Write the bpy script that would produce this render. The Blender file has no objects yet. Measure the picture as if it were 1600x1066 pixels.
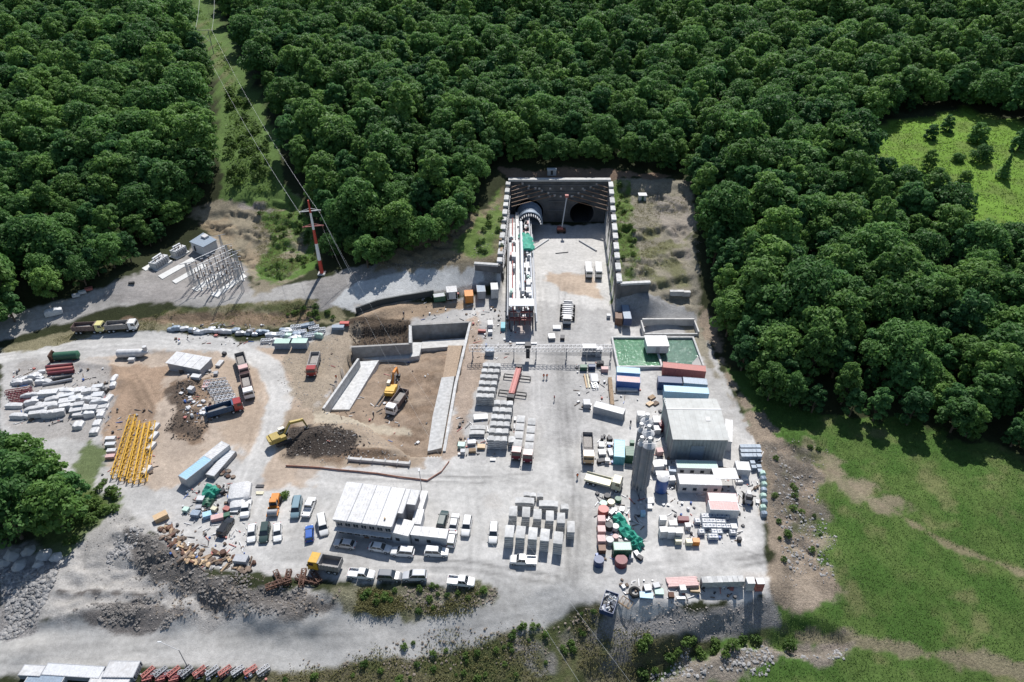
import bpy, bmesh, math, random
import numpy as np
from mathutils import Vector, Matrix

random.seed(7)
scene = bpy.context.scene
C = scene.collection

# ------------------------------------------------------------------ camera
CAM_H, PITCH, FPX = 113.0, math.radians(36.0), 1067.0
cam_d = bpy.data.cameras.new('camera')
cam = bpy.data.objects.new('camera', cam_d)
C.objects.link(cam)
cam.location = (0, 0, CAM_H)
cam.rotation_euler = (math.radians(90) - PITCH, 0, 0)
cam_d.sensor_width = 36.0
cam_d.lens = 36.0 * FPX / 1600.0
cam_d.clip_start = 1.0
cam_d.clip_end = 5000.0
scene.camera = cam

# ------------------------------------------------------------------ light
SUN_EL, SUN_AZ = math.radians(52.0), math.radians(9.0)   # azimuth measured from +Y towards +X
world = bpy.data.worlds.new('World')
scene.world = world
world.use_nodes = True
wn = world.node_tree
sky = wn.nodes.new('ShaderNodeTexSky')
sky.sky_type = 'NISHITA'
sky.sun_disc = False
sky.sun_elevation = SUN_EL
sky.sun_rotation = SUN_AZ
sky.air_density = 1.0
sky.dust_density = 0.6
bg = wn.nodes['Background']
bg.inputs['Strength'].default_value = 0.095
wn.links.new(sky.outputs['Color'], bg.inputs['Color'])

sun_d = bpy.data.lights.new('sun', 'SUN')
sun_d.energy = 4.8
sun_d.angle = math.radians(0.5)
sun_d.color = (1.0, 0.97, 0.935)
sun = bpy.data.objects.new('sun', sun_d)
C.objects.link(sun)
sun_dir = Vector((math.sin(SUN_AZ) * math.cos(SUN_EL), math.cos(SUN_AZ) * math.cos(SUN_EL), math.sin(SUN_EL)))
sun.rotation_euler = (-sun_dir).to_track_quat('-Z', 'Y').to_euler()
sun.location = (0, 0, 200)

scene.view_settings.view_transform = 'Standard'
scene.view_settings.look = 'None'
scene.view_settings.exposure = 0.30
scene.view_settings.gamma = 1.0
scene.view_settings.use_curve_mapping = False

# ------------------------------------------------------------------ pixel <-> place
CT, ST = math.cos(PITCH), math.sin(PITCH)
def ray(u, v):
    yc = (v - 533.0) / FPX
    return ((u - 800.0) / FPX, CT - yc * ST, -ST - yc * CT)
def at(u, v, z=0.0):
    d = ray(u, v)
    t = (CAM_H - z) / -d[2]
    return (d[0] * t, d[1] * t, z)

# ------------------------------------------------------------------ numeric noise
def _hash(ix, iy, s):
    n = (ix.astype(np.int64) * 374761393 + iy.astype(np.int64) * 668265263 + s * 1442695041) & 0x7fffffff
    n = ((n ^ (n >> 13)) * 1274126177) & 0x7fffffff
    return ((n ^ (n >> 16)) & 0xffff) / 65535.0
def vnoise(x, y, scale, s=0):
    x = np.asarray(x, float) / scale; y = np.asarray(y, float) / scale
    ix = np.floor(x); iy = np.floor(y); fx = x - ix; fy = y - iy
    fx = fx * fx * (3 - 2 * fx); fy = fy * fy * (3 - 2 * fy)
    a = _hash(ix, iy, s); b = _hash(ix + 1, iy, s); c = _hash(ix, iy + 1, s); d = _hash(ix + 1, iy + 1, s)
    return (a * (1 - fx) + b * fx) * (1 - fy) + (c * (1 - fx) + d * fx) * fy
def fbm(x, y, scale, s=0, o=4):
    r = 0; a = 0.5; t = 0
    for k in range(o):
        r = r + a * vnoise(x, y, scale / 2 ** k, s + k * 17); t += a; a *= 0.55
    return r / t

# ------------------------------------------------------------------ terrain
PIXC = [  # pixel u, v and the height of the ground seen there
 # yard at level 0
 (450,850,0),(600,880,0),(700,740,0),(860,600,0),(860,450,0),(880,370,0),(1000,850,0),(1180,850,0),(1180,720,0),(900,880,0),
 (450,600,0),(440,700,0),(300,545,0),(100,545,0),(150,600,0),(300,640,0),(20,600,0),(200,700,0),(300,720,0),(1100,650,0),(1000,500,0),
 (960,600,0),(750,560,0),(760,500,0),(300,820,0),(400,880,0),(0,560,0),(240,600,0),(370,600,0),(1080,500,0.2),(1100,900,0),(1000,910,0),
 (770,730,0),(800,900,0),(560,740,0),(360,780,0),(1020,560,0),(1150,780,0),(700,880,0),
 # left margin
 (0,700,-0.3),(60,800,-0.8),(0,880,-2.4),(150,800,-0.3),
 # yard edge, plateau and lower road
 (190,800,-0.1),(240,840,0),(320,902,0),(420,912,0),(520,925,0),(640,918,0),(740,915,0),
 (120,880,-1.0),(100,930,-2.0),(200,930,-2.4),(270,950,-3.0),
 (60,978,-4),(200,988,-4),(350,980,-3.6),(480,975,-3),(600,966,-2.3),(700,955,-1.6),(780,940,-0.9),(860,925,-0.3),
 (0,1045,-4.2),(200,1030,-4.2),(400,1028,-4),(600,1005,-3.2),(800,968,-1.9),(930,945,-0.9),
 (0,1066,-4.6),(300,1066,-4.8),(500,1060,-5.8),(700,1030,-5.6),(900,995,-4.8),(900,1066,-6.8),
 (1010,948,-0.3),(1060,946,-0.3),(1190,935,0),(1000,988,-3.7),(1100,988,-3.9),(1190,978,-3.3),(1150,1040,-5.8),(1050,1060,-7),
 (1250,1000,-4.2),(1400,1010,-3.6),(1600,1060,-2.5),(1300,800,-0.3),(1500,850,1.2),(1600,900,1.8),(1400,720,2.2),(1600,770,5),(1250,660,1.2),
 (1240,900,-1.4),(1330,920,-1.8),(1500,950,-0.8),(1210,760,0),
 # left terrace and its bank
 (0,520,1.4),(80,490,3),(150,468,3.6),(240,445,4),(300,470,4),(400,468,4),(480,462,4.2),(560,440,5),
 (0,542,0.1),(100,524,0.1),(200,515,0.2),(300,511,0.2),(400,519,0.2),(500,508,0.4),(640,482,0.4),(720,470,0.3),(760,466,0.2),
 (520,452,4.6),(600,428,5.4),(690,412,7),(750,406,8),(545,495,0.5),(300,345,8.5),(270,395,4.6),(360,400,4.6),(330,430,4.2),
 (230,385,6.5),(340,320,11),(390,290,15),(420,330,11),(450,370,8),(430,420,5.5),(500,405,6),(560,405,7),(620,398,8),(700,388,9),(740,350,12),
 (380,250,20),(350,130,28),(320,60,33),(300,0,38),
 (1080,300,15.5),(1085,400,10),(1095,450,5.5),(1040,476,3.2),(1095,485,2),(1112,560,0.8),(1150,630,0.6),(985,478,2.5),(1010,470,5),
]
WPTS = [(0,236,16),(17,236,16.3),(34,236,16),(-4,205,11.6),(-4,187,8.2),(-14,188,8.1),(35,205,12.4),(33,176,8.8),(42,176,8.5),(52,188,9.5),(55,210,13),(50,234,16),
 (80,140,5),(120,125,7),(160,120,9),(90,180,10),(140,190,17),(200,200,23),(70,230,16),(100,260,21),(180,270,27),
 (-120,180,7),(-160,170,8),(-200,200,14),(-120,230,16),(-200,260,22),(-80,240,18),(-40,260,19.5),(0,280,22),(60,290,24),(0,330,27),
 (-300,380,33),(-150,380,32),(0,380,32),(150,380,33),(300,380,36),(-300,480,42),(-100,480,41),(100,480,41),(300,480,44),
 (-500,650,62),(0,650,62),(500,650,64),(-600,950,100),(0,950,100),(600,950,100),
 (250,100,9),(-250,100,-1),(0,30,-9.5),(150,50,-4),(-150,50,-5.5),(300,40,0),(-300,40,-4),(420,200,30),(-420,200,20),(600,40,5),(-600,40,-4),(600,400,40),(-600,400,40),(0,-60,-11),(400,-60,-5),(-400,-60,-8)]
_c = np.array([at(*p) for p in PIXC] + WPTS, float)
def _rbf_fit(c):
    n = len(c); d = np.sqrt(((c[:, None, :2] - c[None, :, :2]) ** 2).sum(2) + 4.0)
    A = np.zeros((n + 1, n + 1)); A[:n, :n] = d - np.eye(n) * 0.4; A[:n, n] = 1; A[n, :n] = 1
    return np.linalg.solve(A, np.append(c[:, 2], 0))
_w = _rbf_fit(_c)
def hbase(x, y):
    x = np.asarray(x, float); y = np.asarray(y, float)
    r = np.full(x.shape, _w[-1])
    for k in range(len(_c)):
        r = r + _w[k] * np.sqrt((x - _c[k, 0]) ** 2 + (y - _c[k, 1]) ** 2 + 4.0)
    return r
def march(u, v, hf):
    d = ray(u, v)
    t = np.arange(70.0, 900.0, 0.75)
    x = d[0] * t; y = d[1] * t; z = CAM_H + d[2] * t
    below = z - hf(x, y)
    i = int(np.argmax(below < 0))
    if i == 0: i = len(t) - 1
    a, b = below[i - 1], below[i]
    tt = t[i - 1] + (t[i] - t[i - 1]) * (a / (a - b) if a != b else 0)
    return (d[0] * tt, d[1] * tt, CAM_H + d[2] * tt)
_mc = {}
def GB(u, v):
    if (u, v) not in _mc: _mc[(u, v)] = march(u, v, hbase)
    return _mc[(u, v)]
def poly_px(pts): return np.array([GB(u, v)[:2] for u, v in pts])
def sdist(x, y, P, closed=True):
    """signed distance to a polygon (negative inside) or distance to a polyline"""
    x = np.asarray(x, float); y = np.asarray(y, float)
    d2 = np.full(x.shape, 1e18); ins = np.zeros(x.shape, bool); n = len(P)
    for k in range(n if closed else n - 1):
        ax, ay = P[k]; bx, by = P[(k + 1) % n]
        ex, ey = bx - ax, by - ay; L = ex * ex + ey * ey + 1e-12
        t = np.clip(((x - ax) * ex + (y - ay) * ey) / L, 0, 1)
        d2 = np.minimum(d2, (x - ax - t * ex) ** 2 + (y - ay - t * ey) ** 2)
        if closed:
            c = ((ay > y) != (by > y)) & (x < (bx - ax) * (y - ay) / ((by - ay) if by != ay else 1e-12) + ax)
            ins ^= c
    d = np.sqrt(d2)
    return np.where(ins, -d, d) if closed else d
def sstep(a, b, x):
    t = np.clip((x - a) / (b - a), 0, 1); return t * t * (3 - 2 * t)

# features cut into the base ground
CUT = np.array([(-3.3,150),(-3.3,184),(-0.6,231),(34.4,231),(30.7,170),(30.4,150)])          # portal cutting
PIT_L = [at(549,541,0)[:2], at(641,536,0)[:2], at(641,506,0)[:2], at(735,502,0)[:2], at(690,712,0)[:2], at(640,712,0)[:2], at(560,655,0)[:2], at(505,640,0)[:2]]
PIT = np.array(PIT_L)
SOILPIT = np.array([at(540,512,0)[:2], at(641,503,0)[:2], at(641,540,0)[:2], at(548,545,0)[:2]])
GULLY = poly_px([(1300,1000),(1210,1003),(1130,986),(1095,1008),(1020,1045),(930,1066)])
HEAPS = [  # pixel centre, half-size x, y (m), height, rotation
 (508,686,10,4.6,2.6,0.1),(585,706,8,1.3,1.0,0.0),(290,600,4.2,9,1.2,0.2),(300,660,6,6,1.3,0.0),(250,640,4,6,0.5,0.3),
 (265,862,7,5,0.9,-0.5),(380,905,9,2.5,0.7,-0.1),(180,950,12,2.2,0.8,0.0),(35,1000,5,3,0.9,0),(860,915,5,1.6,0.25,0.4),
 (410,955,7,2.4,0.9,-0.2),(60,900,6,5,1.0,0.3),(1210,740,4,7,0.8,0.2),(1245,800,5,6,0.7,0.1),(1240,690,6,5,0.9,0.0),
 (700,665,2.5,2.5,0.6,0),(655,560,3,3,0.5,0),(1060,940,12,1.5,0.25,0.0),(90,570,8,1.3,0.5,0.1),(240,548,11,1.2,0.6,-0.05)]
RIDGES = [([(205,835),(250,872),(320,925),(400,950),(485,962)],1.7,3.2),([(75,968),(130,955),(200,947),(290,958)],1.5,2.2),([(92,926),(170,928),(245,938)],0.7,0.9),([(500,930),(560,948),(620,958)],0.6,1.5),([(1205,700),(1225,770),(1235,850),(1215,920)],1.0,2.2),([(640,478),(560,500),(520,515)],0.8,1.6),([(200,590),(180,640),(165,690)],0.5,1.2),([(130,570),(180,575),(195,600)],0.6,1.3)]
_hp = [(at(a, b, 0)[0], at(a, b, 0)[1], sx, sy, hh, r) for a, b, sx, sy, hh, r in HEAPS]
_rg = [(poly_px(p), hh, w) for p, hh, w in RIDGES]
_ro = [poly_px(p) for p in ([(958,288),(1080,292),(1092,430),(1100,480),(1000,470),(962,440)],[(300,340),(395,292),(470,305),(500,400),(440,445),(395,430)],[(1195,690),(1290,690),(1300,900),(1225,930)],[(100,870),(190,800),(330,905),(480,930),(470,968),(80,975)],[(590,405),(780,300),(785,400),(620,420)],[(190,500),(480,478),(510,500),(300,510)],[(940,950),(1200,940),(1210,975),(960,995)])]
def height(x, y):
    x = np.asarray(x, float); y = np.asarray(y, float)
    z = hbase(x, y)
    nat = sstep(150, 320, y)
    z = z + nat * (fbm(x, y, 110, 5, 2) - 0.5) * 12.0
    z = z + (fbm(x, y, 5, 3, 3) - 0.5) * 0.35
    for cx, cy, sx, sy, hh, r in _hp:
        dx = (x - cx) * math.cos(r) + (y - cy) * math.sin(r); dy = -(x - cx) * math.sin(r) + (y - cy) * math.cos(r)
        q = (dx / sx) ** 2 + (dy / sy) ** 2
        z = z + hh * np.exp(-q * 1.6) * (0.55 + 0.9 * fbm(x, y, 3.0, 9, 3))
    for P, hh, w in _rg:
        d = sdist(x, y, P, False) + (fbm(x, y, 3.5, 57, 3) - 0.5) * w
        z = z + hh * np.exp(-(d / w) ** 2) * (0.6 + 0.8 * fbm(x, y, 2.5, 63, 3))
    for P in _ro:
        a = 1 - sstep(-3, 1, sdist(x, y, P))
        e = 1 - np.abs(2 * fbm(x + 0.4 * y, y, 6, 71, 4) - 1)
        z = z - a * (e ** 3) * 1.1 + a * (fbm(x, y, 1.8, 73, 3) - 0.5) * 0.5
    for P in _ro[:2]:
        a = 1 - sstep(-4, 0, sdist(x, y, P)); s_ = 2.4; zz = (z + (fbm(x, y, 8, 81, 2) - .5) * 1.2) / s_; f_ = np.floor(zz)
        z = z * (1 - .7 * a) + .7 * a * s_ * (f_ + sstep(.62, 1.0, zz - f_))
    dg = sdist(x, y, GULLY, False)
    z = z - 1.7 * (1 - sstep(0.6, 3.4, dg + (fbm(x, y, 4, 21, 2) - 0.5) * 3))
    # pit
    yy = (y - 120) / 35.0
    fl = -2.3 - 2.6 * np.clip(yy, 0, 1) + (fbm(x, y, 5, 31, 4) - 0.5) * 2.0
    d = sdist(x, y, PIT)
    z = np.where(d < 0, np.minimum(z, fl), z)
    ds = sdist(x, y, SOILPIT)
    z = np.where((ds < 0) & (d >= 0), z - np.clip((y - 0) * 0 + 2.6 * sstep(0, 2.5, -ds) , 0, 3) * 0.8, z)
    # portal cutting
    dc = sdist(x, y, CUT)
    z = np.where(dc < 0, 0.0 + (fbm(x, y, 9, 41, 3) - 0.5) * 0.12, z)
    # flat yard
    return z
_gc = {}
def G(u, v):
    if (u, v) not in _gc: _gc[(u, v)] = march(u, v, height)
    return _gc[(u, v)]
def hz(x, y): return float(height(np.array([x]), np.array([y]))[0])
# ------------------------------------------------------------------ materials
_mats = {}
def mat(name, col, rough=0.7, metal=0.0, var=0.0, vscale=3.0, bump=0.0, bscale=20.0, dirt=0.0, coat=0.0, spec=0.5, emis=None):
    if name in _mats: return _mats[name]
    m = bpy.data.materials.new(name); m.use_nodes = True
    nt = m.node_tree; b = nt.nodes['Principled BSDF']
    b.inputs['Base Color'].default_value = (*col, 1); b.inputs['Roughness'].default_value = rough
    b.inputs['Metallic'].default_value = metal; b.inputs['Specular IOR Level'].default_value = spec
    if coat: b.inputs['Coat Weight'].default_value = coat; b.inputs['Coat Roughness'].default_value = 0.08
    if var or dirt or bump:
        tc = nt.nodes.new('ShaderNodeNewGeometry')
        oi = nt.nodes.new('ShaderNodeObjectInfo')
        last = None
        if var:
            nz = nt.nodes.new('ShaderNodeTexNoise'); nz.inputs['Scale'].default_value = vscale; nz.inputs['Detail'].default_value = 6
            nt.links.new(tc.outputs['Position'], nz.inputs['Vector'])
            mr = nt.nodes.new('ShaderNodeMapRange'); mr.inputs['From Min'].default_value = 0.3; mr.inputs['From Max'].default_value = 0.7
            mr.inputs['To Min'].default_value = 1 - var; mr.inputs['To Max'].default_value = 1 + var * 0.6
            nt.links.new(nz.outputs['Fac'], mr.inputs['Value'])
            mx = nt.nodes.new('ShaderNodeMix'); mx.data_type = 'RGBA'; mx.blend_type = 'MULTIPLY'; mx.inputs['Factor'].default_value = 1
            mx.inputs['A'].default_value = (*col, 1); nt.links.new(mr.outputs['Result'], mx.inputs['B'])
            last = mx.outputs['Result']
            mr2 = nt.nodes.new('ShaderNodeMapRange'); mr2.inputs['To Min'].default_value = 1 - var * 0.7; mr2.inputs['To Max'].default_value = 1 + var * 0.3
            nt.links.new(oi.outputs['Random'], mr2.inputs['Value'])
            mx2 = nt.nodes.new('ShaderNodeMix'); mx2.data_type = 'RGBA'; mx2.blend_type = 'MULTIPLY'; mx2.inputs['Factor'].default_value = 1
            nt.links.new(last, mx2.inputs['A']); nt.links.new(mr2.outputs['Result'], mx2.inputs['B']); last = mx2.outputs['Result']
        if dirt:
            nd = nt.nodes.new('ShaderNodeTexNoise'); nd.inputs['Scale'].default_value = 0.9; nd.inputs['Detail'].default_value = 8; nd.inputs['Roughness'].default_value = 0.7
            nt.links.new(tc.outputs['Position'], nd.inputs['Vector'])
            rp = nt.nodes.new('ShaderNodeMapRange'); rp.inputs['From Min'].default_value = 0.45; rp.inputs['From Max'].default_value = 0.75; rp.inputs['To Max'].default_value = dirt
            nt.links.new(nd.outputs['Fac'], rp.inputs['Value'])
            md = nt.nodes.new('ShaderNodeMix'); md.data_type = 'RGBA'
            nt.links.new(rp.outputs['Result'], md.inputs['Factor'])
            if last: nt.links.new(last, md.inputs['A'])
            else: md.inputs['A'].default_value = (*col, 1)
            md.inputs['B'].default_value = (0.2, 0.165, 0.13, 1); last = md.outputs['Result']
        if last: nt.links.new(last, b.inputs['Base Color'])
        if bump:
            nb = nt.nodes.new('ShaderNodeTexNoise'); nb.inputs['Scale'].default_value = bscale; nb.inputs['Detail'].default_value = 5
            nt.links.new(tc.outputs['Position'], nb.inputs['Vector'])
            bp = nt.nodes.new('ShaderNodeBump'); bp.inputs['Strength'].default_value = bump; bp.inputs['Distance'].default_value = 0.2
            nt.links.new(nb.outputs['Fac'], bp.inputs['Height']); nt.links.new(bp.outputs['Normal'], b.inputs['Normal'])
    _mats[name] = m
    return m

def ground_material():
    m = bpy.data.materials.new('ground_surface'); m.use_nodes = True
    nt = m.node_tree; L = nt.links; b = nt.nodes['Principled BSDF']; b.inputs['Roughness'].default_value = 0.95; b.inputs['Specular IOR Level'].default_value = 0.15
    at_ = nt.nodes.new('ShaderNodeAttribute'); at_.attribute_name = 'soil'
    ar = nt.nodes.new('ShaderNodeAttribute'); ar.attribute_name = 'stony'
    geo = nt.nodes.new('ShaderNodeNewGeometry')
    def noise(sc, det=6, ro=0.6):
        n = nt.nodes.new('ShaderNodeTexNoise'); n.inputs['Scale'].default_value = sc; n.inputs['Detail'].default_value = det; n.inputs['Roughness'].default_value = ro
        L.new(geo.outputs['Position'], n.inputs['Vector']); return n.outputs['Fac']
    def mrange(v, a, b_, c, d):
        n = nt.nodes.new('ShaderNodeMapRange'); n.inputs['From Min'].default_value = a; n.inputs['From Max'].default_value = b_
        n.inputs['To Min'].default_value = c; n.inputs['To Max'].default_value = d; L.new(v, n.inputs['Value']); return n.outputs['Result']
    def math_(op, a, c):
        n = nt.nodes.new('ShaderNodeMath'); n.operation = op
        for i, q in enumerate((a, c)):
            if isinstance(q, (int, float)): n.inputs[i].default_value = q
            else: L.new(q, n.inputs[i])
        return n.outputs[0]
    def mul(colr, fac):
        n = nt.nodes.new('ShaderNodeMix'); n.data_type = 'RGBA'; n.blend_type = 'MULTIPLY'; n.inputs['Factor'].default_value = 1
        L.new(colr, n.inputs['A']); L.new(fac, n.inputs['B']); return n.outputs['Result']
    big = mrange(noise(0.11, 5), 0.3, 0.7, 0.80, 1.10)
    mid = mrange(noise(0.9, 6, 0.7), 0.3, 0.7, 0.80, 1.14)
    fine = noise(5.0, 4, 0.75)
    vor = nt.nodes.new('ShaderNodeTexVoronoi'); vor.inputs['Scale'].default_value = 2.3
    L.new(geo.outputs['Position'], vor.inputs['Vector'])
    stone = mrange(vor.outputs['Distance'], 0.1, 0.8, 1.12, 0.72)
    amp = math_('MULTIPLY', ar.outputs['Fac'], 1.0)
    sm = nt.nodes.new('ShaderNodeMix'); sm.data_type = 'FLOAT'; L.new(amp, sm.inputs['Factor']); sm.inputs['A'].default_value = 1.0; L.new(stone, sm.inputs['B'])
    fm = nt.nodes.new('ShaderNodeMix'); fm.data_type = 'FLOAT'; L.new(amp, fm.inputs['Factor'])
    L.new(mrange(fine, 0.3, 0.7, 0.93, 1.06), fm.inputs['A']); L.new(mrange(fine, 0.3, 0.7, 0.6, 1.35), fm.inputs['B'])
    c = mul(mul(mul(mul(at_.outputs['Color'], big), mid), fm.outputs['Result']), sm.outputs['Result'])
    L.new(c, b.inputs['Base Color'])
    bp = nt.nodes.new('ShaderNodeBump'); bp.inputs['Distance'].default_value = 0.6
    L.new(mrange(ar.outputs['Fac'], 0, 1, 0.12, 0.9), bp.inputs['Strength'])
    hh = math_('ADD', math_('MULTIPLY', noise(2.2, 6, 0.7), 1.0), math_('MULTIPLY', fine, 0.5))
    L.new(hh, bp.inputs['Height']); L.new(bp.outputs['Normal'], b.inputs['Normal'])
    return m

# ------------------------------------------------------------------ the ground sheet
def axis(lo, hi, fine_lo, fine_hi, fine, coarse):
    a = list(np.arange(fine_lo, fine_hi + 1e-6, fine))
    s = fine; p = fine_lo; left = []
    while p > lo: s = min(s * 1.18, coarse); p -= s; left.append(p)
    s = fine; p = fine_hi; right = []
    while p < hi: s = min(s * 1.18, coarse); p += s; right.append(p)
    return np.array(left[::-1] + a + right)
gx = axis(-700, 700, -150, 160, 0.5, 14); gy = axis(-60, 1000, 52, 250, 0.5, 14)
GX, GY = np.meshgrid(gx, gy)
GZ = height(GX, GY)
height_exact = height
def height(x, y):
    """height read off the ground sheet"""
    x = np.asarray(x, float); y = np.asarray(y, float)
    i = np.clip(np.searchsorted(gx, x) - 1, 0, len(gx) - 2); j = np.clip(np.searchsorted(gy, y) - 1, 0, len(gy) - 2)
    fx = np.clip((x - gx[i]) / (gx[i + 1] - gx[i]), 0, 1); fy = np.clip((y - gy[j]) / (gy[j + 1] - gy[j]), 0, 1)
    return (GZ[j, i] * (1 - fx) + GZ[j, i + 1] * fx) * (1 - fy) + (GZ[j + 1, i] * (1 - fx) + GZ[j + 1, i + 1] * fx) * fy
def over(u, v, h=0.0):
    """place whose point h metres above the ground is seen at a pixel"""
    p = march(u, v, lambda x, y: height(x, y) + h)
    return (p[0], p[1], p[2] - h)
col = np.zeros(GX.shape + (3,)); stony = np.zeros(GX.shape)
col[:] = (0.035, 0.042, 0.018); stony[:] = 0.5
WOB = (fbm(GX, GY, 7, 77, 4) - 0.5)
WOB2 = (fbm(GX, GY, 2.2, 91, 3) - 0.5)
def paint(pts, c, soft=1.0, wob=3.0, st=None, op=1.0, patch=0.0, line=None, world=False):
    P = np.array(pts) if world else poly_px(pts)
    d = sdist(GX, GY, P, line is None)
    if line is not None: d = d - line
    d = d + WOB * wob * 2 + WOB2 * wob * 1.4
    soft = soft * 0.4; a = (1 - sstep(-soft, soft, d)) * op
    if patch: a = a * sstep(patch - 0.12, patch + 0.12, fbm(GX, GY, 5, int(abs(c[0]) * 991) + len(P), 4))
    col[:] = col * (1 - a[..., None]) + np.array(c) * a[..., None]
    if st is not None: stony[:] = stony * (1 - a) + st * a
WHITE = (0.50, 0.487, 0.465); GREY = (0.40, 0.39, 0.375); ROAD = (0.47, 0.46, 0.44); TAN = (0.42, 0.335, 0.26)
BROWN = (0.25, 0.175, 0.12); DARK = (0.085, 0.07, 0.06); GRASS = (0.064, 0.128, 0.026); DGRASS = (0.10, 0.115, 0.035)
DRY = (0.25, 0.225, 0.14); SHOT = (0.50, 0.505, 0.495); ORANGE = (0.36, 0.20, 0.11); STONE = (0.25, 0.235, 0.215)
# right-hand meadow
paint([(1120,560),(1260,640),(1420,660),(1600,720),(1700,760),(1700,1150),(700,1150),(1100,1010),(1210,930),(1190,760),(1150,640)], GRASS, 2, 4, 0.35)
paint([(1280,640),(1700,740),(1700,1150),(1100,1150),(1200,900)], (0.10,0.155,0.04), 2, 4, 0.4, 0.8, patch=0.50)
paint([(1280,640),(1700,740),(1700,1150),(1100,1150),(1200,900)], (0.20,0.185,0.09), 1.0, 4, 0.5, 0.6, patch=0.64)
paint([(1290,730),(1380,790),(1480,850),(1620,905)], (0.26,0.215,0.14), 0.8, 1.2, 0.5, 0.8, line=0.7)
paint([(1270,700),(1330,770),(1400,800),(1330,760)], (0.28,0.23,0.165), 2, 3, 0.6, 0.8, line=2.6)
paint([(1230,980),(1330,1000),(1420,1015),(1500,1030),(1620,1050)], (0.26,0.22,0.15), 1, 2.0, 0.8, 0.85, line=0.8)
# bottom slope: scrub between stones
paint([(380,1066),(420,1035),(620,1002),(800,968),(940,942),(1000,950),(1010,990),(1110,1000),(1020,1050),(950,1100),(380,1120)], (0.16,0.145,0.085), 1.2, 2, 0.9)
paint([(380,1066),(420,1035),(620,1002),(800,968),(940,942),(1110,1000),(950,1100),(380,1120)], (0.07,0.09,0.03), 1.0, 2, 0.6, 0.85, patch=0.5)
paint([(780,990),(930,960),(1010,990),(990,1040),(820,1040)], (0.30,0.28,0.27), 2, 3, 1.0, 0.8, patch=0.48)
paint([(1020,1060),(1100,1020),(1200,1000),(1330,1005),(1300,1030),(1150,1050),(1060,1090)], (0.33,0.28,0.24), 1.5, 3, 1.0, 0.9)
# yard
paint([(0,545),(120,530),(250,525),(420,535),(520,510),(640,480),(780,455),(790,300),(960,300),(966,470),(1000,505),(1090,500),(1120,560),(1150,620),(1190,700),(1200,860),(1205,920),(1060,948),(950,945),(780,940),(620,910),(480,905),(320,890),(230,830),(190,790),(0,720)], GREY, 1.2, 1.5, 0.15)
paint([(700,700),(735,560),(750,470),(960,470),(970,620),(900,760),(930,900),(1195,905),(1190,690),(1040,640),(1000,560),(960,300),(795,300),(785,460),(740,490),(720,640)], WHITE, 3, 4, 0.05)
paint([(450,720),(720,720),(960,700),(960,920),(800,930),(620,905),(430,880),(300,830),(400,760)], (0.46,0.45,0.43), 3, 4, 0.06)
# left part of the yard: tan dirt
paint([(130,560),(340,545),(430,560),(470,640),(440,700),(470,760),(410,760),(360,700),(330,740),(240,770),(170,740),(160,650),(190,600)], TAN, 2, 3, 0.25, 0.85)
paint([(170,570),(270,575),(250,640),(200,720),(160,700)], (0.33,0.235,0.165), 1.5, 2, 0.45, 0.9)
paint([(265,600),(330,590),(320,700),(270,690)], BROWN, 1.5, 2.5, 0.7, 0.9)
paint([(260,610),(300,600),(310,690),(268,680)], DARK, 1.5, 3, 0.8, 0.7)
paint([(20,560),(170,560),(180,640),(140,690),(10,680)], (0.34,0.32,0.30), 2, 3, 0.3, 0.9)
paint([(370,545),(420,545),(480,570),(500,640),(520,690),(480,760),(400,770),(390,700),(420,650),(390,600)], (0.41,0.33,0.26), 2, 3, 0.15, 0.8)
paint([(400,548),(470,545),(545,520),(550,560),(505,640),(480,700),(440,690),(455,620)], (0.40,0.315,0.24), 1.5, 2.5, 0.2, 0.9)
paint([(330,560),(400,575),(415,640),(395,700),(350,690)], (0.38,0.30,0.23), 1.5, 2.5, 0.2, 0.85)
# roads
paint([(0,560),(110,533),(230,528),(350,538),(420,570),(440,620),(420,690),(390,740)], ROAD, 1.0, 0.8, 0.05, 0.95, line=3.1)
paint([(0,1022),(100,1005),(260,1000),(420,1002),(560,990),(700,970),(830,940),(900,900),(910,820)], (0.42,0.41,0.39), 1.5, 1.2, 0.08, 0.97, line=4.8)
paint([(0,515),(90,488),(170,465),(260,452),(330,468),(420,466),(520,445),(600,432)], (0.38,0.365,0.345), 1.5, 1.2, 0.2, 0.95, line=4.4)
paint([(150,470),(240,420),(330,360),(390,420),(390,455),(280,470)], (0.31,0.29,0.275), 2, 2, 0.25, 0.9)
# banks and bare slopes on the left
paint([(0,545),(100,520),(220,500),(330,480),(520,468),(560,500),(480,510),(400,520),(300,514),(180,518),(60,545),(0,556)], DRY, 1, 2, 0.6)
paint([(190,500),(330,488),(470,486),(500,505),(400,515),(300,508)], BROWN, 1.5, 2, 0.6, 0.85)
paint([(220,495),(340,478),(470,474),(520,480),(520,500),(360,482)], (0.075,0.095,0.03), 1, 2, 0.6, 0.8, patch=0.46)
paint([(290,330),(400,288),(460,300),(480,360),(470,430),(400,460),(385,410),(330,350)], (0.27,0.235,0.17), 2, 3, 0.5)
paint([(400,300),(470,320),(500,380),(490,420),(440,440),(400,440),(420,370)], (0.095,0.175,0.035), 2, 3, 0.5, 0.95, patch=0.38)
paint([(300,345),(350,330),(400,380),(400,420),(350,380)], (0.31,0.24,0.16), 1.5, 2, 0.4, 0.7, patch=0.45)
paint([(380,300),(440,300),(420,325),(370,315)], (0.30,0.27,0.25), 1.5, 2, 0.8, 0.9)
paint([(480,440),(540,420),(620,405),(760,400),(770,440),(700,462),(560,480),(500,480)], (0.30,0.285,0.27), 1.5, 2, 0.5)
paint([(515,475),(560,440),(640,420),(755,408),(755,440),(670,458),(560,490)], SHOT, 0.6, 0.8, 0.25)
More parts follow.
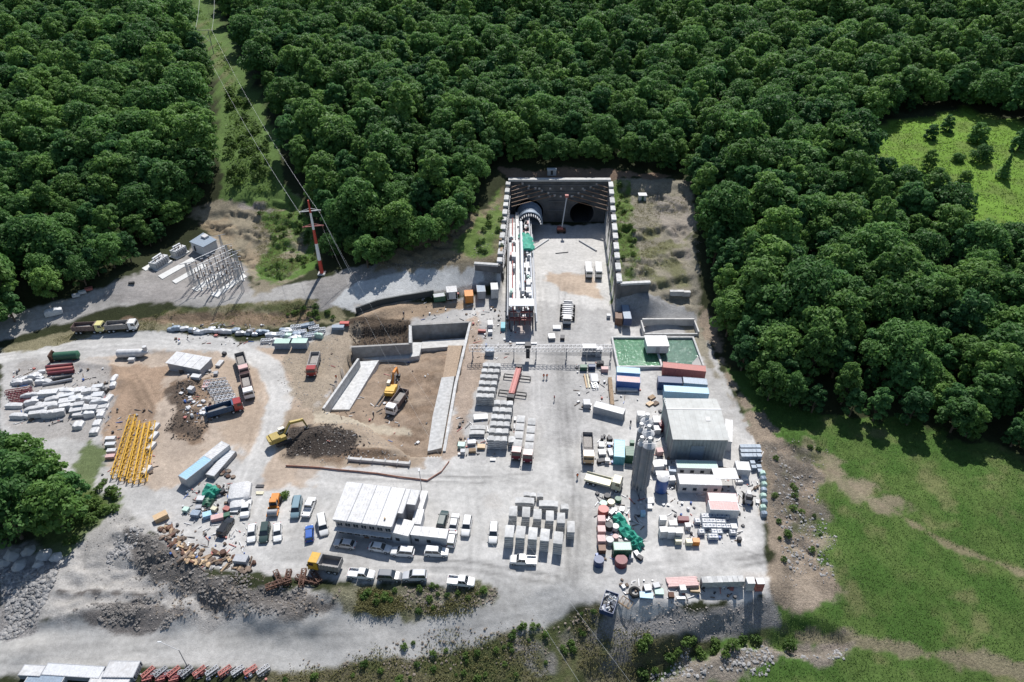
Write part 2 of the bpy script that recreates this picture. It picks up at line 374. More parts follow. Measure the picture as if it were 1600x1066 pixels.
paint([(590,400),(760,330),(790,290),(790,420),(640,425),(590,420)], (0.24,0.20,0.13), 2, 3, 0.6, 0.9)
paint([(700,390),(780,300),(785,400),(740,405)], (0.11,0.18,0.04), 2, 3, 0.5, 0.9, patch=0.40)
paint([(560,480),(700,470),(740,480),(640,500),(560,510)], (0.36,0.27,0.19), 2, 2, 0.4)
# right of the portal
paint([(955,280),(1080,285),(1090,420),(1110,560),(1150,640),(1060,500),(960,500)], (0.27,0.245,0.19), 1.5, 2, 0.5)
paint([(955,285),(985,285),(1000,440),(960,440)], (0.10,0.17,0.035), 1.0, 2, 0.5, 0.95, patch=0.40)
paint([(990,300),(1080,300),(1085,440),(1000,440)], (0.17,0.175,0.08), 1.5, 3, 0.6, 0.8, patch=0.52)
paint([(1010,295),(1075,310),(1080,400),(1040,360)], (0.30,0.265,0.23), 2, 3, 0.5, 0.8)
paint([(960,455),(1010,450),(1090,490),(1085,505),(1000,505),(962,500)], (0.31,0.31,0.31), 1.0, 2, 0.35, 0.95)
paint([(780,268),(960,268),(1060,280),(960,284),(800,284)], (0.20,0.14,0.10), 1, 2, 0.4)
# right rim of the yard
paint([(1090,480),(1115,540),(1142,620),(1184,690),(1194,800),(1198,925),(1250,965),(1300,920),(1270,800),(1290,730),(1220,680),(1140,580),(1110,480)], (0.29,0.235,0.18), 1.5, 3, 0.7)
paint([(1195,700),(1270,700),(1290,800),(1220,880)], (0.20,0.175,0.145), 2, 4, 1.0, 0.9, patch=0.42)
paint([(1215,690),(1300,690),(1300,900),(1225,900)], (0.10,0.12,0.045), 1.0, 3, 0.7, 0.7, patch=0.62)
paint([(1230,850),(1300,830),(1310,930),(1240,950)], (0.38,0.31,0.24), 2, 3, 0.6, 0.8, patch=0.42)
# dark slope under the yard, bottom right
paint([(940,945),(1000,955),(1060,948),(1200,930),(1222,975),(1130,992),(1010,998),(940,985)], (0.27,0.26,0.25), 1, 1.2, 0.6)
paint([(940,938),(1040,905),(1200,905),(1200,932),(1060,945),(1010,960),(955,952)], WHITE, 0.8, 1.5, 0.1)
# lower left
paint([(0,860),(90,850),(190,790),(250,850),(330,905),(480,925),(560,950),(480,972),(200,990),(60,985),(0,1000)], (0.37,0.355,0.335), 1.5, 2, 0.4)
paint([(198,838),(240,848),(330,903),(400,914),(470,932),(525,950),(480,973),(400,964),(320,948),(258,918),(212,882)], (0.16,0.148,0.138), 1.2, 2, 0.8, 0.95)
paint([(92,922),(170,924),(250,934),(248,942),(170,933),(92,931)], (0.14,0.125,0.115), 0.6, 0.8, 0.7, 0.9)
paint([(110,960),(230,940),(300,960),(280,985),(120,985)], (0.17,0.155,0.145), 1.2, 2, 0.7, 0.9)
paint([(0,890),(90,880),(60,990),(0,1010)], (0.36,0.345,0.335), 1.5, 2, 1.0)
paint([(100,870),(190,790),(150,760),(170,700),(140,690),(60,860)], (0.10,0.14,0.04), 1.5, 2.5, 0.5, 0.9)
paint([(520,925),(620,912),(780,915),(770,940),(640,962),(540,955)], (0.22,0.21,0.14), 1.5, 2, 0.9)
paint([(560,925),(620,915),(780,915),(770,940),(640,960),(570,950)], (0.08,0.10,0.035), 1.0, 2, 0.6, 0.8, patch=0.5)
# pit soil
paint([(445,640),(500,640),(560,655),(660,708),(668,735),(560,730),(440,722),(428,690)], (0.33,0.262,0.195), 1.2, 2.0, 0.35, 0.95)
paint(PIT_L, (0.29,0.222,0.165), 0.8, 0.5, 0.35, world=True)
paint([(600,560),(690,540),(700,640),(640,690),(600,640)], (0.225,0.162,0.115), 1.5, 3, 0.6, 0.85, patch=0.45)
paint([(450,660),(560,700),(640,715),(640,722),(520,722),(440,700)], (0.23,0.165,0.115), 1.5, 2, 0.7)
paint([(450,672),(520,664),(565,690),(550,712),(450,714)], DARK, 1, 2, 1.0, 0.95)
paint([(545,500),(640,500),(641,540),(548,540)], (0.12,0.09,0.065), 0.8, 1, 0.9)
paint([(490,640),(560,650),(640,660),(640,668),(560,666),(490,662)], (0.41,0.36,0.28), 1.0, 1.5, 0.15, 0.85)
paint([(440,560),(520,520),(560,510),(545,560),(500,645),(470,640)], (0.33,0.275,0.21), 1.5, 2, 0.6, 0.85)
paint([(690,540),(745,490),(760,560),(720,700),(690,720),(712,600)], (0.36,0.27,0.20), 1.5, 2, 0.5, 0.8)
# floor of the cutting
paint([(855,405),(925,400),(950,440),(880,450),(850,430)], (0.42,0.31,0.215), 2, 2, 0.1, 0.75)
paint([(805,500),(830,500),(830,530),(805,530)], (0.44,0.35,0.31), 1, 1.5, 0.1, 0.7)
# worn traces of wheels
for tr in ([(430,870),(520,860),(740,880),(800,890)],[(740,900),(745,830),(735,760),(700,735)],[(905,880),(915,800),(900,720),(890,640)],[(1180,880),(1060,885),(960,895),(880,900)],[(60,540),(200,530),(350,540),(425,590),(430,660),(400,740),(380,830)],[(845,420),(850,480),(860,560)],[(900,430),(905,500),(880,560)],[(930,560),(900,640),(890,740)],[(470,610),(450,680),(470,740),(560,752)],[(760,755),(830,760),(900,800),(920,880)],[(200,600),(230,650),(210,720)],[(230,600),(250,650),(235,700)],[(900,900),(890,800),(880,700),(870,600),(865,520)], [(700,740),(820,745),(900,735)], [(450,735),(560,745),(680,752),(800,750)], [(760,890),(820,925),(900,905)], [(420,860),(560,880),(760,885)],
           [(0,1028),(260,1006),(560,996),(840,948)], [(0,1016),(260,994),(560,984),(820,930)]):
    P = poly_px(tr); d0 = sdist(GX, GY, P, False)
    for off in (0.9,):
        a = np.exp(-((np.abs(d0) - off) / 0.55) ** 2) * (0.4 + 1.2 * np.clip(WOB + 0.4, 0, 1)) * 0.11
        col[:] = col * (1 - a[..., None])
rt = random.Random(17)
lanes = [[(870,900),(880,760),(870,640),(862,520),(870,420)],[(440,740),(600,748),(760,752),(900,740)],[(430,865),(560,880),(720,885),(860,905)],[(0,1020),(260,1000),(560,990),(850,935)],[(0,560),(230,528),(380,550),(430,620),(410,710),(380,800)],[(1190,870),(1050,890),(930,900)],[(0,515),(170,465),(330,468),(520,445)],[(210,590),(240,640),(220,700)]]
for n_ in range(44):
    ln = rt.choice(lanes); off = rt.uniform(-26, 26); P = poly_px([(u_ + off + rt.uniform(-9, 9), v_ + off * .3 + rt.uniform(-5, 5)) for u_, v_ in ln]); d0 = sdist(GX, GY, P, False)
    a = np.exp(-((d0 - 0.85) / 0.3) ** 2) * np.clip(WOB * 3 + 0.55, 0, 1) * rt.choice([0.12, 0.18, -0.14])
    col[:] = col * (1 - a[..., None])
for n_ in range(60):
    cu, cv = rt.uniform(420, 1180), rt.uniform(560, 930); p = at(cu, cv, 0); r_ = rt.uniform(.8, 3.2)
    d0 = np.sqrt(((GX - p[0]) / rt.uniform(.7, 1.8)) ** 2 + (GY - p[1]) ** 2) + WOB2 * 2.5 + WOB * 3
    a = (1 - sstep(r_ - .6, r_ + .3, d0)) * rt.uniform(.08, .28) * (hbase(np.array([p[0]]), np.array([p[1]]))[0] > -.6)
    tint = rt.choice([(0.24, 0.22, 0.20), (0.33, 0.27, 0.21), (0.16, 0.155, 0.15), (0.55, 0.54, 0.53)])
    col[:] = col * (1 - a[..., None]) + np.array(tint) * a[..., None]
# meadow up the hill and the power-line corridor
MEADOW = [(1335,205),(1420,188),(1500,172),(1600,200),(1720,215),(1720,440),(1600,425),(1530,385),(1450,330),(1385,280)]
paint(MEADOW, (0.14,0.25,0.035), 2, 3, 0.12)
paint(MEADOW, (0.14,0.18,0.05), 2, 3, 0.2, 0.6, patch=0.58)
CORR = [(270,-40),(288,20),(320,80),(338,140),(338,220),(345,305),(475,322),(446,280),(430,200),(398,130),(362,60),(332,0),(318,-40)]
paint(CORR, (0.10,0.165,0.045), 1.5, 2, 0.6)
paint([(300,0),(330,60),(352,110),(365,160)], (0.20,0.18,0.10), 1.0, 2, 0.5, 0.6, line=1.2)

def green_at(x, y):
    i = np.clip(np.searchsorted(gx, x), 0, len(gx) - 1); j = np.clip(np.searchsorted(gy, y), 0, len(gy) - 1)
    return col[j, i, 1] - col[j, i, 0]
def build_ground():
    ny, nx = GX.shape
    idx = np.arange(ny * nx).reshape(ny, nx)
    q = np.stack([idx[:-1, :-1], idx[:-1, 1:], idx[1:, 1:], idx[1:, :-1]], -1).reshape(-1, 4)
    zq = GZ.ravel()[q]; xq = GX.ravel()[q].mean(1); yq = GY.ravel()[q].mean(1)
    step = zq.max(1) - zq.min(1)
    drop = (step > 3.0) & (yq > 229) & (yq < 233) & (xq > -0.2) & (xq < 34)
    q = q[~drop]
    me = bpy.data.meshes.new('ground')
    me.vertices.add(ny * nx); me.vertices.foreach_set('co', np.stack([GX, GY, GZ], -1).ravel())
    me.loops.add(q.size); me.loops.foreach_set('vertex_index', q.ravel().astype(np.int32))
    me.polygons.add(len(q)); me.polygons.foreach_set('loop_start', np.arange(0, q.size, 4, dtype=np.int32))
    me.polygons.foreach_set('use_smooth', np.ones(len(q), bool))
    me.update(); me.validate()
    a = me.attributes.new('soil', 'FLOAT_COLOR', 'POINT')
    a.data.foreach_set('color', np.concatenate([np.clip(col, 0, 1), np.ones(col.shape[:2] + (1,))], -1).ravel().astype(np.float32))
    s = me.attributes.new('stony', 'FLOAT', 'POINT'); s.data.foreach_set('value', stony.ravel().astype(np.float32))
    me.materials.append(ground_material())
    o = bpy.data.objects.new('ground', me); C.objects.link(o); o['kind'] = 'structure'
    return o
ground = build_ground()
# ------------------------------------------------------------------ foliage
def leaf_material(name, c1, c2):
    m = bpy.data.materials.new(name); m.use_nodes = True
    nt = m.node_tree; L = nt.links; b = nt.nodes['Principled BSDF']
    b.inputs['Roughness'].default_value = 0.6; b.inputs['Specular IOR Level'].default_value = 0.25
    oi = nt.nodes.new('ShaderNodeObjectInfo'); geo = nt.nodes.new('ShaderNodeNewGeometry')
    nz = nt.nodes.new('ShaderNodeTexNoise'); nz.inputs['Scale'].default_value = 0.35; nz.inputs['Detail'].default_value = 5; nz.inputs['Roughness'].default_value = 0.7
    L.new(geo.outputs['Position'], nz.inputs['Vector'])
    nw = nt.nodes.new('ShaderNodeTexNoise'); nw.inputs['Scale'].default_value = 0.045; nw.inputs['Detail'].default_value = 2
    L.new(geo.outputs['Position'], nw.inputs['Vector'])
    ad = nt.nodes.new('ShaderNodeMath'); ad.operation = 'MULTIPLY_ADD'
    L.new(nw.outputs['Fac'], ad.inputs[0]); ad.inputs[1].default_value = 0.8; L.new(nz.outputs['Fac'], ad.inputs[2])
    a2 = nt.nodes.new('ShaderNodeMath'); a2.operation = 'MULTIPLY_ADD'
    L.new(oi.outputs['Random'], a2.inputs[0]); a2.inputs[1].default_value = 0.8; L.new(ad.outputs[0], a2.inputs[2])
    mr = nt.nodes.new('ShaderNodeMapRange'); mr.inputs['From Min'].default_value = 0.75; mr.inputs['From Max'].default_value = 1.8
    L.new(a2.outputs[0], mr.inputs['Value'])
    mx = nt.nodes.new('ShaderNodeMix'); mx.data_type = 'RGBA'; mx.inputs['A'].default_value = (*c1, 1); mx.inputs['B'].default_value = (*c2, 1)
    L.new(mr.outputs['Result'], mx.inputs['Factor']); L.new(mx.outputs['Result'], b.inputs['Base Color'])
    tr = nt.nodes.new('ShaderNodeBsdfTranslucent'); L.new(mx.outputs['Result'], tr.inputs['Color'])
    ms = nt.nodes.new('ShaderNodeMixShader'); ms.inputs['Fac'].default_value = 0.45
    L.new(b.outputs['BSDF'], ms.inputs[1]); L.new(tr.outputs['BSDF'], ms.inputs[2]); L.new(ms.outputs['Shader'], nt.nodes['Material Output'].inputs['Surface'])
    return m
LEAF = leaf_material('oak_leaves', (0.047, 0.124, 0.034), (0.155, 0.305, 0.078))
LEAF2 = leaf_material('hornbeam_leaves', (0.066, 0.152, 0.036), (0.200, 0.350, 0.084))
LEAF3 = leaf_material('beech_leaves', (0.036, 0.106, 0.036), (0.118, 0.262, 0.078))
SHRUB = leaf_material('shrub_leaves', (0.06, 0.12, 0.028), (0.16, 0.25, 0.06))
WEED = leaf_material('weed_leaves', (0.09, 0.10, 0.035), (0.20, 0.19, 0.08))
BARK = mat('bark', (0.11, 0.085, 0.06), 0.9, var=0.3, vscale=4)

def leaf_mesh(name, centres, normals, size, rng, material):
    """many small two-triangle leaf sprays, each turned about its own normal"""
    n = len(centres)
    nr = normals + rng.normal(0, 0.45, (n, 3)); nr /= np.linalg.norm(nr, axis=1)[:, None] + 1e-9
    up = rng.normal(0, 1, (n, 3)); t = np.cross(nr, up); t /= np.linalg.norm(t, axis=1)[:, None] + 1e-9
    bt = np.cross(nr, t)
    s = (size * rng.uniform(0.6, 1.35, n))[:, None]
    bend = nr * s * 0.28
    v = np.stack([centres - t * s, centres - bt * s * 0.62 + bend, centres + t * s, centres + bt * s * 0.62 + bend], 1).reshape(-1, 3)
    me = bpy.data.meshes.new(name)
    me.vertices.add(n * 4); me.vertices.foreach_set('co', v.ravel())
    q = np.arange(n * 4, dtype=np.int32)
    me.loops.add(n * 4); me.loops.foreach_set('vertex_index', q)
    me.polygons.add(n); me.polygons.foreach_set('loop_start', np.arange(0, n * 4, 4, dtype=np.int32))
    me.update(); me.materials.append(material)
    return me

def crown_points(rng, R, H, base, nlobes, per):
    nlobes = int(nlobes * 1.7) + 3
    """lobes spread through an egg-shaped crown; leaves on and just under their surfaces"""
    cs, ns = [], []
    lobes = []
    for k in range(nlobes):
        a = k * 2.399963 + rng.uniform(-0.4, 0.4)
        f = (k + 0.5) / nlobes
        zc = 1 - f * 1.55                       # 1 at the top, -0.25 low
        rad = math.sqrt(max(0.0, 1 - max(zc, -0.35) ** 2)) * 0.72
        c = np.array([math.cos(a) * rad * R, math.sin(a) * rad * R, base + H * (0.36 + 0.46 * zc)])
        c += rng.normal(0, 0.07, 3) * R
        lobes.append((c, R * rng.uniform(0.19, 0.36)))
    lobes.append((np.array([0, 0, base + H * 0.45]), R * 0.55))
    for c, r in lobes:
        m = int(per * (r / (0.36 * R)) ** 2)
        d = rng.normal(0, 1, (m, 3)); d[:, 2] = np.abs(d[:, 2]) * 1.0 - 0.35 * (rng.random(m) < 0.45); d /= np.linalg.norm(d, axis=1)[:, None]
        rr = r * (1 - 0.35 * rng.random(m) ** 2) * (1 + 0.12 * np.sin(d[:, 0] * 7 + c[0]) * np.cos(d[:, 1] * 6 + c[1]))
        p = c + d * rr[:, None] * np.array([1, 1, 0.86])
        cs.append(p); ns.append(d * 0.8 + np.array([0, 0, 0.35]))
    return np.concatenate(cs), np.concatenate(ns)

def tube_verts(V, F, p0, p1, r0, r1, n=6):
    p0 = Vector(p0); p1 = Vector(p1); d = (p1 - p0).normalized()
    x = d.orthogonal().normalized(); y = d.cross(x); b = len(V)
    for p, r in ((p0, r0), (p1, r1)):
        for k in range(n):
            a = 2 * math.pi * k / n; V.append(p + (x * math.cos(a) + y * math.sin(a)) * r)
    for k in range(n): F.append((b + k, b + (k + 1) % n, b + n + (k + 1) % n, b + n + k))
def trunk_mesh(rng, R, H, base):
    V, F = [], []
    top = base + H * 0.55; lean = rng.uniform(-0.3, 0.3, 2)
    tube_verts(V, F, (0, 0, -1.2), (lean[0] * .4, lean[1] * .4, base), 0.36, 0.27)
    tube_verts(V, F, (lean[0] * .4, lean[1] * .4, base), (lean[0], lean[1], top), 0.27, 0.12)
    for k in range(6):
        a = k * 1.05 + rng.uniform(-.3, .3); z0 = base * 0.9 + k * H * 0.06
        tube_verts(V, F, (0, 0, z0), (math.cos(a) * R * .6, math.sin(a) * R * .6, z0 + H * rng.uniform(.15, .3)), 0.13, 0.04, 5)
    me = bpy.data.meshes.new('trunk'); me.from_pydata([tuple(v) for v in V], [], F); me.materials.append(BARK); me.update()
    return me

PROTO = []
for k in range(8):
    rng = np.random.default_rng(100 + k)
    R = [4.6, 5.4, 3.9, 6.3, 5.0, 3.4, 5.7, 4.2][k]; H = [12, 12, 12.5, 13, 14, 13, 11, 15.5][k]; base = [1.6, 1.8, 1.2, 2.0, 1.5, 1.0, 1.4, 1.9][k]
    cs, ns = crown_points(rng, R, H, base, [15, 17, 13, 19, 16, 12, 18, 14][k], 165)
    PROTO.append((leaf_mesh('crown', cs, ns, 0.40, rng, [LEAF, LEAF2, LEAF3, LEAF, LEAF2, LEAF3, LEAF, LEAF2][k]), trunk_mesh(rng, R, H, base)))
PINE = []
for k in range(2):
    rng = np.random.default_rng(300 + k)
    n = 1500; z = rng.random(n) ** 1.25; a = rng.uniform(0, 6.283, n)
    rad = (1 - z) * 2.7 * (0.75 + 0.25 * np.sin(z * 40)) * (0.45 + 0.55 * rng.random(n) ** .4)
    P_ = np.stack([np.cos(a) * rad, np.sin(a) * rad, 0.7 + z * 8.2], -1)
    N_ = np.stack([np.cos(a), np.sin(a), np.full(n, 0.9)], -1)
    PINE.append((leaf_mesh('crown', P_, N_, 0.33, rng, LEAF), trunk_mesh(rng, 1.2, 6, 1.0)))
BUSH = []
for k in range(4):
    rng = np.random.default_rng(400 + k)
    cs, ns = crown_points(rng, 1.0, 1.5, 0.0, 7, 26)
    BUSH.append(leaf_mesh('foliage', cs, ns, 0.17, rng, SHRUB))

def tree(loc, s, rz, proto, label, group, name='broadleaf_tree', sz=1.0):
    e = bpy.data.objects.new(name, None); C.objects.link(e)
    e.location = loc; e.rotation_euler = (0, 0, rz); e.scale = (s, s, s * sz); e.empty_display_size = 0.3
    e['label'] = label; e['category'] = 'tree'; e['group'] = group
    for nm, me in (('crown', proto[0]), ('trunk', proto[1])):
        o = bpy.data.objects.new(nm, me); C.objects.link(o); o.parent = e
    return e

# where the wood stands: everything outside the clearings
CLEAR = poly_px([(-250,575),(0,527),(60,497),(110,464),(180,430),(232,402),(275,364),(305,330),(350,302),(470,310),(520,372),(548,412),(600,408),(690,388),(735,345),(768,264),(860,265),(960,265),(1062,278),(1088,330),(1102,430),(1116,500),(1150,590),(1200,640),(1290,660),(1400,668),(1600,716),(1900,800)])
CLEAR = np.concatenate([CLEAR, [(400, -60), (-500, -60), (-500, 100)]])
MEADOW_W = poly_px(MEADOW); CORR_W = poly_px(CORR)
rng = np.random.default_rng(5)
sp = 6.1
xs, ys = np.meshgrid(np.arange(-330, 390, sp), np.arange(86, 520, sp))
ys = ys + (np.arange(xs.shape[1]) % 2) * sp / 2
xs = xs.ravel() + rng.uniform(-2.5, 2.5, xs.size); ys = ys.ravel() + rng.uniform(-2.5, 2.5, ys.size)
ok = (sdist(xs, ys, CLEAR) > 6.0) & (sdist(xs, ys, MEADOW_W) > 2.0) & (sdist(xs, ys, CORR_W) > 3.0)
xs, ys = xs[ok], ys[ok]
# a closed front row along the edge of the clearing
ex, ey = [], []
for k in range(0, len(CLEAR) - 4):
    a, b = CLEAR[k], CLEAR[k + 1]; L = math.hypot(*(b - a)); n = max(1, int(L / 5.2)); nx_, ny_ = -(b - a)[1] / L, (b - a)[0] / L
    for i in range(n):
        t = (i + rng.uniform(.2, .8)) / n; o_ = rng.uniform(1.6, 3.6)
        ex.append(a[0] + (b - a)[0] * t + nx_ * o_); ey.append(a[1] + (b - a)[1] * t + ny_ * o_)
ex, ey = np.array(ex), np.array(ey)
ok = (sdist(ex, ey, CLEAR) > 1.0) & (sdist(ex, ey, CORR_W) > 4.0)
n_in = len(xs); xs = np.concatenate([xs, ex[ok]]); ys = np.concatenate([ys, ey[ok]])
edge = np.arange(len(xs)) >= n_in
zs = height(xs, ys)
def project(x, y, z):
    dy, dz = y, z - CAM_H
    dep = dy * CT - dz * ST; yc = (-dy * ST - dz * CT) / dep
    return 800 + FPX * x / dep, 533 + FPX * yc, dep
pu, pv, pd = project(xs, ys, zs + 8)
vis = (pu > -90) & (pu < 1690) & (pv > -110) & (pv < 1000)
xs, ys, zs, pu, pv, pd, edge = [a[vis] for a in (xs, ys, zs, pu, pv, pd, edge)]
order = np.argsort(pd)
kinds = rng.integers(0, 8, len(xs)); rots = rng.uniform(0, 6.283, len(xs)); scs = rng.choice([0.6, 0.72, 0.82, 0.92, 1.04, 1.22], len(xs)) * rng.uniform(0.93, 1.07, len(xs))
scs[edge] = rng.uniform(0.55, 0.95, int(edge.sum()))
scs *= 0.88 + 0.3 * vnoise(xs, ys, 40, 3)
near = order[:290]; far = order[290:]
def forest_label(u, v, e):
    if e and u < 380: return 'leafy tree in the front row of the left forest beside road and substation', 'front row of the left forest'
    if e and u < 800: return 'leafy tree in the front row of the forest behind the mast terrace', 'front row behind the mast'
    if e and u > 1140: return 'leafy tree in the front row of the right forest above the meadow', 'front row above the meadow'
    if e and u > 1060: return 'leafy tree in the front row of the right forest beside the basins and slope', 'front row beside the basins'
    if e: return 'leafy tree in the front row of the forest just above the portal wall', 'front row above the portal'
    if u < 380: return 'broad leafy green tree in the forest left of the cleared power-line corridor', 'forest trees left of the corridor'
    if u < 800: return 'broad leafy green tree in the forest between the corridor and the tunnel portal', 'forest trees between corridor and portal'
    if u < 1090: return 'broad leafy green tree in the forest directly above the tunnel portal', 'forest trees above the portal'
    return 'broad leafy green tree in the forest along the right side of the yard', 'forest trees right of the yard'
first_tree = {}
for i in near:
    lb, gr = forest_label(pu[i], pv[i], edge[i])
    e = tree((xs[i], ys[i], zs[i]), scs[i], rots[i], PROTO[kinds[i]], lb, gr, sz=0.9 + 0.25 * ((i * 7) % 10) / 10)
    if kinds[i] not in first_tree: first_tree[kinds[i]] = e

# the rest of the wood, farther off, as one mass
def forest_mass():
    me = bpy.data.meshes.new('distant_forest')
    me.vertices.add(len(far)); me.vertices.foreach_set('co', np.stack([xs[far], ys[far], zs[far]], -1).ravel())
    a = me.attributes.new('kind_id', 'INT', 'POINT'); a.data.foreach_set('value', kinds[far].astype(np.int32))
    r = me.attributes.new('turn', 'FLOAT', 'POINT'); r.data.foreach_set('value', rots[far].astype(np.float32))
    s = me.attributes.new('size', 'FLOAT', 'POINT'); s.data.foreach_set('value', (scs[far] * 1.02).astype(np.float32))
    me.update()
    o = bpy.data.objects.new('distant_forest', me); C.objects.link(o)
    o['kind'] = 'stuff'; o['label'] = 'dense green forest covering the hill behind and around the construction site'; o['category'] = 'forest'
    g = bpy.data.node_groups.new('forest_mass', 'GeometryNodeTree')
    g.interface.new_socket('Geometry', in_out='INPUT', socket_type='NodeSocketGeometry')
    g.interface.new_socket('Geometry', in_out='OUTPUT', socket_type='NodeSocketGeometry')
    N = g.nodes; L = g.links
    gi = N.new('NodeGroupInput'); go = N.new('NodeGroupOutput')
    j = N.new('GeometryNodeJoinGeometry')
    def attr(nm, ty):
        n = N.new('GeometryNodeInputNamedAttribute'); n.data_type = ty; n.inputs['Name'].default_value = nm; return n.outputs['Attribute']
    kid = attr('kind_id', 'INT'); tu = attr('turn', 'FLOAT'); si = attr('size', 'FLOAT')
    cx = N.new('ShaderNodeCombineXYZ'); L.new(tu, cx.inputs['Z'])
    for k, e in first_tree.items():
        cr = [c for c in e.children if c.name.startswith('crown')][0]
        oi = N.new('GeometryNodeObjectInfo'); oi.inputs['Object'].default_value = cr; oi.transform_space = 'ORIGINAL'; oi.inputs['As Instance'].default_value = True
        cmpn = N.new('FunctionNodeCompare'); cmpn.data_type = 'INT'; cmpn.operation = 'EQUAL'
        ii = [s for s in cmpn.inputs if s.enabled and s.type == 'INT']
        L.new(kid, ii[0]); ii[1].default_value = int(k)
        ip = N.new('GeometryNodeInstanceOnPoints')
        L.new(gi.outputs[0], ip.inputs['Points']); L.new(cmpn.outputs[0], ip.inputs['Selection']); L.new(oi.outputs['Geometry'], ip.inputs['Instance'])
        L.new(cx.outputs[0], ip.inputs['Rotation']); L.new(si, ip.inputs['Scale']); L.new(ip.outputs[0], j.inputs[0])
    L.new(j.outputs[0], go.inputs[0])
    md = o.modifiers.new('forest_mass', 'NODES'); md.node_group = g
forest_mass()
print('TREES near', len(near), 'far', len(far))
# ------------------------------------------------------------------ mesh builder and kits
class MB:
    def __init__(s): s.v = []; s.f = []
    def box(s, x0, x1, y0, y1, z0, z1, taper=0.0):
        b = len(s.v); t = taper
        s.v += [(x0,y0,z0),(x1,y0,z0),(x1,y1,z0),(x0,y1,z0),(x0+t,y0+t,z1),(x1-t,y0+t,z1),(x1-t,y1-t,z1),(x0+t,y1-t,z1)]
        s.f += [(b,b+3,b+2,b+1),(b+4,b+5,b+6,b+7),(b,b+1,b+5,b+4),(b+1,b+2,b+6,b+5),(b+2,b+3,b+7,b+6),(b+3,b,b+4,b+7)]
        return s
    def cbox(s, cx, cy, cz, sx, sy, sz, rz=0.0, rx=0.0, ry=0.0):
        M = Matrix.Translation((cx, cy, cz)) @ Matrix.Rotation(rz, 4, 'Z') @ Matrix.Rotation(ry, 4, 'Y') @ Matrix.Rotation(rx, 4, 'X')
        b = len(s.v)
        for k in (-.5, .5):
            for (i, j) in ((-.5,-.5),(.5,-.5),(.5,.5),(-.5,.5)): s.v.append(tuple(M @ Vector((i*sx, j*sy, k*sz))))
        s.f += [(b,b+3,b+2,b+1),(b+4,b+5,b+6,b+7),(b,b+1,b+5,b+4),(b+1,b+2,b+6,b+5),(b+2,b+3,b+7,b+6),(b+3,b,b+4,b+7)]
        return s
    def cyl(s, p0, p1, r0, r1=None, n=12, caps=True):
        r1 = r0 if r1 is None else r1
        p0 = Vector(p0); p1 = Vector(p1); d = (p1 - p0).normalized(); x = d.orthogonal().normalized(); y = d.cross(x); b = len(s.v)
        for p, r in ((p0, r0), (p1, r1)):
            for k in range(n):
                a = 2*math.pi*k/n; s.v.append(tuple(p + (x*math.cos(a) + y*math.sin(a))*r))
        for k in range(n): s.f.append((b+k, b+(k+1)%n, b+n+(k+1)%n, b+n+k))
        if caps: s.f.append(tuple(b+k for k in range(n))[::-1]); s.f.append(tuple(b+n+k for k in range(n)))
        return s
    def bar(s, p0, p1, w=0.1): return s.cyl(p0, p1, w*0.7, n=4)
    def loft(s, secs, caps=True):
        b = len(s.v); n = len(secs[0])
        for sec in secs: s.v += [tuple(p) for p in sec]
        for i in range(len(secs)-1):
            for k in range(n):
                a = b+i*n+k; c = b+i*n+(k+1)%n; s.f.append((a, c, c+n, a+n))
        if caps: s.f.append(tuple(b+k for k in range(n))[::-1]); s.f.append(tuple(b+(len(secs)-1)*n+k for k in range(n)))
        return s
    def prism(s, pts, z0, z1):
        return s.loft([[(x, y, z0) for x, y in pts], [(x, y, z1) for x, y in pts]])
    def quad(s, a, b_, c, d):
        b = len(s.v); s.v += [tuple(a), tuple(b_), tuple(c), tuple(d)]; s.f.append((b, b+1, b+2, b+3)); return s
    def truss(s, p0, p1, w, h, n, r=0.06):
        """box truss of square chords, posts and diagonals; up is +Z"""
        p0 = Vector(p0); p1 = Vector(p1); d = (p1-p0).normalized(); sd = Vector((-d.y, d.x, 0)).normalized() if abs(d.z) < .99 else Vector((1,0,0))
        up = d.cross(sd) * -1 if abs(d.z) > .01 else Vector((0,0,1))
        cs = [sd*w/2, -sd*w/2, sd*w/2+up*h, -sd*w/2+up*h]
        for c in cs: s.bar(p0+c, p1+c, r*2)
        L = (p1-p0).length
        for k in range(n+1):
            q = p0+d*(L*k/n)
            s.bar(q+cs[0], q+cs[2], r); s.bar(q+cs[1], q+cs[3], r); s.bar(q+cs[0], q+cs[1], r); s.bar(q+cs[2], q+cs[3], r)
            if k < n:
                q2 = p0+d*(L*(k+1)/n)
                s.bar(q+cs[0], q2+cs[2], r); s.bar(q+cs[1], q2+cs[3], r); s.bar(q+cs[2], q2+cs[3], r)
        return s
    def mesh(s, name, m, smooth=False):
        me = bpy.data.meshes.new(name); me.from_pydata(s.v, [], s.f); me.materials.append(m)
        if smooth: me.polygons.foreach_set('use_smooth', [True]*len(me.polygons)); me.set_sharp_from_angle(angle=math.radians(40))
        me.update(); return me

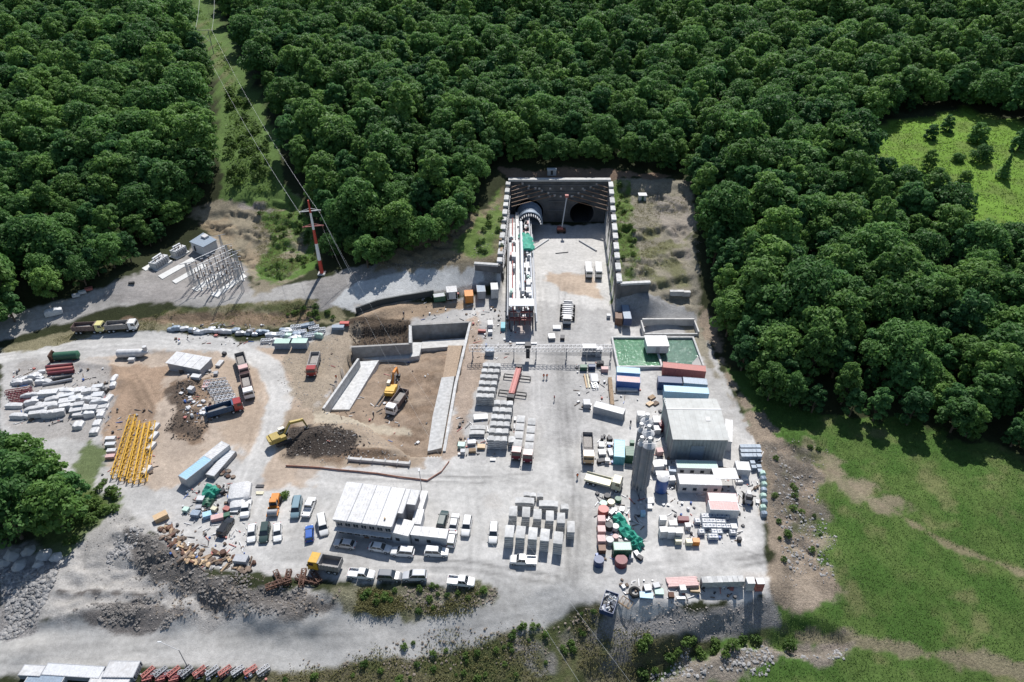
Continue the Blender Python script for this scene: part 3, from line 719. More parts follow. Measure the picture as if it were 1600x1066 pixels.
class Kit:
    def __init__(s): s.p = []
    def add(s, name, mb, m, parent=None, smooth=False, loc=None, label=None):
        s.p.append((name, mb.mesh(name, m, smooth) if isinstance(mb, MB) else mb, parent, loc, label)); return len(s.p)-1
NOTHING = 0
def spawn(kit, name, label, cat, loc, rz=0.0, group=None, swap=None, scale=None, tilt=None):
    e = bpy.data.objects.new(name, None); C.objects.link(e); e.empty_display_size = 0.3
    e.location = loc; e.rotation_euler = (tilt or (0, 0))[:2] + (rz,)
    if scale: e.scale = scale
    e['label'] = label; e['category'] = cat
    if group: e['group'] = group
    obs = []
    for nm, me, par, lc, lb in kit.p:
        o = bpy.data.objects.new(nm, me); C.objects.link(o); o.parent = e if par is None else obs[par]
        if lc: o.location = lc
        if lb: o['label'] = lb
        if swap and me.materials[0].name in swap:
            o.material_slots[0].link = 'OBJECT'; o.material_slots[0].material = swap[me.materials[0].name]
        obs.append(o)
    return e
def single(name, label, cat, me, loc, rz=0.0, group=None, m=None, tilt=None, scale=None, kind=None):
    o = bpy.data.objects.new(name, me); C.objects.link(o); o.location = loc; o.rotation_euler = (tilt or (0, 0))[:2] + (rz,)
    if scale: o.scale = scale
    o['label'] = label; o['category'] = cat
    if group: o['group'] = group
    if kind: o['kind'] = kind
    if m: o.material_slots[0].link = 'OBJECT'; o.material_slots[0].material = m
    return o
def axis_px(u1, v1, u2, v2, h=0.0):
    """middle on the ground, heading and length of a thing whose long axis is seen between two pixels at height h"""
    a = over(u1, v1, h); b = over(u2, v2, h)
    cx, cy = (a[0]+b[0])/2, (a[1]+b[1])/2
    return (cx, cy, hz(cx, cy)), math.atan2(b[1]-a[1], b[0]-a[0]), math.hypot(b[0]-a[0], b[1]-a[1])
def spot(u, v, h=0.0):
    """ground place under a pixel that shows a point h metres above the yard"""
    return over(u, v, h)

# colours
WHT = mat('white_paint', (0.58,0.58,0.58), 0.5, var=0.16, vscale=1.5, dirt=0.38)
CONC = mat('concrete', (0.50,0.49,0.47), 0.85, var=0.18, vscale=0.8, dirt=0.25, bump=0.1)
CONCP = mat('pale_concrete', (0.50,0.50,0.49), 0.8, var=0.24, vscale=1.2, dirt=0.18)
CONCD = mat('damp_concrete', (0.27,0.275,0.28), 0.85, var=0.3, vscale=0.6, dirt=0.4, bump=0.15)
STEEL = mat('grey_steel', (0.33,0.34,0.36), 0.5, 0.4, var=0.2, vscale=2, dirt=0.3)
GALV = mat('galvanised_steel', (0.52,0.54,0.57), 0.45, 0.3, var=0.15, vscale=2)
DKST = mat('dark_steel', (0.05,0.05,0.055), 0.6, 0.2, var=0.3, vscale=3)
TYRE = mat('tyre_rubber', (0.018,0.018,0.018), 0.85)
GLASS = mat('window_glass', (0.025,0.032,0.04), 0.08, spec=0.8)
PAINT = mat('car_paint', (0.74,0.74,0.73), 0.3, coat=0.5)
RUST = mat('rusty_steel', (0.12,0.062,0.042), 0.85, var=0.4, vscale=3, bump=0.2)
REDP = mat('red_paint', (0.42,0.06,0.05), 0.5, var=0.2, vscale=2, dirt=0.25)
MAROON = mat('maroon_paint', (0.16,0.03,0.04), 0.55, var=0.2, dirt=0.2)
REDC = mat('faded_red_paint', (0.40,0.13,0.11), 0.6, var=0.15, dirt=0.2)
PINK = mat('faded_pink_paint', (0.55,0.36,0.34), 0.6, var=0.15, dirt=0.2)
BLUE = mat('blue_paint', (0.035,0.10,0.32), 0.45, var=0.15, dirt=0.15)
DBLUE = mat('dark_blue_paint', (0.02,0.05,0.14), 0.5, var=0.2, dirt=0.15)
LBLUE = mat('light_blue_paint', (0.32,0.52,0.66), 0.5, var=0.12, dirt=0.2)
TEAL = mat('teal_paint', (0.10,0.36,0.42), 0.5, var=0.15, dirt=0.15)
GREEN = mat('dark_green_paint', (0.03,0.12,0.07), 0.5, var=0.2, dirt=0.2)
LGREEN = mat('pale_green_paint', (0.42,0.58,0.50), 0.55, var=0.12, dirt=0.2)
YEL = mat('yellow_paint', (0.62,0.36,0.03), 0.45, var=0.15, dirt=0.25)
OLIVE = mat('dull_yellow_paint', (0.42,0.31,0.07), 0.55, var=0.2, dirt=0.35)
ORNG = mat('orange_paint', (0.62,0.22,0.03), 0.5, var=0.15, dirt=0.2)
TANP = mat('tan_paint', (0.50,0.35,0.20), 0.55, var=0.15, dirt=0.25)
GREYP = mat('grey_paint', (0.36,0.37,0.39), 0.5, var=0.12, dirt=0.2)
LGREY = mat('pale_grey_paint', (0.55,0.56,0.57), 0.5, var=0.12, dirt=0.2)
BGREY = mat('blue_grey_paint', (0.25,0.31,0.38), 0.5, var=0.2, dirt=0.2)
WOOD = mat('bare_timber', (0.33,0.235,0.15), 0.85, var=0.35, vscale=2)
OLDW = mat('weathered_timber', (0.20,0.15,0.115), 0.9, var=0.4, vscale=2)
TARP = mat('green_tarpaulin_cloth', (0.03,0.30,0.21), 0.7, var=0.25, vscale=1.0, bump=0.3, bscale=2)
WTARP = mat('white_sheeting', (0.54,0.54,0.54), 0.6, var=0.22, bump=0.3, bscale=2)
LOAD = mat('gravel_load', (0.30,0.28,0.26), 0.95, var=0.3, vscale=4, bump=0.5)
CREAM = mat('cream_paint', (0.62,0.58,0.42), 0.5, var=0.12, dirt=0.25)
BROWNP = mat('brown_paint', (0.17,0.085,0.05), 0.6, var=0.2, dirt=0.2)
SKIN = mat('skin', (0.45,0.27,0.19), 0.6); HIVIS = mat('orange_vest_cloth', (0.75,0.16,0.03), 0.7); NAVY = mat('navy_cloth', (0.03,0.035,0.06), 0.85)
LAMP = mat('lamp_lens', (0.8,0.8,0.75), 0.15); TAIL = mat('red_lens', (0.35,0.02,0.02), 0.2)

# ---- cars
def csec(x, w, z0, z1):
    zm = z0 + (z1-z0)*0.62
    return [(x,-w*.86,z0),(x,w*.86,z0),(x,w,z0+.12),(x,w,zm),(x,w*.9,z1),(x,-w*.9,z1),(x,-w,zm),(x,-w,z0+.12)]
def wheel_mesh(r, w):
    k = MB(); k.cyl((0,-w/2,0),(0,w/2,0), r, n=14); return k
def car_kit(kind):
    k = Kit(); L = {'sedan':4.5,'suv':4.7,'hatch':4.1,'van':5.0,'pickup':5.2}[kind]; h = L/2; W = {'van':.96,'pickup':.94,'suv':.94}.get(kind, .88)
    bt = {'sedan':.94,'hatch':.98,'suv':1.12,'van':1.25,'pickup':1.08}[kind]
    b = MB()
    if kind == 'van':
        b.loft([csec(-h,W*.9,.35,1.15),csec(-h+.1,W,.28,bt),csec(h-1.2,W,.28,bt),csec(h-.3,W*.95,.3,.98),csec(h,W*.8,.4,.75)])
    elif kind == 'pickup':
        b.loft([csec(-.55,W,.32,bt),csec(h-1.3,W,.32,bt),csec(h-.25,W*.95,.34,.98),csec(h,W*.8,.42,.72)])
    else:
        b.loft([csec(-h,W*.85,.38,bt*.86),csec(-h+.15,W*.97,.24,bt*.97),csec(-h*.45,W,.22,bt),csec(h*.25,W,.22,bt),csec(h*.62,W*.98,.22,bt*.9),csec(h-.2,W*.92,.26,bt*.78),csec(h,W*.74,.4,bt*.64)])
    bi = k.add('body', b, PAINT, smooth=True)
    gx0, gx1, tx0, tx1, th = {'sedan':(-1.85,1.05,-1.25,.3,1.43),'hatch':(-1.95,1.0,-1.7,.3,1.47),'suv':(-2.2,1.05,-2.0,.35,1.74),'van':(-2.42,1.55,-2.38,.95,1.95),'pickup':(-.5,1.35,-.4,.75,1.72)}[kind]
    g = MB().loft([[(gx0,-W*.9,bt-.03),(gx1,-W*.9,bt-.03),(gx1,W*.9,bt-.03),(gx0,W*.9,bt-.03)],[(tx0,-W*.72,th-.04),(tx1,-W*.72,th-.04),(tx1,W*.72,th-.04),(tx0,W*.72,th-.04)]])
    k.add('windows', g, GLASS)
    r = MB().loft([[(tx0-.06,-W*.75,th-.05),(tx1+.06,-W*.75,th-.05),(tx1+.06,W*.75,th-.05),(tx0-.06,W*.75,th-.05)],[(tx0+.1,-W*.64,th+.03),(tx1-.1,-W*.64,th+.03),(tx1-.1,W*.64,th+.03),(tx0+.1,W*.64,th+.03)]])
    k.add('roof', r, PAINT)
    if kind == 'van':
        p = MB().box(-2.44,-.1,-W*.93,-W*.905,1.2,1.9).box(-2.44,-.1,W*.905,W*.93,1.2,1.9); k.add('side_panels', p, PAINT)
    else:
        p = MB()
        for sx in (-1, 1):
            for (a, c) in ((gx0, tx0), (gx1, tx1), ((gx0+gx1)/2, (tx0+tx1)/2)):
                p.bar((a, sx*W*.91, bt-.03), (c, sx*W*.735, th-.02), .05)
        k.add('pillars', p, PAINT)
    if kind == 'pickup':
        bd = MB().box(-h,-.6,-W,W,.5,.62).box(-h,-.6,-W,-W+.08,.62,1.05).box(-h,-.6,W-.08,W,.62,1.05).box(-h,-h+.08,-W+.08,W-.08,.62,1.0).box(-.68,-.6,-W+.08,W-.08,.62,1.05)
        k.add('bed', bd, PAINT)
    wm = wheel_mesh(.34, .24).mesh('wheel', TYRE, True); hub = MB().cyl((0,-.13,0),(0,.13,0),.2,n=10).mesh('rim', GALV)
    for x in (-h+.85, h-.85):
        for y in (-W+.1, W-.1):
            i = k.add('wheel', wm, None, loc=(x,y,.34)); k.add('rim', hub, None, parent=i)
    for s in (-1, 1):
        k.add('headlight', MB().cbox(h-.1, s*W*.66, .66, .16, .3, .14), LAMP); k.add('tail_light', MB().cbox(-h+.06, s*W*.76, .82, .16, .22, .16), TAIL)
    for s in (-1, 1): k.add('mirror', MB().cbox(gx1-.25, s*(W+.06), bt+.04, .14, .2, .13), DKST)
    return k
CARS = {n: car_kit(n) for n in ('sedan','suv','hatch','van','pickup')}
_paints = {}
def paint_of(n, c, metal=0.0):
    if n not in _paints: _paints[n] = mat('car_paint_'+n, c, 0.3, metal, coat=0.5)
    return _paints[n]
PCOL = {'white':(0.68,0.68,0.67),'silver':(0.45,0.46,0.47),'grey':(0.16,0.17,0.18),'black':(0.012,0.013,0.015),'dark green':(0.03,0.055,0.05),'blue':(0.03,0.10,0.36),'grey blue':(0.18,0.27,0.31),'yellow':(0.75,0.42,0.02)}
def car(kind, colour, u1, v1, u2, v2, label):
    """tail and nose pixels on the roof line"""
    loc, rz, _ = axis_px(u1, v1, u2, v2, 0.9)
    spawn(CARS[kind], {'pickup':'pickup_truck','van':'van'}.get(kind,'parked_car'), label, {'pickup':'pickup','van':'van'}.get(kind,'car'), loc, rz, 'vehicles parked in the yard', {'car_paint': paint_of(colour, PCOL[colour])})

# ---- lorries
def truck_kit(bed='tipper', L=8.6, axles=4, load=True):
    k = Kit(); h = L/2
    ch = MB().box(-h+.2,h-.4,-.45,.45,.75,1.05)
    for x in (-h+.9,-h+2.2): ch.box(x-.1,x+.1,-1.0,1.0,.5,.75)
    k.add('chassis', ch, DKST)
    cab = MB().loft([[(h-2.0,-1.22,.75),(h,-1.22,.75),(h,1.22,.75),(h-2.0,1.22,.75)],[(h-2.0,-1.22,1.9),(h,-1.22,1.9),(h,1.22,1.9),(h-2.0,1.22,1.9)],[(h-1.95,-1.14,2.95),(h-.22,-1.14,2.95),(h-.22,1.14,2.95),(h-1.95,1.14,2.95)]])
    ci = k.add('cab', cab, PAINT)
    k.add('windscreen', MB().loft([[(h+.015,-1.08,1.92),(h+.015,1.08,1.92),(h-.19,1.02,2.78),(h-.19,-1.02,2.78)],[(h-.05,-1.08,1.92),(h-.05,1.08,1.92),(h-.25,1.02,2.78),(h-.25,-1.02,2.78)]]), GLASS, ci)
    for s in (-1, 1):
        k.add('side_window', MB().loft([[(h-1.2,s*1.235,1.95),(h-.25,s*1.235,1.95),(h-.35,s*1.16,2.7),(h-1.2,s*1.16,2.7)],[(h-1.2,s*1.18,1.95),(h-.25,s*1.18,1.95),(h-.35,s*1.1,2.7),(h-1.2,s*1.1,2.7)]]), GLASS, ci)
        k.add('headlight', MB().cbox(h+.02, s*.85, .98, .06, .35, .2), LAMP, ci)
        k.add('mirror', MB().cbox(h-.1, s*1.42, 2.2, .12, .2, .5), DKST, ci)
    k.add('bumper', MB().box(h-.05,h+.12,-1.2,1.2,.5,.85), DKST)
    x0, x1 = -h, h-2.25
    if bed == 'tipper':
        t = .1; z0, z1 = 1.15, 2.65
        b = MB().box(x0,x1,-1.25,1.25,z0,z0+t).box(x0,x1,-1.25,-1.25+t,z0+t,z1).box(x0,x1,1.25-t,1.25,z0+t,z1).box(x1-t,x1,-1.25+t,1.25-t,z0+t,z1+.25).box(x0,x0+t,-1.25+t,1.25-t,z0+t,z1-.1)
        for i in range(6):
            x = x0+.5+i*(x1-x0-.9)/5
            b.box(x-.06,x+.06,-1.33,-1.25,z0,z1).box(x-.06,x+.06,1.25,1.33,z0,z1)
        b.box(x1,x1+.5,-1.15,1.15,z1+.1,z1+.22)
        bi = k.add('tipper_body', b, BEDP)
        if load:
            g = MB(); n = 6; top = []
            g.loft([[(x0+.12,-1.14,z0+.12),(x0+.12,1.14,z0+.12),(x1-.9,1.14,z0+.12),(x1-.9,-1.14,z0+.12)],[(x0+.5,-.9,z0+.5),(x0+.5,.9,z0+.5),(x1-1.9,.9,z0+.7),(x1-1.9,-.9,z0+.7)]])
            k.add('load', g, LOAD, bi)
    elif bed == 'flat':
        b = MB().box(x0,x1,-1.25,1.25,1.1,1.25).box(x0,x1,-1.25,-1.18,1.25,1.6).box(x0,x1,1.18,1.25,1.25,1.6).box(x1-.1,x1,-1.18,1.18,1.25,2.0)
        k.add('flatbed', b, BEDP)
    wm = wheel_mesh(.5, .34).mesh('wheel', TYRE, True); hub = MB().cyl((0,-.18,0),(0,.18,0),.27,n=10).mesh('rim', GALV)
    xs_ = [h-.9, h-2.5] if axles == 4 else [h-.9]
    for x in xs_ + [-h+.9, -h+2.1]:
        for y in (-1.05, 1.05):
            i = k.add('wheel', wm, None, loc=(x,y,.5)); k.add('rim', hub, None, parent=i)
    return k
BEDP = mat('tipper_paint', (0.27,0.26,0.25), 0.6, var=0.2, dirt=0.5)
TIPPER = truck_kit('tipper', 8.4, 4); FLAT = truck_kit('flat', 8.0, 3); ARTIC = truck_kit('flat', 14.0, 4); SMALLT = truck_kit('tipper', 6.2, 3, False)
def lorry(kit, cabm, bedm, u1, v1, u2, v2, label, h=2.2, group='lorries of the building site', scale=None, name='dump_truck', cat='truck'):
    loc, rz, _ = axis_px(u1, v1, u2, v2, h)
    return spawn(kit, name, label, cat, loc, rz, group, {'car_paint': cabm, 'tipper_paint': bedm}, scale)

# ---- containers
def container_kit(L, W=2.44, H=2.59, office=False, mw=None):
    k = Kit(); h = L/2; w = W/2; n = int(L/0.28)
    side = lambda sgn: [(-h+.08 + (L-.16)*i/n, sgn*(w-.02 - (.05 if (i//2) % 2 else 0))) for i in range(n+1)]
    s1, s2 = side(-1), side(1)
    b = MB()
    if not office:
        for sd in (s1, s2):
            for i in range(n): b.quad((sd[i][0],sd[i][1],.12),(sd[i+1][0],sd[i+1][1],.12),(sd[i+1][0],sd[i+1][1],H-.1),(sd[i][0],sd[i][1],H-.1))
        b.box(-h+.02,-h+.1,-w+.05,w-.05,.12,H-.1)
    else:
        b.box(-h+.03,h-.03,-w+.03,w-.03,.12,H-.1)
    k.add('wall', b, PAINT)
    fr = MB()
    for x in (-h, h-.12):
        for y in (-w, w-.12): fr.box(x,x+.12,y,y+.12,0,H)
    for y in (-w, w-.12): fr.box(-h+.12,h-.12,y,y+.1,.0,.14).box(-h+.12,h-.12,y,y+.1,H-.12,H)
    for x in (-h, h-.12): fr.box(x,x+.12,-w+.12,w-.12,0,.14).box(x,x+.12,-w+.12,w-.12,H-.12,H)
    k.add('frame', fr, PAINT)
    r = MB(); m = int(L/.5)
    r.box(-h+.1,h-.1,-w+.1,w-.1,H-.09,H-.03)
    for i in range(m):
        x = -h+.25+i*(L-.5)/max(1,m-1); r.box(x-.09,x+.09,-w+.14,w-.14,H-.03,H-.005)
    k.add('roof', r, ROOFP)
    if office:
        for s in (-1, 1):
            for x in [(-h+1.2)+i*2.2 for i in range(int((L-2)/2.2)+1)]:
                wi = k.add('window', MB().box(x-.5,x+.5,min(s*w-.03,s*w+.03),max(s*w-.03,s*w+.03),1.0,2.0), WHT)
                k.add('pane', MB().box(x-.42,x+.42,min(s*w-.04,s*w+.045),max(s*w-.04,s*w+.045),1.08,1.92), GLASS, wi)
        k.add('door', MB().box(h-.05,h+.03,-.45,.45,.15,2.15), GREYP)
    else:
        for s in (-1, 1): k.add('door', MB().box(h-.07,h-.01,min(s*.01,s*1.08),max(s*.01,s*1.08),.15,H-.13).bar((h+.02,s*.3,.2),(h+.02,s*.3,H-.2),.05).bar((h+.02,s*.8,.2),(h+.02,s*.8,H-.2),.05), PAINT)
    return k
ROOFP = mat('container_roof_paint', (0.6,0.6,0.6), 0.5, var=0.15, dirt=0.35)
CONT = {}
def container(u1, v1, u2, v2, wall, roof, label, office=False, L=None, W=2.44, H=2.59, base=0.0, name='shipping_container', cat='container', group='containers on the site'):
    loc, rz, ln = axis_px(u1, v1, u2, v2, base+H)
    L = L or ln; key = (round(L*2)/2, W, H, office)
    if key not in CONT: CONT[key] = container_kit(*key)
    return spawn(CONT[key], name, label, cat, (loc[0], loc[1], loc[2]+base), rz, group, {'car_paint': wall, 'container_roof_paint': roof})

# ---- tunnel lining segments (curved concrete blocks, lying like shallow bridges)
def segment_mesh(L, W, T, rise):
    n = 6; top = []; bot = []
    for i in range(n+1):
        t = -1+2*i/n; z = rise*(1-t*t); top.append((t*L/2, z+T)); bot.append((t*L/2, z))
    prof = top + bot[::-1]
    b = MB().loft([[(x,-W/2,z) for x, z in prof], [(x,W/2,z) for x, z in prof]])
    b.box(-.12,.12,-W/2-.01,-W/2+.02,rise+T*.3,rise+T*.7)
    return b.mesh('lining_segment', CONCP)
SEG = {}
def segment(x, y, z, L, W, rz, label, group, T=0.42, rise=0.16):
    key = (L, W, T)
    if key not in SEG: SEG[key] = segment_mesh(L, W, T, rise)
    return single('lining_segment', label, 'concrete segment', SEG[key], (x, y, z), rz, group)

# ---- odds and ends used again and again
def crate_kit(sx, sy, sz, m, lid=None):
    k = Kit(); b = MB().box(-sx/2+.05,sx/2-.05,-sy/2+.05,sy/2-.05,.12,sz-.06)
    k.add('side_walls', b, m)
    f = MB()
    for x in (-sx/2, sx/2-.08):
        for y in (-sy/2, sy/2-.08): f.box(x,x+.08,y,y+.08,.0,sz)
    for z in (.12, sz*.5, sz-.1):
        for y in (-sy/2+.005, sy/2-.035): f.box(-sx/2+.08,sx/2-.08,y,y+.03,z,z+.09)
    for z in (.12, sz-.1):
        for x in (-sx/2+.005, sx/2-.035): f.box(x,x+.03,-sy/2+.08,sy/2-.08,z,z+.09)
    k.add('frame', f, m)
    k.add('lid', MB().box(-sx/2-.02,sx/2+.02,-sy/2-.02,sy/2+.02,sz,sz+.05), lid or m)
    return k
def pallet_mesh(sx, sy):
    b = MB()
    for i in range(5): b.box(-sx/2+i*(sx-.12)/4,-sx/2+i*(sx-.12)/4+.12,-sy/2,sy/2,.12,.15)
    for y in (-sy/2, -.05, sy/2-.1): b.box(-sx/2,sx/2,y,y+.1,0,.12)
    return b
def bundle_mesh(sx, sy, sz, seed, m):
    """wrapped, slightly slumped load with rounded shoulders"""
    rr = random.Random(seed); secs = []
    n = 6
    for i in range(n+1):
        t = i/n; x = (t-.5)*sx; s = 1-.18*abs(2*t-1)**4; hgt = sz*(s+rr.uniform(-.09,.07)); w = sy/2*(s+rr.uniform(-.07,.05))
        secs.append([(x,-w,0),(x,-w*1.02,hgt*.5),(x,-w*.8,hgt*.93),(x,0,hgt*(1+rr.uniform(-.04,.06))),(x,w*.8,hgt*.93),(x,w*1.02,hgt*.5),(x,w,0)])
    return MB().loft(secs).mesh('wrapped_bundle', m, True)
def pipe_mesh(L, r, m, wall=0.05):
    b = MB(); n = 16
    secs = []
    for x, rr in ((-L/2, r-wall), (-L/2, r), (L/2, r), (L/2, r-wall), (-L/2, r-wall)):
        secs.append([(x, rr*math.cos(2*math.pi*k/n), r+rr*math.sin(2*math.pi*k/n)) for k in range(n)])
    b.loft(secs, caps=False)
    return b.mesh('pipe', m, True)
def ibc_kit():
    k = Kit()
    k.add('tank', MB().box(-.52,.52,-.48,.48,.2,1.1,.05), WHT)
    f = MB()
    for x in (-.58,.58):
        for y in (-.53,.53): f.bar((x,y,.15),(x,y,1.15),.06)
    for z in (.35,.75,1.13):
        f.bar((-.58,-.53,z),(.58,-.53,z),.05).bar((-.58,.53,z),(.58,.53,z),.05).bar((-.58,-.53,z),(-.58,.53,z),.05).bar((.58,-.53,z),(.58,.53,z),.05)
    f.bar((-.58,0,1.13),(.58,0,1.13),.05)
    k.add('cage', f, BGREY); k.add('pallet', pallet_mesh(1.2,1.05), BLUE); k.add('lid', MB().cyl((0,0,1.1),(0,0,1.17),.16,n=10), DBLUE)
    return k
def tarp_mesh(px, width, seed, hgt=1.3):
    """crumpled sheet laid over things along a line of ground points"""
    rr = random.Random(seed); secs = []
    P = [Vector((p[0], p[1], 0)) for p in px]; pts = []
    for i in range(len(P)-1):
        for j in range(4): pts.append(P[i].lerp(P[i+1], j/4))
    pts.append(P[-1])
    nrm = []
    for i in range(len(pts)):
        d = (pts[min(i+1,len(pts)-1)]-pts[max(i-1,0)]).normalized(); nrm.append(Vector((-d.y,d.x,0)))
    prof = [(-1,.05),(-.9,.5),(-.55,.9),(-.2,.75),(.15,1.05),(.5,.85),(.85,.55),(1,.05)]
    for p, n in zip(pts, nrm):
        sec = []
        for a, z in prof:
            q = p+n*(a*width/2*(1+rr.uniform(-.25,.2))); sec.append((q.x, q.y, z*hgt*(1+rr.uniform(-.3,.3))))
        secs.append(sec)
    return MB().loft(secs).mesh('tarpaulin', TARP)
# ------------------------------------------------------------------ tunnel portal
def wall_with_holes(x0, x1, z0, z1, y, holes, m):
    bm = bmesh.new(); ed = []
    def loop(pts):
        vs = [bm.verts.new((px, y, pz)) for px, pz in pts]
        for i in range(len(vs)): ed.append(bm.edges.new((vs[i], vs[(i+1) % len(vs)])))
    loop([(x0,z0),(x1,z0),(x1,z1),(x0,z1)])
    for cx, cz, r in holes:
        a0 = math.asin(max(-1, min(1, (z0+.02-cz)/r)))
        loop([(cx+r*math.cos(a0+(math.pi-2*a0)*i/28), cz+r*math.sin(a0+(math.pi-2*a0)*i/28)) for i in range(29)])
    bmesh.ops.triangle_fill(bm, use_beauty=True, edges=ed)
    me = bpy.data.meshes.new('wall'); bm.to_mesh(me); bm.free(); me.materials.append(m); return me
YP, PW0, PW1, PH = 230.6, -0.7, 34.6, 16.0
pk = Kit()
DARKL = mat('shaded_lining', (0.04,0.041,0.043), .9, var=.3)  # bore lining and floor coloured near black, putting the inside shade into colour
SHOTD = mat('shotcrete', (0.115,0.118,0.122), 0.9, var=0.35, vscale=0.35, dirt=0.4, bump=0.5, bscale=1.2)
TUN = [(6.3,3.9,5.2),(25.6,3.6,4.4)]
pk.add('wall', wall_with_holes(PW0, PW1, 0.0, PH, YP, TUN, SHOTD), None)
for cx, cz, r in TUN:
    n = 28; a0 = math.asin((.02-cz)/r); secs = []
    for y in (YP+.003, YP+34):
        secs.append([(cx+r*math.cos(a0+(math.pi-2*a0)*i/n), y, cz+r*math.sin(a0+(math.pi-2*a0)*i/n)) for i in range(n+1)])
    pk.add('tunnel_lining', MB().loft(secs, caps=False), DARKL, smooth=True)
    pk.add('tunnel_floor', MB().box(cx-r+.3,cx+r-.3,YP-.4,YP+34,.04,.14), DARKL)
    pk.add('tunnel_face', MB().box(cx-r-.5,cx+r+.5,YP+34,YP+34.5,0,cz+r+.5), SHOTD)
    secs = []
    for rr in (r+.003, r+.45):
        secs.append([(cx+rr*math.cos(a0+(math.pi-2*a0)*i/n), YP-.35, cz+rr*math.sin(a0+(math.pi-2*a0)*i/n)) for i in range(n+1)])
    pk.add('opening_collar', MB().loft([secs[0], secs[1], [(x,YP-.01,z) for x,_,z in secs[1]]], caps=False), SHOTD)
pk.add('cap_beam', MB().box(PW0-.6,PW1+.6,YP-.5,YP+1.3,PH,PH+.7), CONC)
for z in (4.5, 8.2, 11.6, 14.2): pk.add('waler_beam', MB().box(PW0+.2,PW1-.2,YP-.28,YP-.002,z,z+.35) if z > 9 else MB().box(13.2,19.6,YP-.28,YP-.002,z,z+.35), SHOTD)
for i in range(9):
    for z in (10, 13): pk.add('anchor_plate', MB().cbox(2+i*3.9,YP-.4,z+.35,.7,.2,.7), STEEL)
spawn(pk, 'tunnel_portal', 'tall dark shotcrete portal wall with two round tunnel mouths', 'tunnel portal', (0,0,0))
def lerp2(a, b, t): return (a[0]+(b[0]-a[0])*t, a[1]+(b[1]-a[1])*t)
def side_wall(A, B, zA, zB, sgn, label, wing):
    """retaining wall from the portal corner A (top zA) to the end B (top zB); sgn is the side the hill lies on"""
    k = Kit(); d = Vector((B[0]-A[0], B[1]-A[1], 0)); L = d.length; d.normalize(); nrm = Vector((-d.y, d.x, 0)) * (1 if (-d.y)*sgn > 0 else -1)
    def pt(s, off, z): p = Vector((A[0],A[1],0))+d*s+nrm*off; return (p.x,p.y,z)
    npile = int(L/1.5); w = MB()
    w.loft([[pt(0,.25,-.3),pt(L,.25,-.3),pt(L,.25,zB),pt(0,.25,zA)],[pt(0,1.3,-.3),pt(L,1.3,-.3),pt(L,1.3,zB),pt(0,1.3,zA)]])
    k.add('wall', w, SHOTD)
    for i in range(npile):
        s = .75+i*(L-1.5)/(npile-1); z = zA+(zB-zA)*s/L
        k.add('pile', MB().cyl(pt(s,.3,-.2), pt(s,.3,z-.15), .55, n=8, caps=False), SHOTD, smooth=True)
    nb = 11; bl = L/nb
    for i in range(nb):
        s0 = i*bl+.15; s1 = s0+bl*(.62+.22*((i*7+int(A[0]))%5)/4); z = zA+(zB-zA)*(i+.6)/nb
        k.add('cap_block', MB().loft([[pt(s0,-.2,z-.3),pt(s1,-.2,z-.3),pt(s1,1.4,z-.3),pt(s0,1.4,z-.3)],[pt(s0,-.2,z+.5),pt(s1,-.2,z+.5),pt(s1,1.4,z+.5),pt(s0,1.4,z+.5)]]), CONCP)
    for i in range(3):
        f = .2+.25*i
        k.add('waler_beam', MB().loft([[pt(.3,-.3,zA*f+1),pt(L*.9,-.3,zB*f+1),pt(L*.9,.2,zB*f+1),pt(.3,.2,zA*f+1)],[pt(.3,-.3,zA*f+1.4),pt(L*.9,-.3,zB*f+1.4),pt(L*.9,.2,zB*f+1.4),pt(.3,.2,zA*f+1.4)]]), STEEL)
    W0, W1, zw = wing
    wd = Vector((W1[0]-W0[0], W1[1]-W0[1], 0)); wl = wd.length; wd.normalize(); wn = Vector((-wd.y, wd.x, 0)); wn = wn if wn.y > 0 else -wn
    def wp(s, off, z): p = Vector((W0[0],W0[1],0))+wd*s+wn*off; return (p.x,p.y,z)
    k.add('wing_wall', MB().loft([[wp(0,0,-.3),wp(wl,0,-.3),wp(wl,0,zw),wp(0,0,zw)],[wp(0,1,-.3),wp(wl,1,-.3),wp(wl,1,zw),wp(0,1,zw)]]), SHOTD)
    k.add('wing_cap', MB().loft([[wp(-.1,-.3,zw),wp(wl+.2,-.3,zw),wp(wl+.2,.9,zw),wp(-.1,.9,zw)],[wp(-.1,-.3,zw+.6),wp(wl+.2,-.3,zw+.6),wp(wl+.2,.9,zw+.6),wp(-.1,.9,zw+.6)]]), CONCP)
    return spawn(k, 'retaining_wall', label, 'retaining wall', (0,0,0), group='retaining walls of the cutting')
side_wall((-0.7,230.2),(-3.4,183.5),16.0,8.2,-1,'piled retaining wall with white cap blocks on the left of the cutting',((-4.4,183.6),(-11.5,184.6),8.0))
side_wall((34.5,230.2),(30.9,171.5),16.0,8.8,1,'piled retaining wall with white cap blocks on the right of the cutting',((31.9,171.6),(40.5,172.4),8.6))
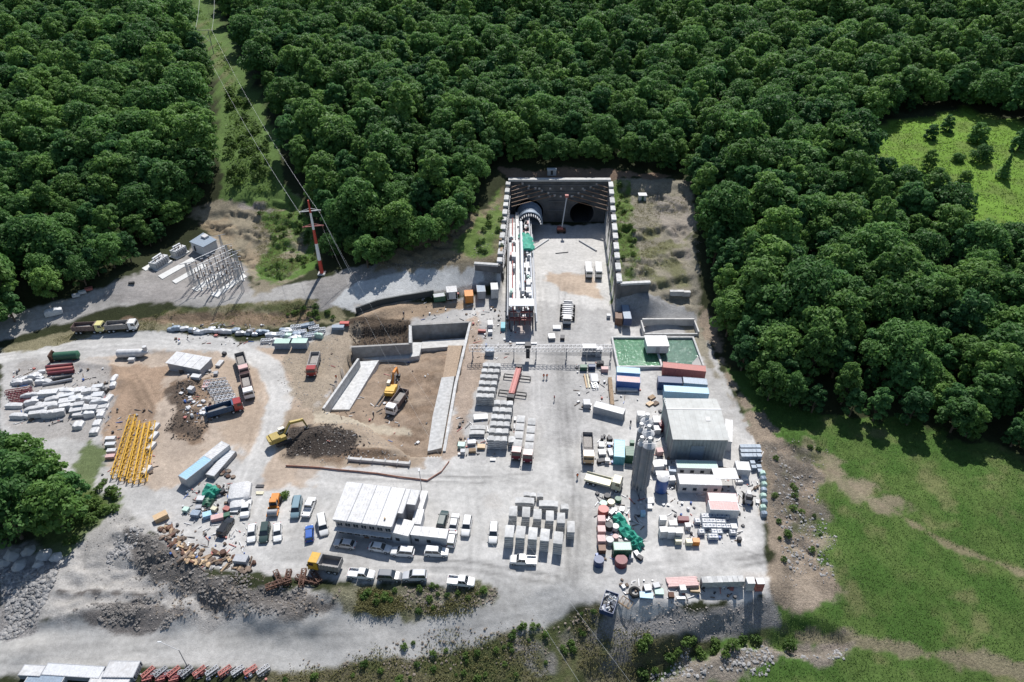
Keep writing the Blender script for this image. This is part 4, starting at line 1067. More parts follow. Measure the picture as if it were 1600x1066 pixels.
# raking steel struts across the two upper corners
ST_O = mat('strut_paint', (0.27,0.15,0.08), 0.6, var=0.25, dirt=0.3)
for side in (0, 1):
    for i in range(6):
        q = 2.0+i*1.55; z = 14.9-i*1.15 if side else 15.1-i*0.9
        if side: a, b = (PW1-1.6-q*1.35, YP-.35, z+.1), (PW1-.7, YP-q*.8-1.2, z-.3)
        else: a, b = (PW0+1.4+q*1.5, YP-.35, z+.1), (PW0+.5, YP-q*.8-1.2, z-.3)
        kk = Kit(); kk.add('tube', MB().cyl(a, b, .13, n=8), ST_O, smooth=True)
        kk.add('end_plate', MB().cbox(*a, .8,.2,.8), STEEL)
        spawn(kk, 'corner_strut', f"{['brown','orange'][side]} steel strut across the upper {['left','right'][side]} corner of the portal, {['highest','second highest','third','fourth','fifth','lowest'][i]} of six", 'strut', (0,0,0), group='portal corner struts')

# ------------------------------------------------------------------ tunnel boring machine back-up train
tb = Kit(); X0, X1, YB, YE, DZ = -0.9, 6.2, 161.5, 229.0, 5.2
rb = random.Random(3)
nf = 12
for i in range(nf):
    y = YB+.6+i*(YE-YB-6)/(nf-1)
    f = MB().box(X0,X0+.3,y-.15,y+.15,0,DZ).box(X1-.3,X1,y-.15,y+.15,0,DZ).box(X0,X1,y-.15,y+.15,DZ,DZ+.35).box(X0+.3,X1-.3,y-.1,y+.1,2.6,2.8)
    tb.add('portal_frame', f, WHT if i % 3 else REDC)
for j, (a, b) in enumerate(((X0,1.0),(4.4,X1))):
    for i in range(6):
        y = YB+i*(YE-YB-4)/6
        tb.add('deck_plate', MB().box(a,b,y+.05,y+(YE-YB-4)/6-.05,DZ+.36,DZ+.46), [LGREY,STEEL,WHT][(i+j)%3])
for i in range(5):
    y = YB+3+i*11.5
    tb.add('lower_platform', MB().box(X0+.31,X1-.31,y,y+8,1.7,1.85), STEEL)
for (x, z, r, m) in ((5.9,6.5,.28,GALV),(6.6,5.0,.22,LGREY),(7.1,2.0,.25,GALV),(X0-.4,4.2,.2,GALV),(0.2,6.3,.16,REDC)):
    tb.add('pipe_run', MB().cyl((x,YB+.5,z),(x,YE-8,z),r,n=8), m, smooth=True)
for i in range(46):
    y = YB+1.5+rb.random()*(YE-YB-14); x = rb.choice([-.2,.6,4.9,5.4,2.6,2.2]); zz = DZ+.47 if x < 1.2 or x > 4.2 else rb.choice([DZ+.36, 3.0])
    sx, sy, sz = rb.uniform(.7,1.5), rb.uniform(.9,3.2), rb.uniform(.5,1.9)
    m = rb.choice([WHT,WHT,LGREY,GALV,STEEL,LGREEN,PINK,DKST,WHT,WHT])
    b = MB().box(-sx/2,sx/2,-sy/2,sy/2,0,sz,.04)
    if rb.random() < .5: b.box(-sx*.3,sx*.3,-sy*.3,sy*.3,sz,sz+.25)
    tb.add('equipment_cabinet', b, m, loc=(x,y,zz))
for i in range(16):
    y = YB+2+rb.random()*(YE-YB-16); x = rb.uniform(.8,4.6); r = rb.uniform(.3,.75); L = rb.uniform(1,3)
    tb.add('round_vessel', MB().cyl((x,y,DZ-.4),(x,y+L,DZ-.4+rb.uniform(0,.8)),r,n=10), rb.choice([WHT,GALV,STEEL,LGREY]), smooth=True)
tb.add('ventilation_duct', MB().cyl((3.1,YB+8,7.3),(3.1,YE-14,7.3),.62,n=12), GALV, smooth=True)
tb.add('conveyor', MB().box(1.3,2.3,YB-1,YE-4,6.3,6.5).box(1.25,1.35,YB-1,YE-4,6.5,6.8).box(2.25,2.35,YB-1,YE-4,6.5,6.8), WHT)
tb.add('end_platform', MB().box(X0,X1,YB-.4,YB+3.4,8.0,8.2), LGREY)
for x in (X0+.1, X1-.4): tb.add('end_post', MB().box(x,x+.3,YB-.35,YB-.05,0,8.0), DKST)
for x in (.4,1.9,3.4,4.9): tb.add('hanging_hose', MB().cyl((x,YB-.1,7.9),(x+.3,YB+.3,1.2),.12,n=6), MAROON)
tb.add('cross_frame', MB().box(X0+.4,X1-.4,YB+.2,YB+.5,3.4,3.8).box(X0+.4,X1-.4,YB+.2,YB+.5,5.6,5.9), MAROON)
r0 = 4.3
for i in range(4):
    y = YP-9.5+i*2.2; n = 20; s = []
    for (rr, yy) in ((r0,y),(r0+.35,y),(r0+.35,y+1.9),(r0,y+1.9),(r0,y)):
        s.append([(6.3+rr*math.cos(math.pi*(-.02+1.04*j/n)), yy, 3.9+rr*math.sin(math.pi*(-.02+1.04*j/n))) for j in range(n+1)])
    tb.add('shield_ring', MB().loft(s, caps=False), BGREY, smooth=True)
for i in range(14):
    a = math.pi*(.06+.88*i/13)
    tb.add('thrust_cylinder', MB().cyl((6.3+3.9*math.cos(a),YP-11.5,3.9+3.9*math.sin(a)),(6.3+3.9*math.cos(a),YP-4,3.9+3.9*math.sin(a)),.22,n=8), LGREY, smooth=True)
spawn(tb, 'tunnel_boring_machine', 'long white tunnel boring machine train with frames and pipes leading into the left tunnel', 'tunnelling machine', (0,0,0))
def draped(px, z, w, seed, label, hgt, cat='tarpaulin', name='tarpaulin', m=None):
    pts = [at(u,v,z)[:2] for u, v in px]; c = (sum(p[0] for p in pts)/len(pts), sum(p[1] for p in pts)/len(pts))
    me = tarp_mesh([(p[0]-c[0], p[1]-c[1]) for p in pts], w, seed, hgt)
    return single(name, label, cat, me, (c[0], c[1], z if z > .5 else hz(*c)), 0, m=m)
draped([(824,392),(824,380),(820,368)], 7.0, 4.2, 4, 'bright green tarpaulin spread over the top of the boring machine', 1.1)

# ------------------------------------------------------------------ pit walls
pw = Kit()
def pit_wall(k, a, b, z0, z1, t, name='wall', m=CONC):
    d = Vector((b[0]-a[0], b[1]-a[1], 0)); L = d.length; d.normalize(); n = Vector((-d.y, d.x, 0)); np_ = max(1, int(L/5.5))
    for i in range(np_):
        p = Vector((a[0],a[1],0))+d*(L*i/np_+.02); q = Vector((a[0],a[1],0))+d*(L*(i+1)/np_-.02)
        k.add(name, MB().loft([[(p-n*t/2).to_tuple()[:2]+(z0,),(q-n*t/2).to_tuple()[:2]+(z0,),(q+n*t/2).to_tuple()[:2]+(z0,),(p+n*t/2).to_tuple()[:2]+(z0,)],
                              [(p-n*t/2).to_tuple()[:2]+(z1,),(q-n*t/2).to_tuple()[:2]+(z1,),(q+n*t/2).to_tuple()[:2]+(z1,),(p+n*t/2).to_tuple()[:2]+(z1,)]]), m)
WX = [at(549,541,0.3), at(641,536,0.3), at(641,508,0.3), at(735,503,0.3), at(712,600,0.3), at(694,705,0.3)]
PITC = mat('shaded_stained_concrete', (0.30,0.295,0.285), .85, var=.25, vscale=.6, dirt=.45)  # back walls: base colour darkened to carry their shade, dirt noise on top
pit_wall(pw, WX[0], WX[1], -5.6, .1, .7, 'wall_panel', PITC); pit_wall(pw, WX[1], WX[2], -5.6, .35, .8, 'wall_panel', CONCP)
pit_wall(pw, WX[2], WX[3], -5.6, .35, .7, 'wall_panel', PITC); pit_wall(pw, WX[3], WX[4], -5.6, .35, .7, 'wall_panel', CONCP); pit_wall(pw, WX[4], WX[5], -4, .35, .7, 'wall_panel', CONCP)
WL = [at(560,560,0.2), at(505,638,0.2)]
pit_wall(pw, WL[0], WL[1], -5.0, .2, .6, 'wall_panel', CONCP)
def slab(k, pix, z0, z1, name, m):
    P = [at(u,v,z1) for u,v in pix]; k.add(name, MB().prism([(p[0],p[1]) for p in P], z0, z1), m)
slab(pw, [(561,565),(592,563),(546,640),(508,640)][::-1], -5.2, -2.6, 'floor_slab', CONCP)
slab(pw, [(566,560),(640,553),(640,560),(592,563)][::-1], -5.4, -3.6, 'floor_slab', CONC)
slab(pw, [(643,535),(660,535),(655,556),(640,558)][::-1], -5.4, -3.3, 'floor_slab', CONCP)
slab(pw, [(660,533),(728,528),(724,540),(656,545)][::-1], -5.4, -3.6, 'floor_slab', CONC)
slab(pw, [(690,590),(710,588),(690,700),(668,705),(676,650)][::-1], -4.6, -1.4, 'floor_slab', CONCP)
slab(pw, [(700,540),(722,540),(712,588),(692,590)][::-1], -5.0, -2.8, 'floor_slab', mat('mud', (0.33,0.25,0.18), 0.9, var=.3))
for i in range(9):
    p = at(552+i*10, 552-i*1.2, -4.6); pw.add('starter_bars', MB().bar((p[0],p[1]-.6,-5),(p[0],p[1]-.6,-1.2+.3*(i%3)),.09), RUST)
spawn(pw, 'concrete_pit', 'open excavation pit lined with pale concrete walls and floor slabs', 'pit', (0,0,0))
for nm, pts, lab in (('end_beam',[(668,707),(692,707)],'dark concrete end beam across the lower end of the pit ledge'),('edge_beam',[(545,716),(640,724)],'long grey concrete beam lying below the pit with openings')):
    a = at(*pts[0],.6); b = at(*pts[1],.6); k = Kit(); L = math.hypot(b[0]-a[0], b[1]-a[1])
    k.add('web', MB().box(-L/2,L/2,-.35,.35,0,.7), CONC)
    for i in range(6): k.add('rib', MB().box(-L/2+L*i/5-.15,-L/2+L*i/5+.15,-.5,.5,.0,.95), CONCP)
    c = ((a[0]+b[0])/2,(a[1]+b[1])/2); spawn(k, nm, lab, 'concrete beam', (c[0],c[1],hz(*c)), math.atan2(b[1]-a[1],b[0]-a[0]))

# ------------------------------------------------------------------ settling basins
bk = Kit(); bx0, bx1, by0, by1 = 27.9, 51.2, 142.6, 156.4; xm = 39.6
for (a, b, c, d) in ((bx0,bx1,by1-.5,by1),(bx0,bx1,by0,by0+.45)): bk.add('wall', MB().box(a,b,c,d,-1,1.0), CONCP)
for x in (bx0, xm, bx1-.5): bk.add('wall', MB().box(x,x+.5,by0+.46,by1-.51,-1,1.03), CONCP)
def water(name, c):
    m = bpy.data.materials.new(name); m.use_nodes = True; nt = m.node_tree; b = nt.nodes['Principled BSDF']
    b.inputs['Roughness'].default_value = 0.12
    geo = nt.nodes.new('ShaderNodeNewGeometry')
    w = nt.nodes.new('ShaderNodeTexNoise'); w.inputs['Scale'].default_value = 1.6; w.inputs['Detail'].default_value = 5; w.inputs['Distortion'].default_value = 1.2
    nt.links.new(geo.outputs['Position'], w.inputs['Vector'])
    cr = nt.nodes.new('ShaderNodeValToRGB'); cr.color_ramp.elements[0].color = (*[q*.75 for q in c],1); cr.color_ramp.elements[1].color = (*[min(1,q*1.35+.02) for q in c],1)
    cr.color_ramp.elements[0].position = .35; cr.color_ramp.elements[1].position = .7
    nt.links.new(w.outputs['Fac'], cr.inputs['Fac']); nt.links.new(cr.outputs['Color'], b.inputs['Base Color'])
    bp = nt.nodes.new('ShaderNodeBump'); bp.inputs['Strength'].default_value = .35; bp.inputs['Distance'].default_value = .15
    nt.links.new(w.outputs['Fac'], bp.inputs['Height']); nt.links.new(bp.outputs['Normal'], b.inputs['Normal']); return m
bk.add('water', MB().box(bx0+.5,xm,by0+.46,by1-.51,.2,.42), water('green_water', (0.06,0.175,0.085)), label='bright green water')
bk.add('water', MB().box(xm+.5,bx1-.5,by0+.46,by1-.51,.2,.36), water('grey_green_water', (0.075,0.15,0.105)), label='dull grey-green water')
spawn(bk, 'settling_basin', 'concrete settling basins holding bright green and grey-green water', 'water basin', (0,0,0))
# pump house standing on the basin wall
ph = Kit(); ph.add('wall', MB().box(-2.9,2.9,-2.3,2.3,0,2.4), LGREY)
for i in range(5): ph.add('roof_panel', MB().box(-3.05+i*1.22,-3.05+i*1.22+1.19,-2.5,2.5,2.4,2.52), WHT)
ph.add('door', MB().box(-.5,.5,-2.36,-2.3,.05,2.0), GREYP)
for x in (-2.6,2.5): 
    for y in (-2.0,1.9): ph.add('post', MB().box(x,x+.15,y,y+.15,-1.8,0), STEEL)
p = at(1026,532,3.7); spawn(ph, 'pump_house', 'white flat-roofed pump house standing over the two green basins', 'pump house', (p[0],p[1]-.3,1.3))
# trench behind the basins
tk = Kit(); a = at(1003,506,.6); b = at(1084,506,.6)
tk.add('back_wall', MB().box(a[0],b[0],a[1],a[1]+.5,-.2,2.2), CONC); tk.add('front_wall', MB().box(a[0],b[0],a[1]-5.2,a[1]-4.8,-.2,.7), CONCP)
for x in (a[0]-.4, b[0]): tk.add('end_wall', MB().box(x,x+.4,a[1]-5.2,a[1]+.5,-.2,1.5), CONC)
spawn(tk, 'concrete_trough', 'long open concrete trough behind the green basins', 'trough', (0,0,0))

# ------------------------------------------------------------------ office building
def quad_roof(pix, z): return [at(u,v,z) for u,v in pix]
def office():
    H = 5.4
    A = Vector(at(538,753,H)); B = Vector(at(656,770,H)); Cc = Vector(at(612,821,H)); D = Vector(at(522.5,809.5,H))
    ex = (Cc-D).normalized(); ey = Vector((-ex.y, ex.x, 0))
    Wd = (Cc-D).length; Dp = (A-D).dot(ey); W2 = (B-A).dot(ex)
    k = Kit(); rz = math.atan2(ex.y, ex.x)
    # local frame: origin at D on the ground, x along the front, y backwards
    x_off = (A-D).dot(ex)
    step = [(0,0),(Wd-.1,0),(Wd-.1,3.3),(12.9,3.3),(12.9,5.8),(14.8,5.8),(14.8,Dp-.2),(-.4,Dp-.2)]
    k.add('wall', MB().prism(step, 0, 2.6), mat('office_wall', (0.46,0.46,0.47), .7, var=.1))
    k.add('upper_wall', MB().prism([(x+.002 if x < 1 else x-.002, y+.002) for x, y in step], 2.602, H-.13), mat('office_upper_wall', (0.33,0.31,0.32), .7, var=.12))
    for i, (xa, xb, y0) in enumerate([(-.3+q*3.06, -.3+(q+1)*3.06-.03, -.35) for q in range(4)] + [(11.97, 13.05, 3.15), (13.08, 15.0, 5.65)]):
        xo = -.5 if i == 0 else 0
        k.add('roof_panel', MB().loft([[(xa,y0,H-.12),(xb,y0,H-.12),(xb,Dp,H+.06),(xa+xo,Dp,H+.06)],[(xa,y0,H),(xb,y0,H),(xb,Dp,H+.18),(xa+xo,Dp,H+.18)]]), WHT)
        k.add('roof_seam', MB().loft([[(xb-.16,y0,H+.005),(xb-.01,y0,H+.005),(xb-.01,Dp,H+.185),(xb-.16,Dp,H+.185)],[(xb-.16,y0,H+.1),(xb-.01,y0,H+.1),(xb-.01,Dp,H+.28),(xb-.16,Dp,H+.28)]]), GREYP)
        for q in range(1, 5):
            xr = xa+(xb-xa)*q/5; k.add('roof_rib', MB().loft([[(xr-.03,y0,H+.002),(xr+.03,y0,H+.002),(xr+.03,Dp,H+.182),(xr-.03,Dp,H+.182)],[(xr-.02,y0,H+.045),(xr+.02,y0,H+.045),(xr+.02,Dp,H+.225),(xr-.02,Dp,H+.225)]]), WHT)
    k.add('fascia', MB().box(-.1,Wd+.15,-.42,-.36,H-.55,H-.02), GREYP)
    k.add('canopy', MB().box(-.2,Wd*.98,-1.0,-.002,2.62,2.74), LGREY)
    for i in range(7):
        x = .9+i*(Wd-1.8)/6
        for z, hh in ((.9,1.2),(3.3,1.1)):
            w = k.add('window', MB().box(x-.62,x+.62,-.07,-.004,z,z+hh), WHT); k.add('pane', MB().box(x-.54,x-.03,-.09,-.06,z+.08,z+hh-.08), GLASS, w); k.add('pane', MB().box(x+.03,x+.54,-.09,-.06,z+.08,z+hh-.08), GLASS, w)
    k.add('door', MB().box(Wd*.47,Wd*.47+1,-.06,-.002,0.02,2.1), BROWNP)
    k.add('vent', MB().cyl((Wd*.85,1.2,H),(Wd*.85,1.2,H+.5),.18,n=8), TANP)
    spawn(k, 'site_office', 'two-storey site office with white ribbed metal roof and rows of dark windows', 'office building', (D.x, D.y, 0), rz)
    return D, ex, ey, Wd, Dp, rz
OD, OEX, OEY, OW, ODP, ORZ = office()
# lower side buildings
def flat_cabin(pix, H, label, wallm, n=3, name='site_cabin', win=True):
    P = [Vector(at(u,v,H)) for u,v in pix]   # back-left, back-right, front-right, front-left
    o = P[3]; ex = (P[2]-P[3]); W = ex.length; ex.normalize(); ey = Vector((-ex.y,ex.x,0)); Dd = (P[0]-P[3]).dot(ey)
    k = Kit(); k.add('wall', MB().box(0,W,0,Dd,0,H-.15), wallm)
    for i in range(n): k.add('roof_panel', MB().box(-.1+i*(W+.2)/n,-.1+(i+1)*(W+.2)/n-.03,-.15,Dd+.1,H-.149,H), WHT)
    if win:
        for i in range(max(1,int(W/2.6))):
            x = 1.1+i*2.4
            if x+.6 < W:
                w = k.add('window', MB().box(x-.5,x+.5,-.06,-.003,.95,1.95), LGREY); k.add('pane', MB().box(x-.43,x+.43,-.08,-.05,1.02,1.88), GLASS, w)
    spawn(k, name, label, 'cabin', (o.x,o.y,hz(o.x,o.y)), math.atan2(ex.y,ex.x)); return k
flat_cabin([(645,823),(699,828),(697,842),(642,836)], 3.0, 'low white-roofed cabin in front of the office beside the parked cars', mat('annex_wall',(.40,.41,.43),.7,var=.12), 4)
flat_cabin([(652,797),(663,797),(657,820),(644,819)], 3.0, 'narrow white-roofed block on the right side of the office', LGREY, 2, 'side_block', False)
flat_cabin([(628,812),(643,813),(638,838),(612,832)], 3.4, 'stepped white-roofed entrance block at the right end of the office front', LGREY, 3, 'entrance_block')
flat_cabin([(656,768),(665,770),(660,796),(651,795)], 2.4, 'narrow green-roofed lean-to at the back right corner of the office', GREYP, 2, 'lean_to', False)

# ------------------------------------------------------------------ workshop
def workshop():
    k = Kit(); x0, x1, y0, y1, H = 35.8, 47.8, 109.6, 122.6, 6.6
    WSW = mat('workshop_sheeting', (0.30,0.34,0.36), .55, .2, var=.2, vscale=.6, dirt=.35); RF = mat('workshop_roofing', (0.44,0.45,0.43), .6, var=.12, vscale=.5, dirt=.3)
    L = x1-x0; Dp = y1-y0; n = 30
    b = MB()
    for i in range(n):
        t = i*L/n; o = .08 if i % 2 else 0
        k.add('wall_sheet', MB().box(t+.004,t+L/n-.004,-o,.1,.02,H-.02), WSW)
    m = 32
    for i in range(m):
        t = .11+i*(Dp-.11)/m; o = .08 if i % 2 else 0; zr = H+.9*min(1,t/(Dp*.68))
        k.add('wall_sheet', MB().box(-o,.1,t+.004,t+(Dp-.11)/m-.004,.02,zr-.06), LGREEN if i % 9 == 4 else WSW)
    k.add('right_wall', MB().box(L-.1,L,.11,Dp,.02,H), WSW); k.add('back_wall', MB().box(.1,L-.1,Dp-.1,Dp,.02,H), WSW)
    for i in range(10):
        xa, xb = -.25+i*(L+.5)/10, -.25+(i+1)*(L+.5)/10-.012
        k.add('roof_panel', MB().loft([[(xa,-.3,H),(xb,-.3,H),(xb,Dp*.68,H+.9),(xa,Dp*.68,H+.9)],[(xa,-.3,H+.1),(xb,-.3,H+.1),(xb,Dp*.68,H+1.0),(xa,Dp*.68,H+1.0)]]), RF)
        k.add('roof_panel', MB().loft([[(xa,Dp*.68+.02,H+.9),(xb,Dp*.68+.02,H+.9),(xb,Dp+.2,H+.4),(xa,Dp+.2,H+.4)],[(xa,Dp*.68+.02,H+1.0),(xb,Dp*.68+.02,H+1.0),(xb,Dp+.2,H+.5),(xa,Dp+.2,H+.5)]]), RF)
    k.add('ridge_cap', MB().box(-.3,L+.3,Dp*.68-.15,Dp*.68+.2,H+1.005,H+1.06), LGREY)
    k.add('skylight', MB().cbox(L*.72,Dp*.45,H+.78,1.0,1.2,.06,rx=.1), WHT)
    k.add('door', MB().box(L*.35,L*.6,-.14,-.09,.03,4.6), BGREY)
    spawn(k, 'workshop', 'tall grey corrugated metal workshop with pale low-pitched roof', 'workshop', (x0,y0,0), -.02)
workshop()
flat_cabin([(1124,653),(1136,653),(1144,690),(1133,688)], 3.2, 'narrow white lean-to along the right wall of the grey workshop', LGREY, 3, 'lean_to', False)

# ------------------------------------------------------------------ silos and tanks
def silo_kit(r, H):
    k = Kit(); k.add('barrel', MB().cyl((0,0,3),(0,0,H-.9),r,n=24,caps=False), SILO, smooth=True)
    for i in range(4): k.add('ring_band', MB().cyl((0,0,4+i*(H-6)/3),(0,0,4.18+i*(H-6)/3),r+.035,n=24), SILO)
    k.add('hopper', MB().cyl((0,0,.9),(0,0,3),.3,r,n=24), SILO, smooth=True)
    k.add('dome', MB().cyl((0,0,H-.9),(0,0,H),r,r*.35,n=24), WHT, smooth=True)
    k.add('filter', MB().cyl((r*.1,.2,H-.2),(r*.1,.2,H+1.0),.42,n=12), WHT, smooth=True)
    for a in range(4): k.add('leg', MB().bar((r*.8*math.cos(a*1.571+.78),r*.8*math.sin(a*1.571+.78),0),(r*.8*math.cos(a*1.571+.78),r*.8*math.sin(a*1.571+.78),3.4),.2), STEEL)
    ra = MB()
    for i in range(24): ra.bar((-.25,-r-.1,.4+i*(H-1.2)/24),(.25,-r-.1,.4+i*(H-1.2)/24),.04)
    ra.bar((-.25,-r-.1,.2),(-.25,-r-.1,H),.06).bar((.25,-r-.1,.2),(.25,-r-.1,H),.06); k.add('ladder', ra, STEEL)
    k.add('top_rail', MB().bar((-r,-r*.6,H+.3),(r,-r*.6,H+.3),.06).bar((-r,r*.6,H+.3),(r,r*.6,H+.3),.06), STEEL)
    return k
SILO = mat('silo_paint', (0.17,0.19,0.225), .5, var=.15, vscale=.7, dirt=.25)
SK = silo_kit(1.35, 15.2); SK2 = silo_kit(0.85, 14.6)
for i, (u, v, kk, lb) in enumerate(((1014,694,SK,'tall grey cement silo nearest the camera beside the blue tank'),(1013,675,SK,'tall grey cement silo in the middle of the row'),(1011,657,SK,'tall grey cement silo at the far end of the row by the workshop'),(1003.5,689,SK2,'slender grey silo left of the nearest big silo'),(1003,668,SK2,'slender grey silo left of the middle big silo'))):
    p = at(u, v, 14.6); spawn(kk, 'cement_silo', lb, 'silo', (p[0],p[1],0), .3*i, 'cement silos of the batching plant')
bt = Kit(); bt.add('barrel', MB().cyl((0,0,.4),(0,0,4.2),1.3,n=24), BLUE, smooth=True); bt.add('dome', MB().cyl((0,0,4.2),(0,0,4.7),1.3,.5,n=24), WHT, smooth=True)
for a in range(4): bt.add('leg', MB().bar((1.0*math.cos(a*1.57),1.0*math.sin(a*1.57),0),(1.0*math.cos(a*1.57),1.0*math.sin(a*1.57),.5),.2), STEEL)
bt.add('top_platform', MB().box(-1.2,1.6,.9,2.2,3.9,4.0), WHT); bt.add('side_pipe', MB().cyl((1.35,0,.5),(1.35,0,4.6),.1,n=8), WHT)
p = at(1036,746,4.3); spawn(bt, 'blue_tank', 'round blue tank with a white top beside the cement silos', 'tank', (p[0],p[1],0))

# ------------------------------------------------------------------ lattice gantry across the yard
gk = Kit(); g0 = at(733,546,3.9); g1 = at(957,545,3.9)
gy_ = 147.0; xa, xb = g0[0], g1[0]
for i in range(9):
    x0 = xa+(xb-xa)*i/9; x1 = xa+(xb-xa)*(i+1)/9-.03
    gk.add('truss_bay', MB().truss((x0,gy_,3.3),(x1,gy_,3.3),1.5,1.1,4,.055), STEEL)
for u in (738,803,838,886,918,956):
    x = at(u,546,3.9)[0]; gk.add('leg', MB().bar((x,gy_-.7,0),(x,gy_-.7,3.4),.2).bar((x,gy_+.7,0),(x,gy_+.7,3.4),.2).bar((x,gy_-.7,.6),(x,gy_+.7,3.2),.1), STEEL)
x = at(825,548,4)[0]
gk.add('hoist', MB().box(x-.8,x+.8,gy_-.9,gy_+.9,4.5,5.3).box(x-.5,x+.5,gy_-1.1,gy_+.5,1.2,3.2).bar((x-.4,gy_-.9,1),(x-.4,gy_-.9,4.5),.12).bar((x+.4,gy_-.9,1),(x+.4,gy_-.9,4.5),.12), DKST)
gk.add('cable_tray', MB().box(x-3.2,x+2.4,gy_+.8,gy_+1.5,4.45,4.75), WHT)
spawn(gk, 'lattice_gantry', 'long grey lattice gantry spanning the yard in front of the cutting', 'gantry', (0,0,0))
def booth(u, v, h, sx, sy, label, wm, rm):
    p = at(u,v,h); k = Kit(); k.add('wall', MB().box(-sx/2,sx/2,-sy/2,sy/2,0,h-.12), wm); k.add('roof', MB().box(-sx/2-.15,sx/2+.15,-sy/2-.15,sy/2+.15,h-.12,h), rm)
    k.add('door', MB().box(-.45,.45,-sy/2-.05,-sy/2-.002,.03,min(2.0,h-.3)), GREYP)
    w = k.add('window', MB().box(sx*.22,sx*.22+.8 if sx > 2.6 else sx*.22+.4,-sy/2-.05,-sy/2-.002,1.0,min(1.8,h-.3)), WHT); k.add('pane', MB().box(sx*.22+.06,(sx*.22+.74) if sx > 2.6 else sx*.22+.34,-sy/2-.07,-sy/2-.04,1.06,min(1.74,h-.36)), GLASS, w)
    spawn(k, 'control_booth', label, 'booth', (p[0],p[1],hz(p[0],p[1])))
booth(921,540,2.6,3.4,1.6,'grey-roofed control booth at the right end of the lattice gantry',GREYP,STEEL)
booth(936,541,2.6,1.7,1.5,'small white-roofed booth beside the grey control booth on the gantry',LGREY,WHT)
# ------------------------------------------------------------------ parked cars
car('van','grey blue',465,783,461,803,'grey-blue van parked left of the white pickup with the open bed')
car('pickup','white',478,803,487,779,'white pickup with dark open bed parked next to the grey-blue van')
car('hatch','blue',483,842,483,822,'bright blue hatchback parked left of the office beside the white van')
car('van','white',502,808,506,832,'white van parked against the left end of the office')
car('sedan','silver',556,851,522,846,'silver sedan in the office shadow, nearest the left end of the office')
car('sedan','white',577,851,610,857,'white sedan half in the office shadow below the office front')
car('suv','white',645,862,613,860,'white off-road car in the sun below the right end of the office')
car('suv','white',665,860,699,862,'white off-road car parked in front of the low annex cabin')
car('suv','dark green',688,823,695,799,'dark green car parked right of the office behind the white cars')
car('sedan','white',707,827,712,803,'white sedan parked right beside the dark green car')
car('hatch','white',704,850,708,830,'white hatchback tucked against the right end of the annex cabin')
car('suv','white',731,810,727,833,'white car parked alone right of the pair beside the office')
car('suv','white',772,820,770,844,'white car standing alone between the office and the stacked segments')
lorry(SMALLT, YEL, BEDP, 524,880,492,876,'small tipper truck with yellow cab and dark open bed below the office',2.0)
car('pickup','white',548,893,581,898,'white pickup with dark cargo bed in the row along the scrub')
car('suv','grey',592,898,626,899,'dark grey car between the white pickup and the silver car along the scrub')
car('suv','silver',665,899,631,899,'silver car at the right end of the row along the scrub')
car('pickup','white',706,906,735,908,'white pickup parked on the edge of the scrub strip')
car('sedan','white',394,820,392,843,'white sedan at the left of the three cars parked side by side')
car('suv','dark green',415,820,411,843,'dark green car in the middle of the three parked side by side')
car('sedan','white',433,818,433,842,'white sedan at the right of the three cars parked side by side')
car('suv','black',344,836,360,810,'black car parked alone in front of the junk with the green sheet')
car('pickup','white',386,782,382,803,'white pickup parked beside the big white sheeting')
car('pickup','white',834,875,801,873,'white pickup in front of the tall segment stacks')

# ------------------------------------------------------------------ lorries
WHC = paint_of('cab_white',(0.74,0.74,0.73)); RDC = paint_of('cab_red',(0.30,0.035,0.03)); TNC = paint_of('cab_tan',(0.55,0.38,0.22)); YLC = paint_of('cab_yellow',(0.60,0.55,0.25)); DKC = paint_of('cab_maroon',(0.13,0.02,0.03))
BED2 = mat('pale_tipper_paint',(0.40,0.38,0.37),.6,var=.15,dirt=.4); BEDB = mat('blue_tipper_paint',(0.03,0.08,0.16),.6,var=.2,dirt=.2); BEDR = mat('brown_tipper_paint',(0.16,0.11,0.10),.65,var=.2,dirt=.4)
lorry(TIPPER, YLC, BEDR, 117,510,158,508,'dump truck with pale yellow cab parked on the upper left road')
lorry(TIPPER, WHC, BEDP, 165,507,212,504,'dump truck with white cab behind the yellow-cabbed one on the road')
lorry(TIPPER, RDC, BED2, 494,548,484,584,'dump truck with red cab driving down beside the pit')
lorry(TIPPER, PINK, BEDP, 373,550,382,582,'dump truck with faded pink cab, upper of two parked nose to tail')
lorry(TIPPER, WHC, BEDR, 382,584,389,618,'dump truck with white-roofed cab, lower of two parked nose to tail')
lorry(TIPPER, RDC, BEDB, 322,640,376,628,'dump truck with dark blue body and red cab by the steel frames')
lorry(TIPPER, WHC, BEDR, 632,610,608,640,'dump truck with white cab down inside the excavation pit')
lorry(TIPPER, TNC, BED2, 918,678,920,716,'dump truck with tan cab parked in the middle of the yard')
lorry(FLAT, CREAM, CREAM, 925,742,962,752,'cream flatbed lorry parked below the light blue container')
for (a, lb) in (((815,648,806,716),'flatbed lorry with dark maroon cab loaded with white segments, left of the pair'),((832,652,824,720),'flatbed lorry with dark maroon cab loaded with white segments, right of the pair')):
    e = lorry(ARTIC, DKC, BED2, *a, lb, 1.5, scale=(1,.9,1)); rz = e.rotation_euler.z; L = e.location
    for i in range(4):
        d = -5.6+i*2.75; segment(L.x+math.cos(rz)*d, L.y+math.sin(rz)*d, L.z+1.26, 2.3, 1.9, rz, 'white concrete segment riding on the flatbed lorries', 'segments on the flatbeds')

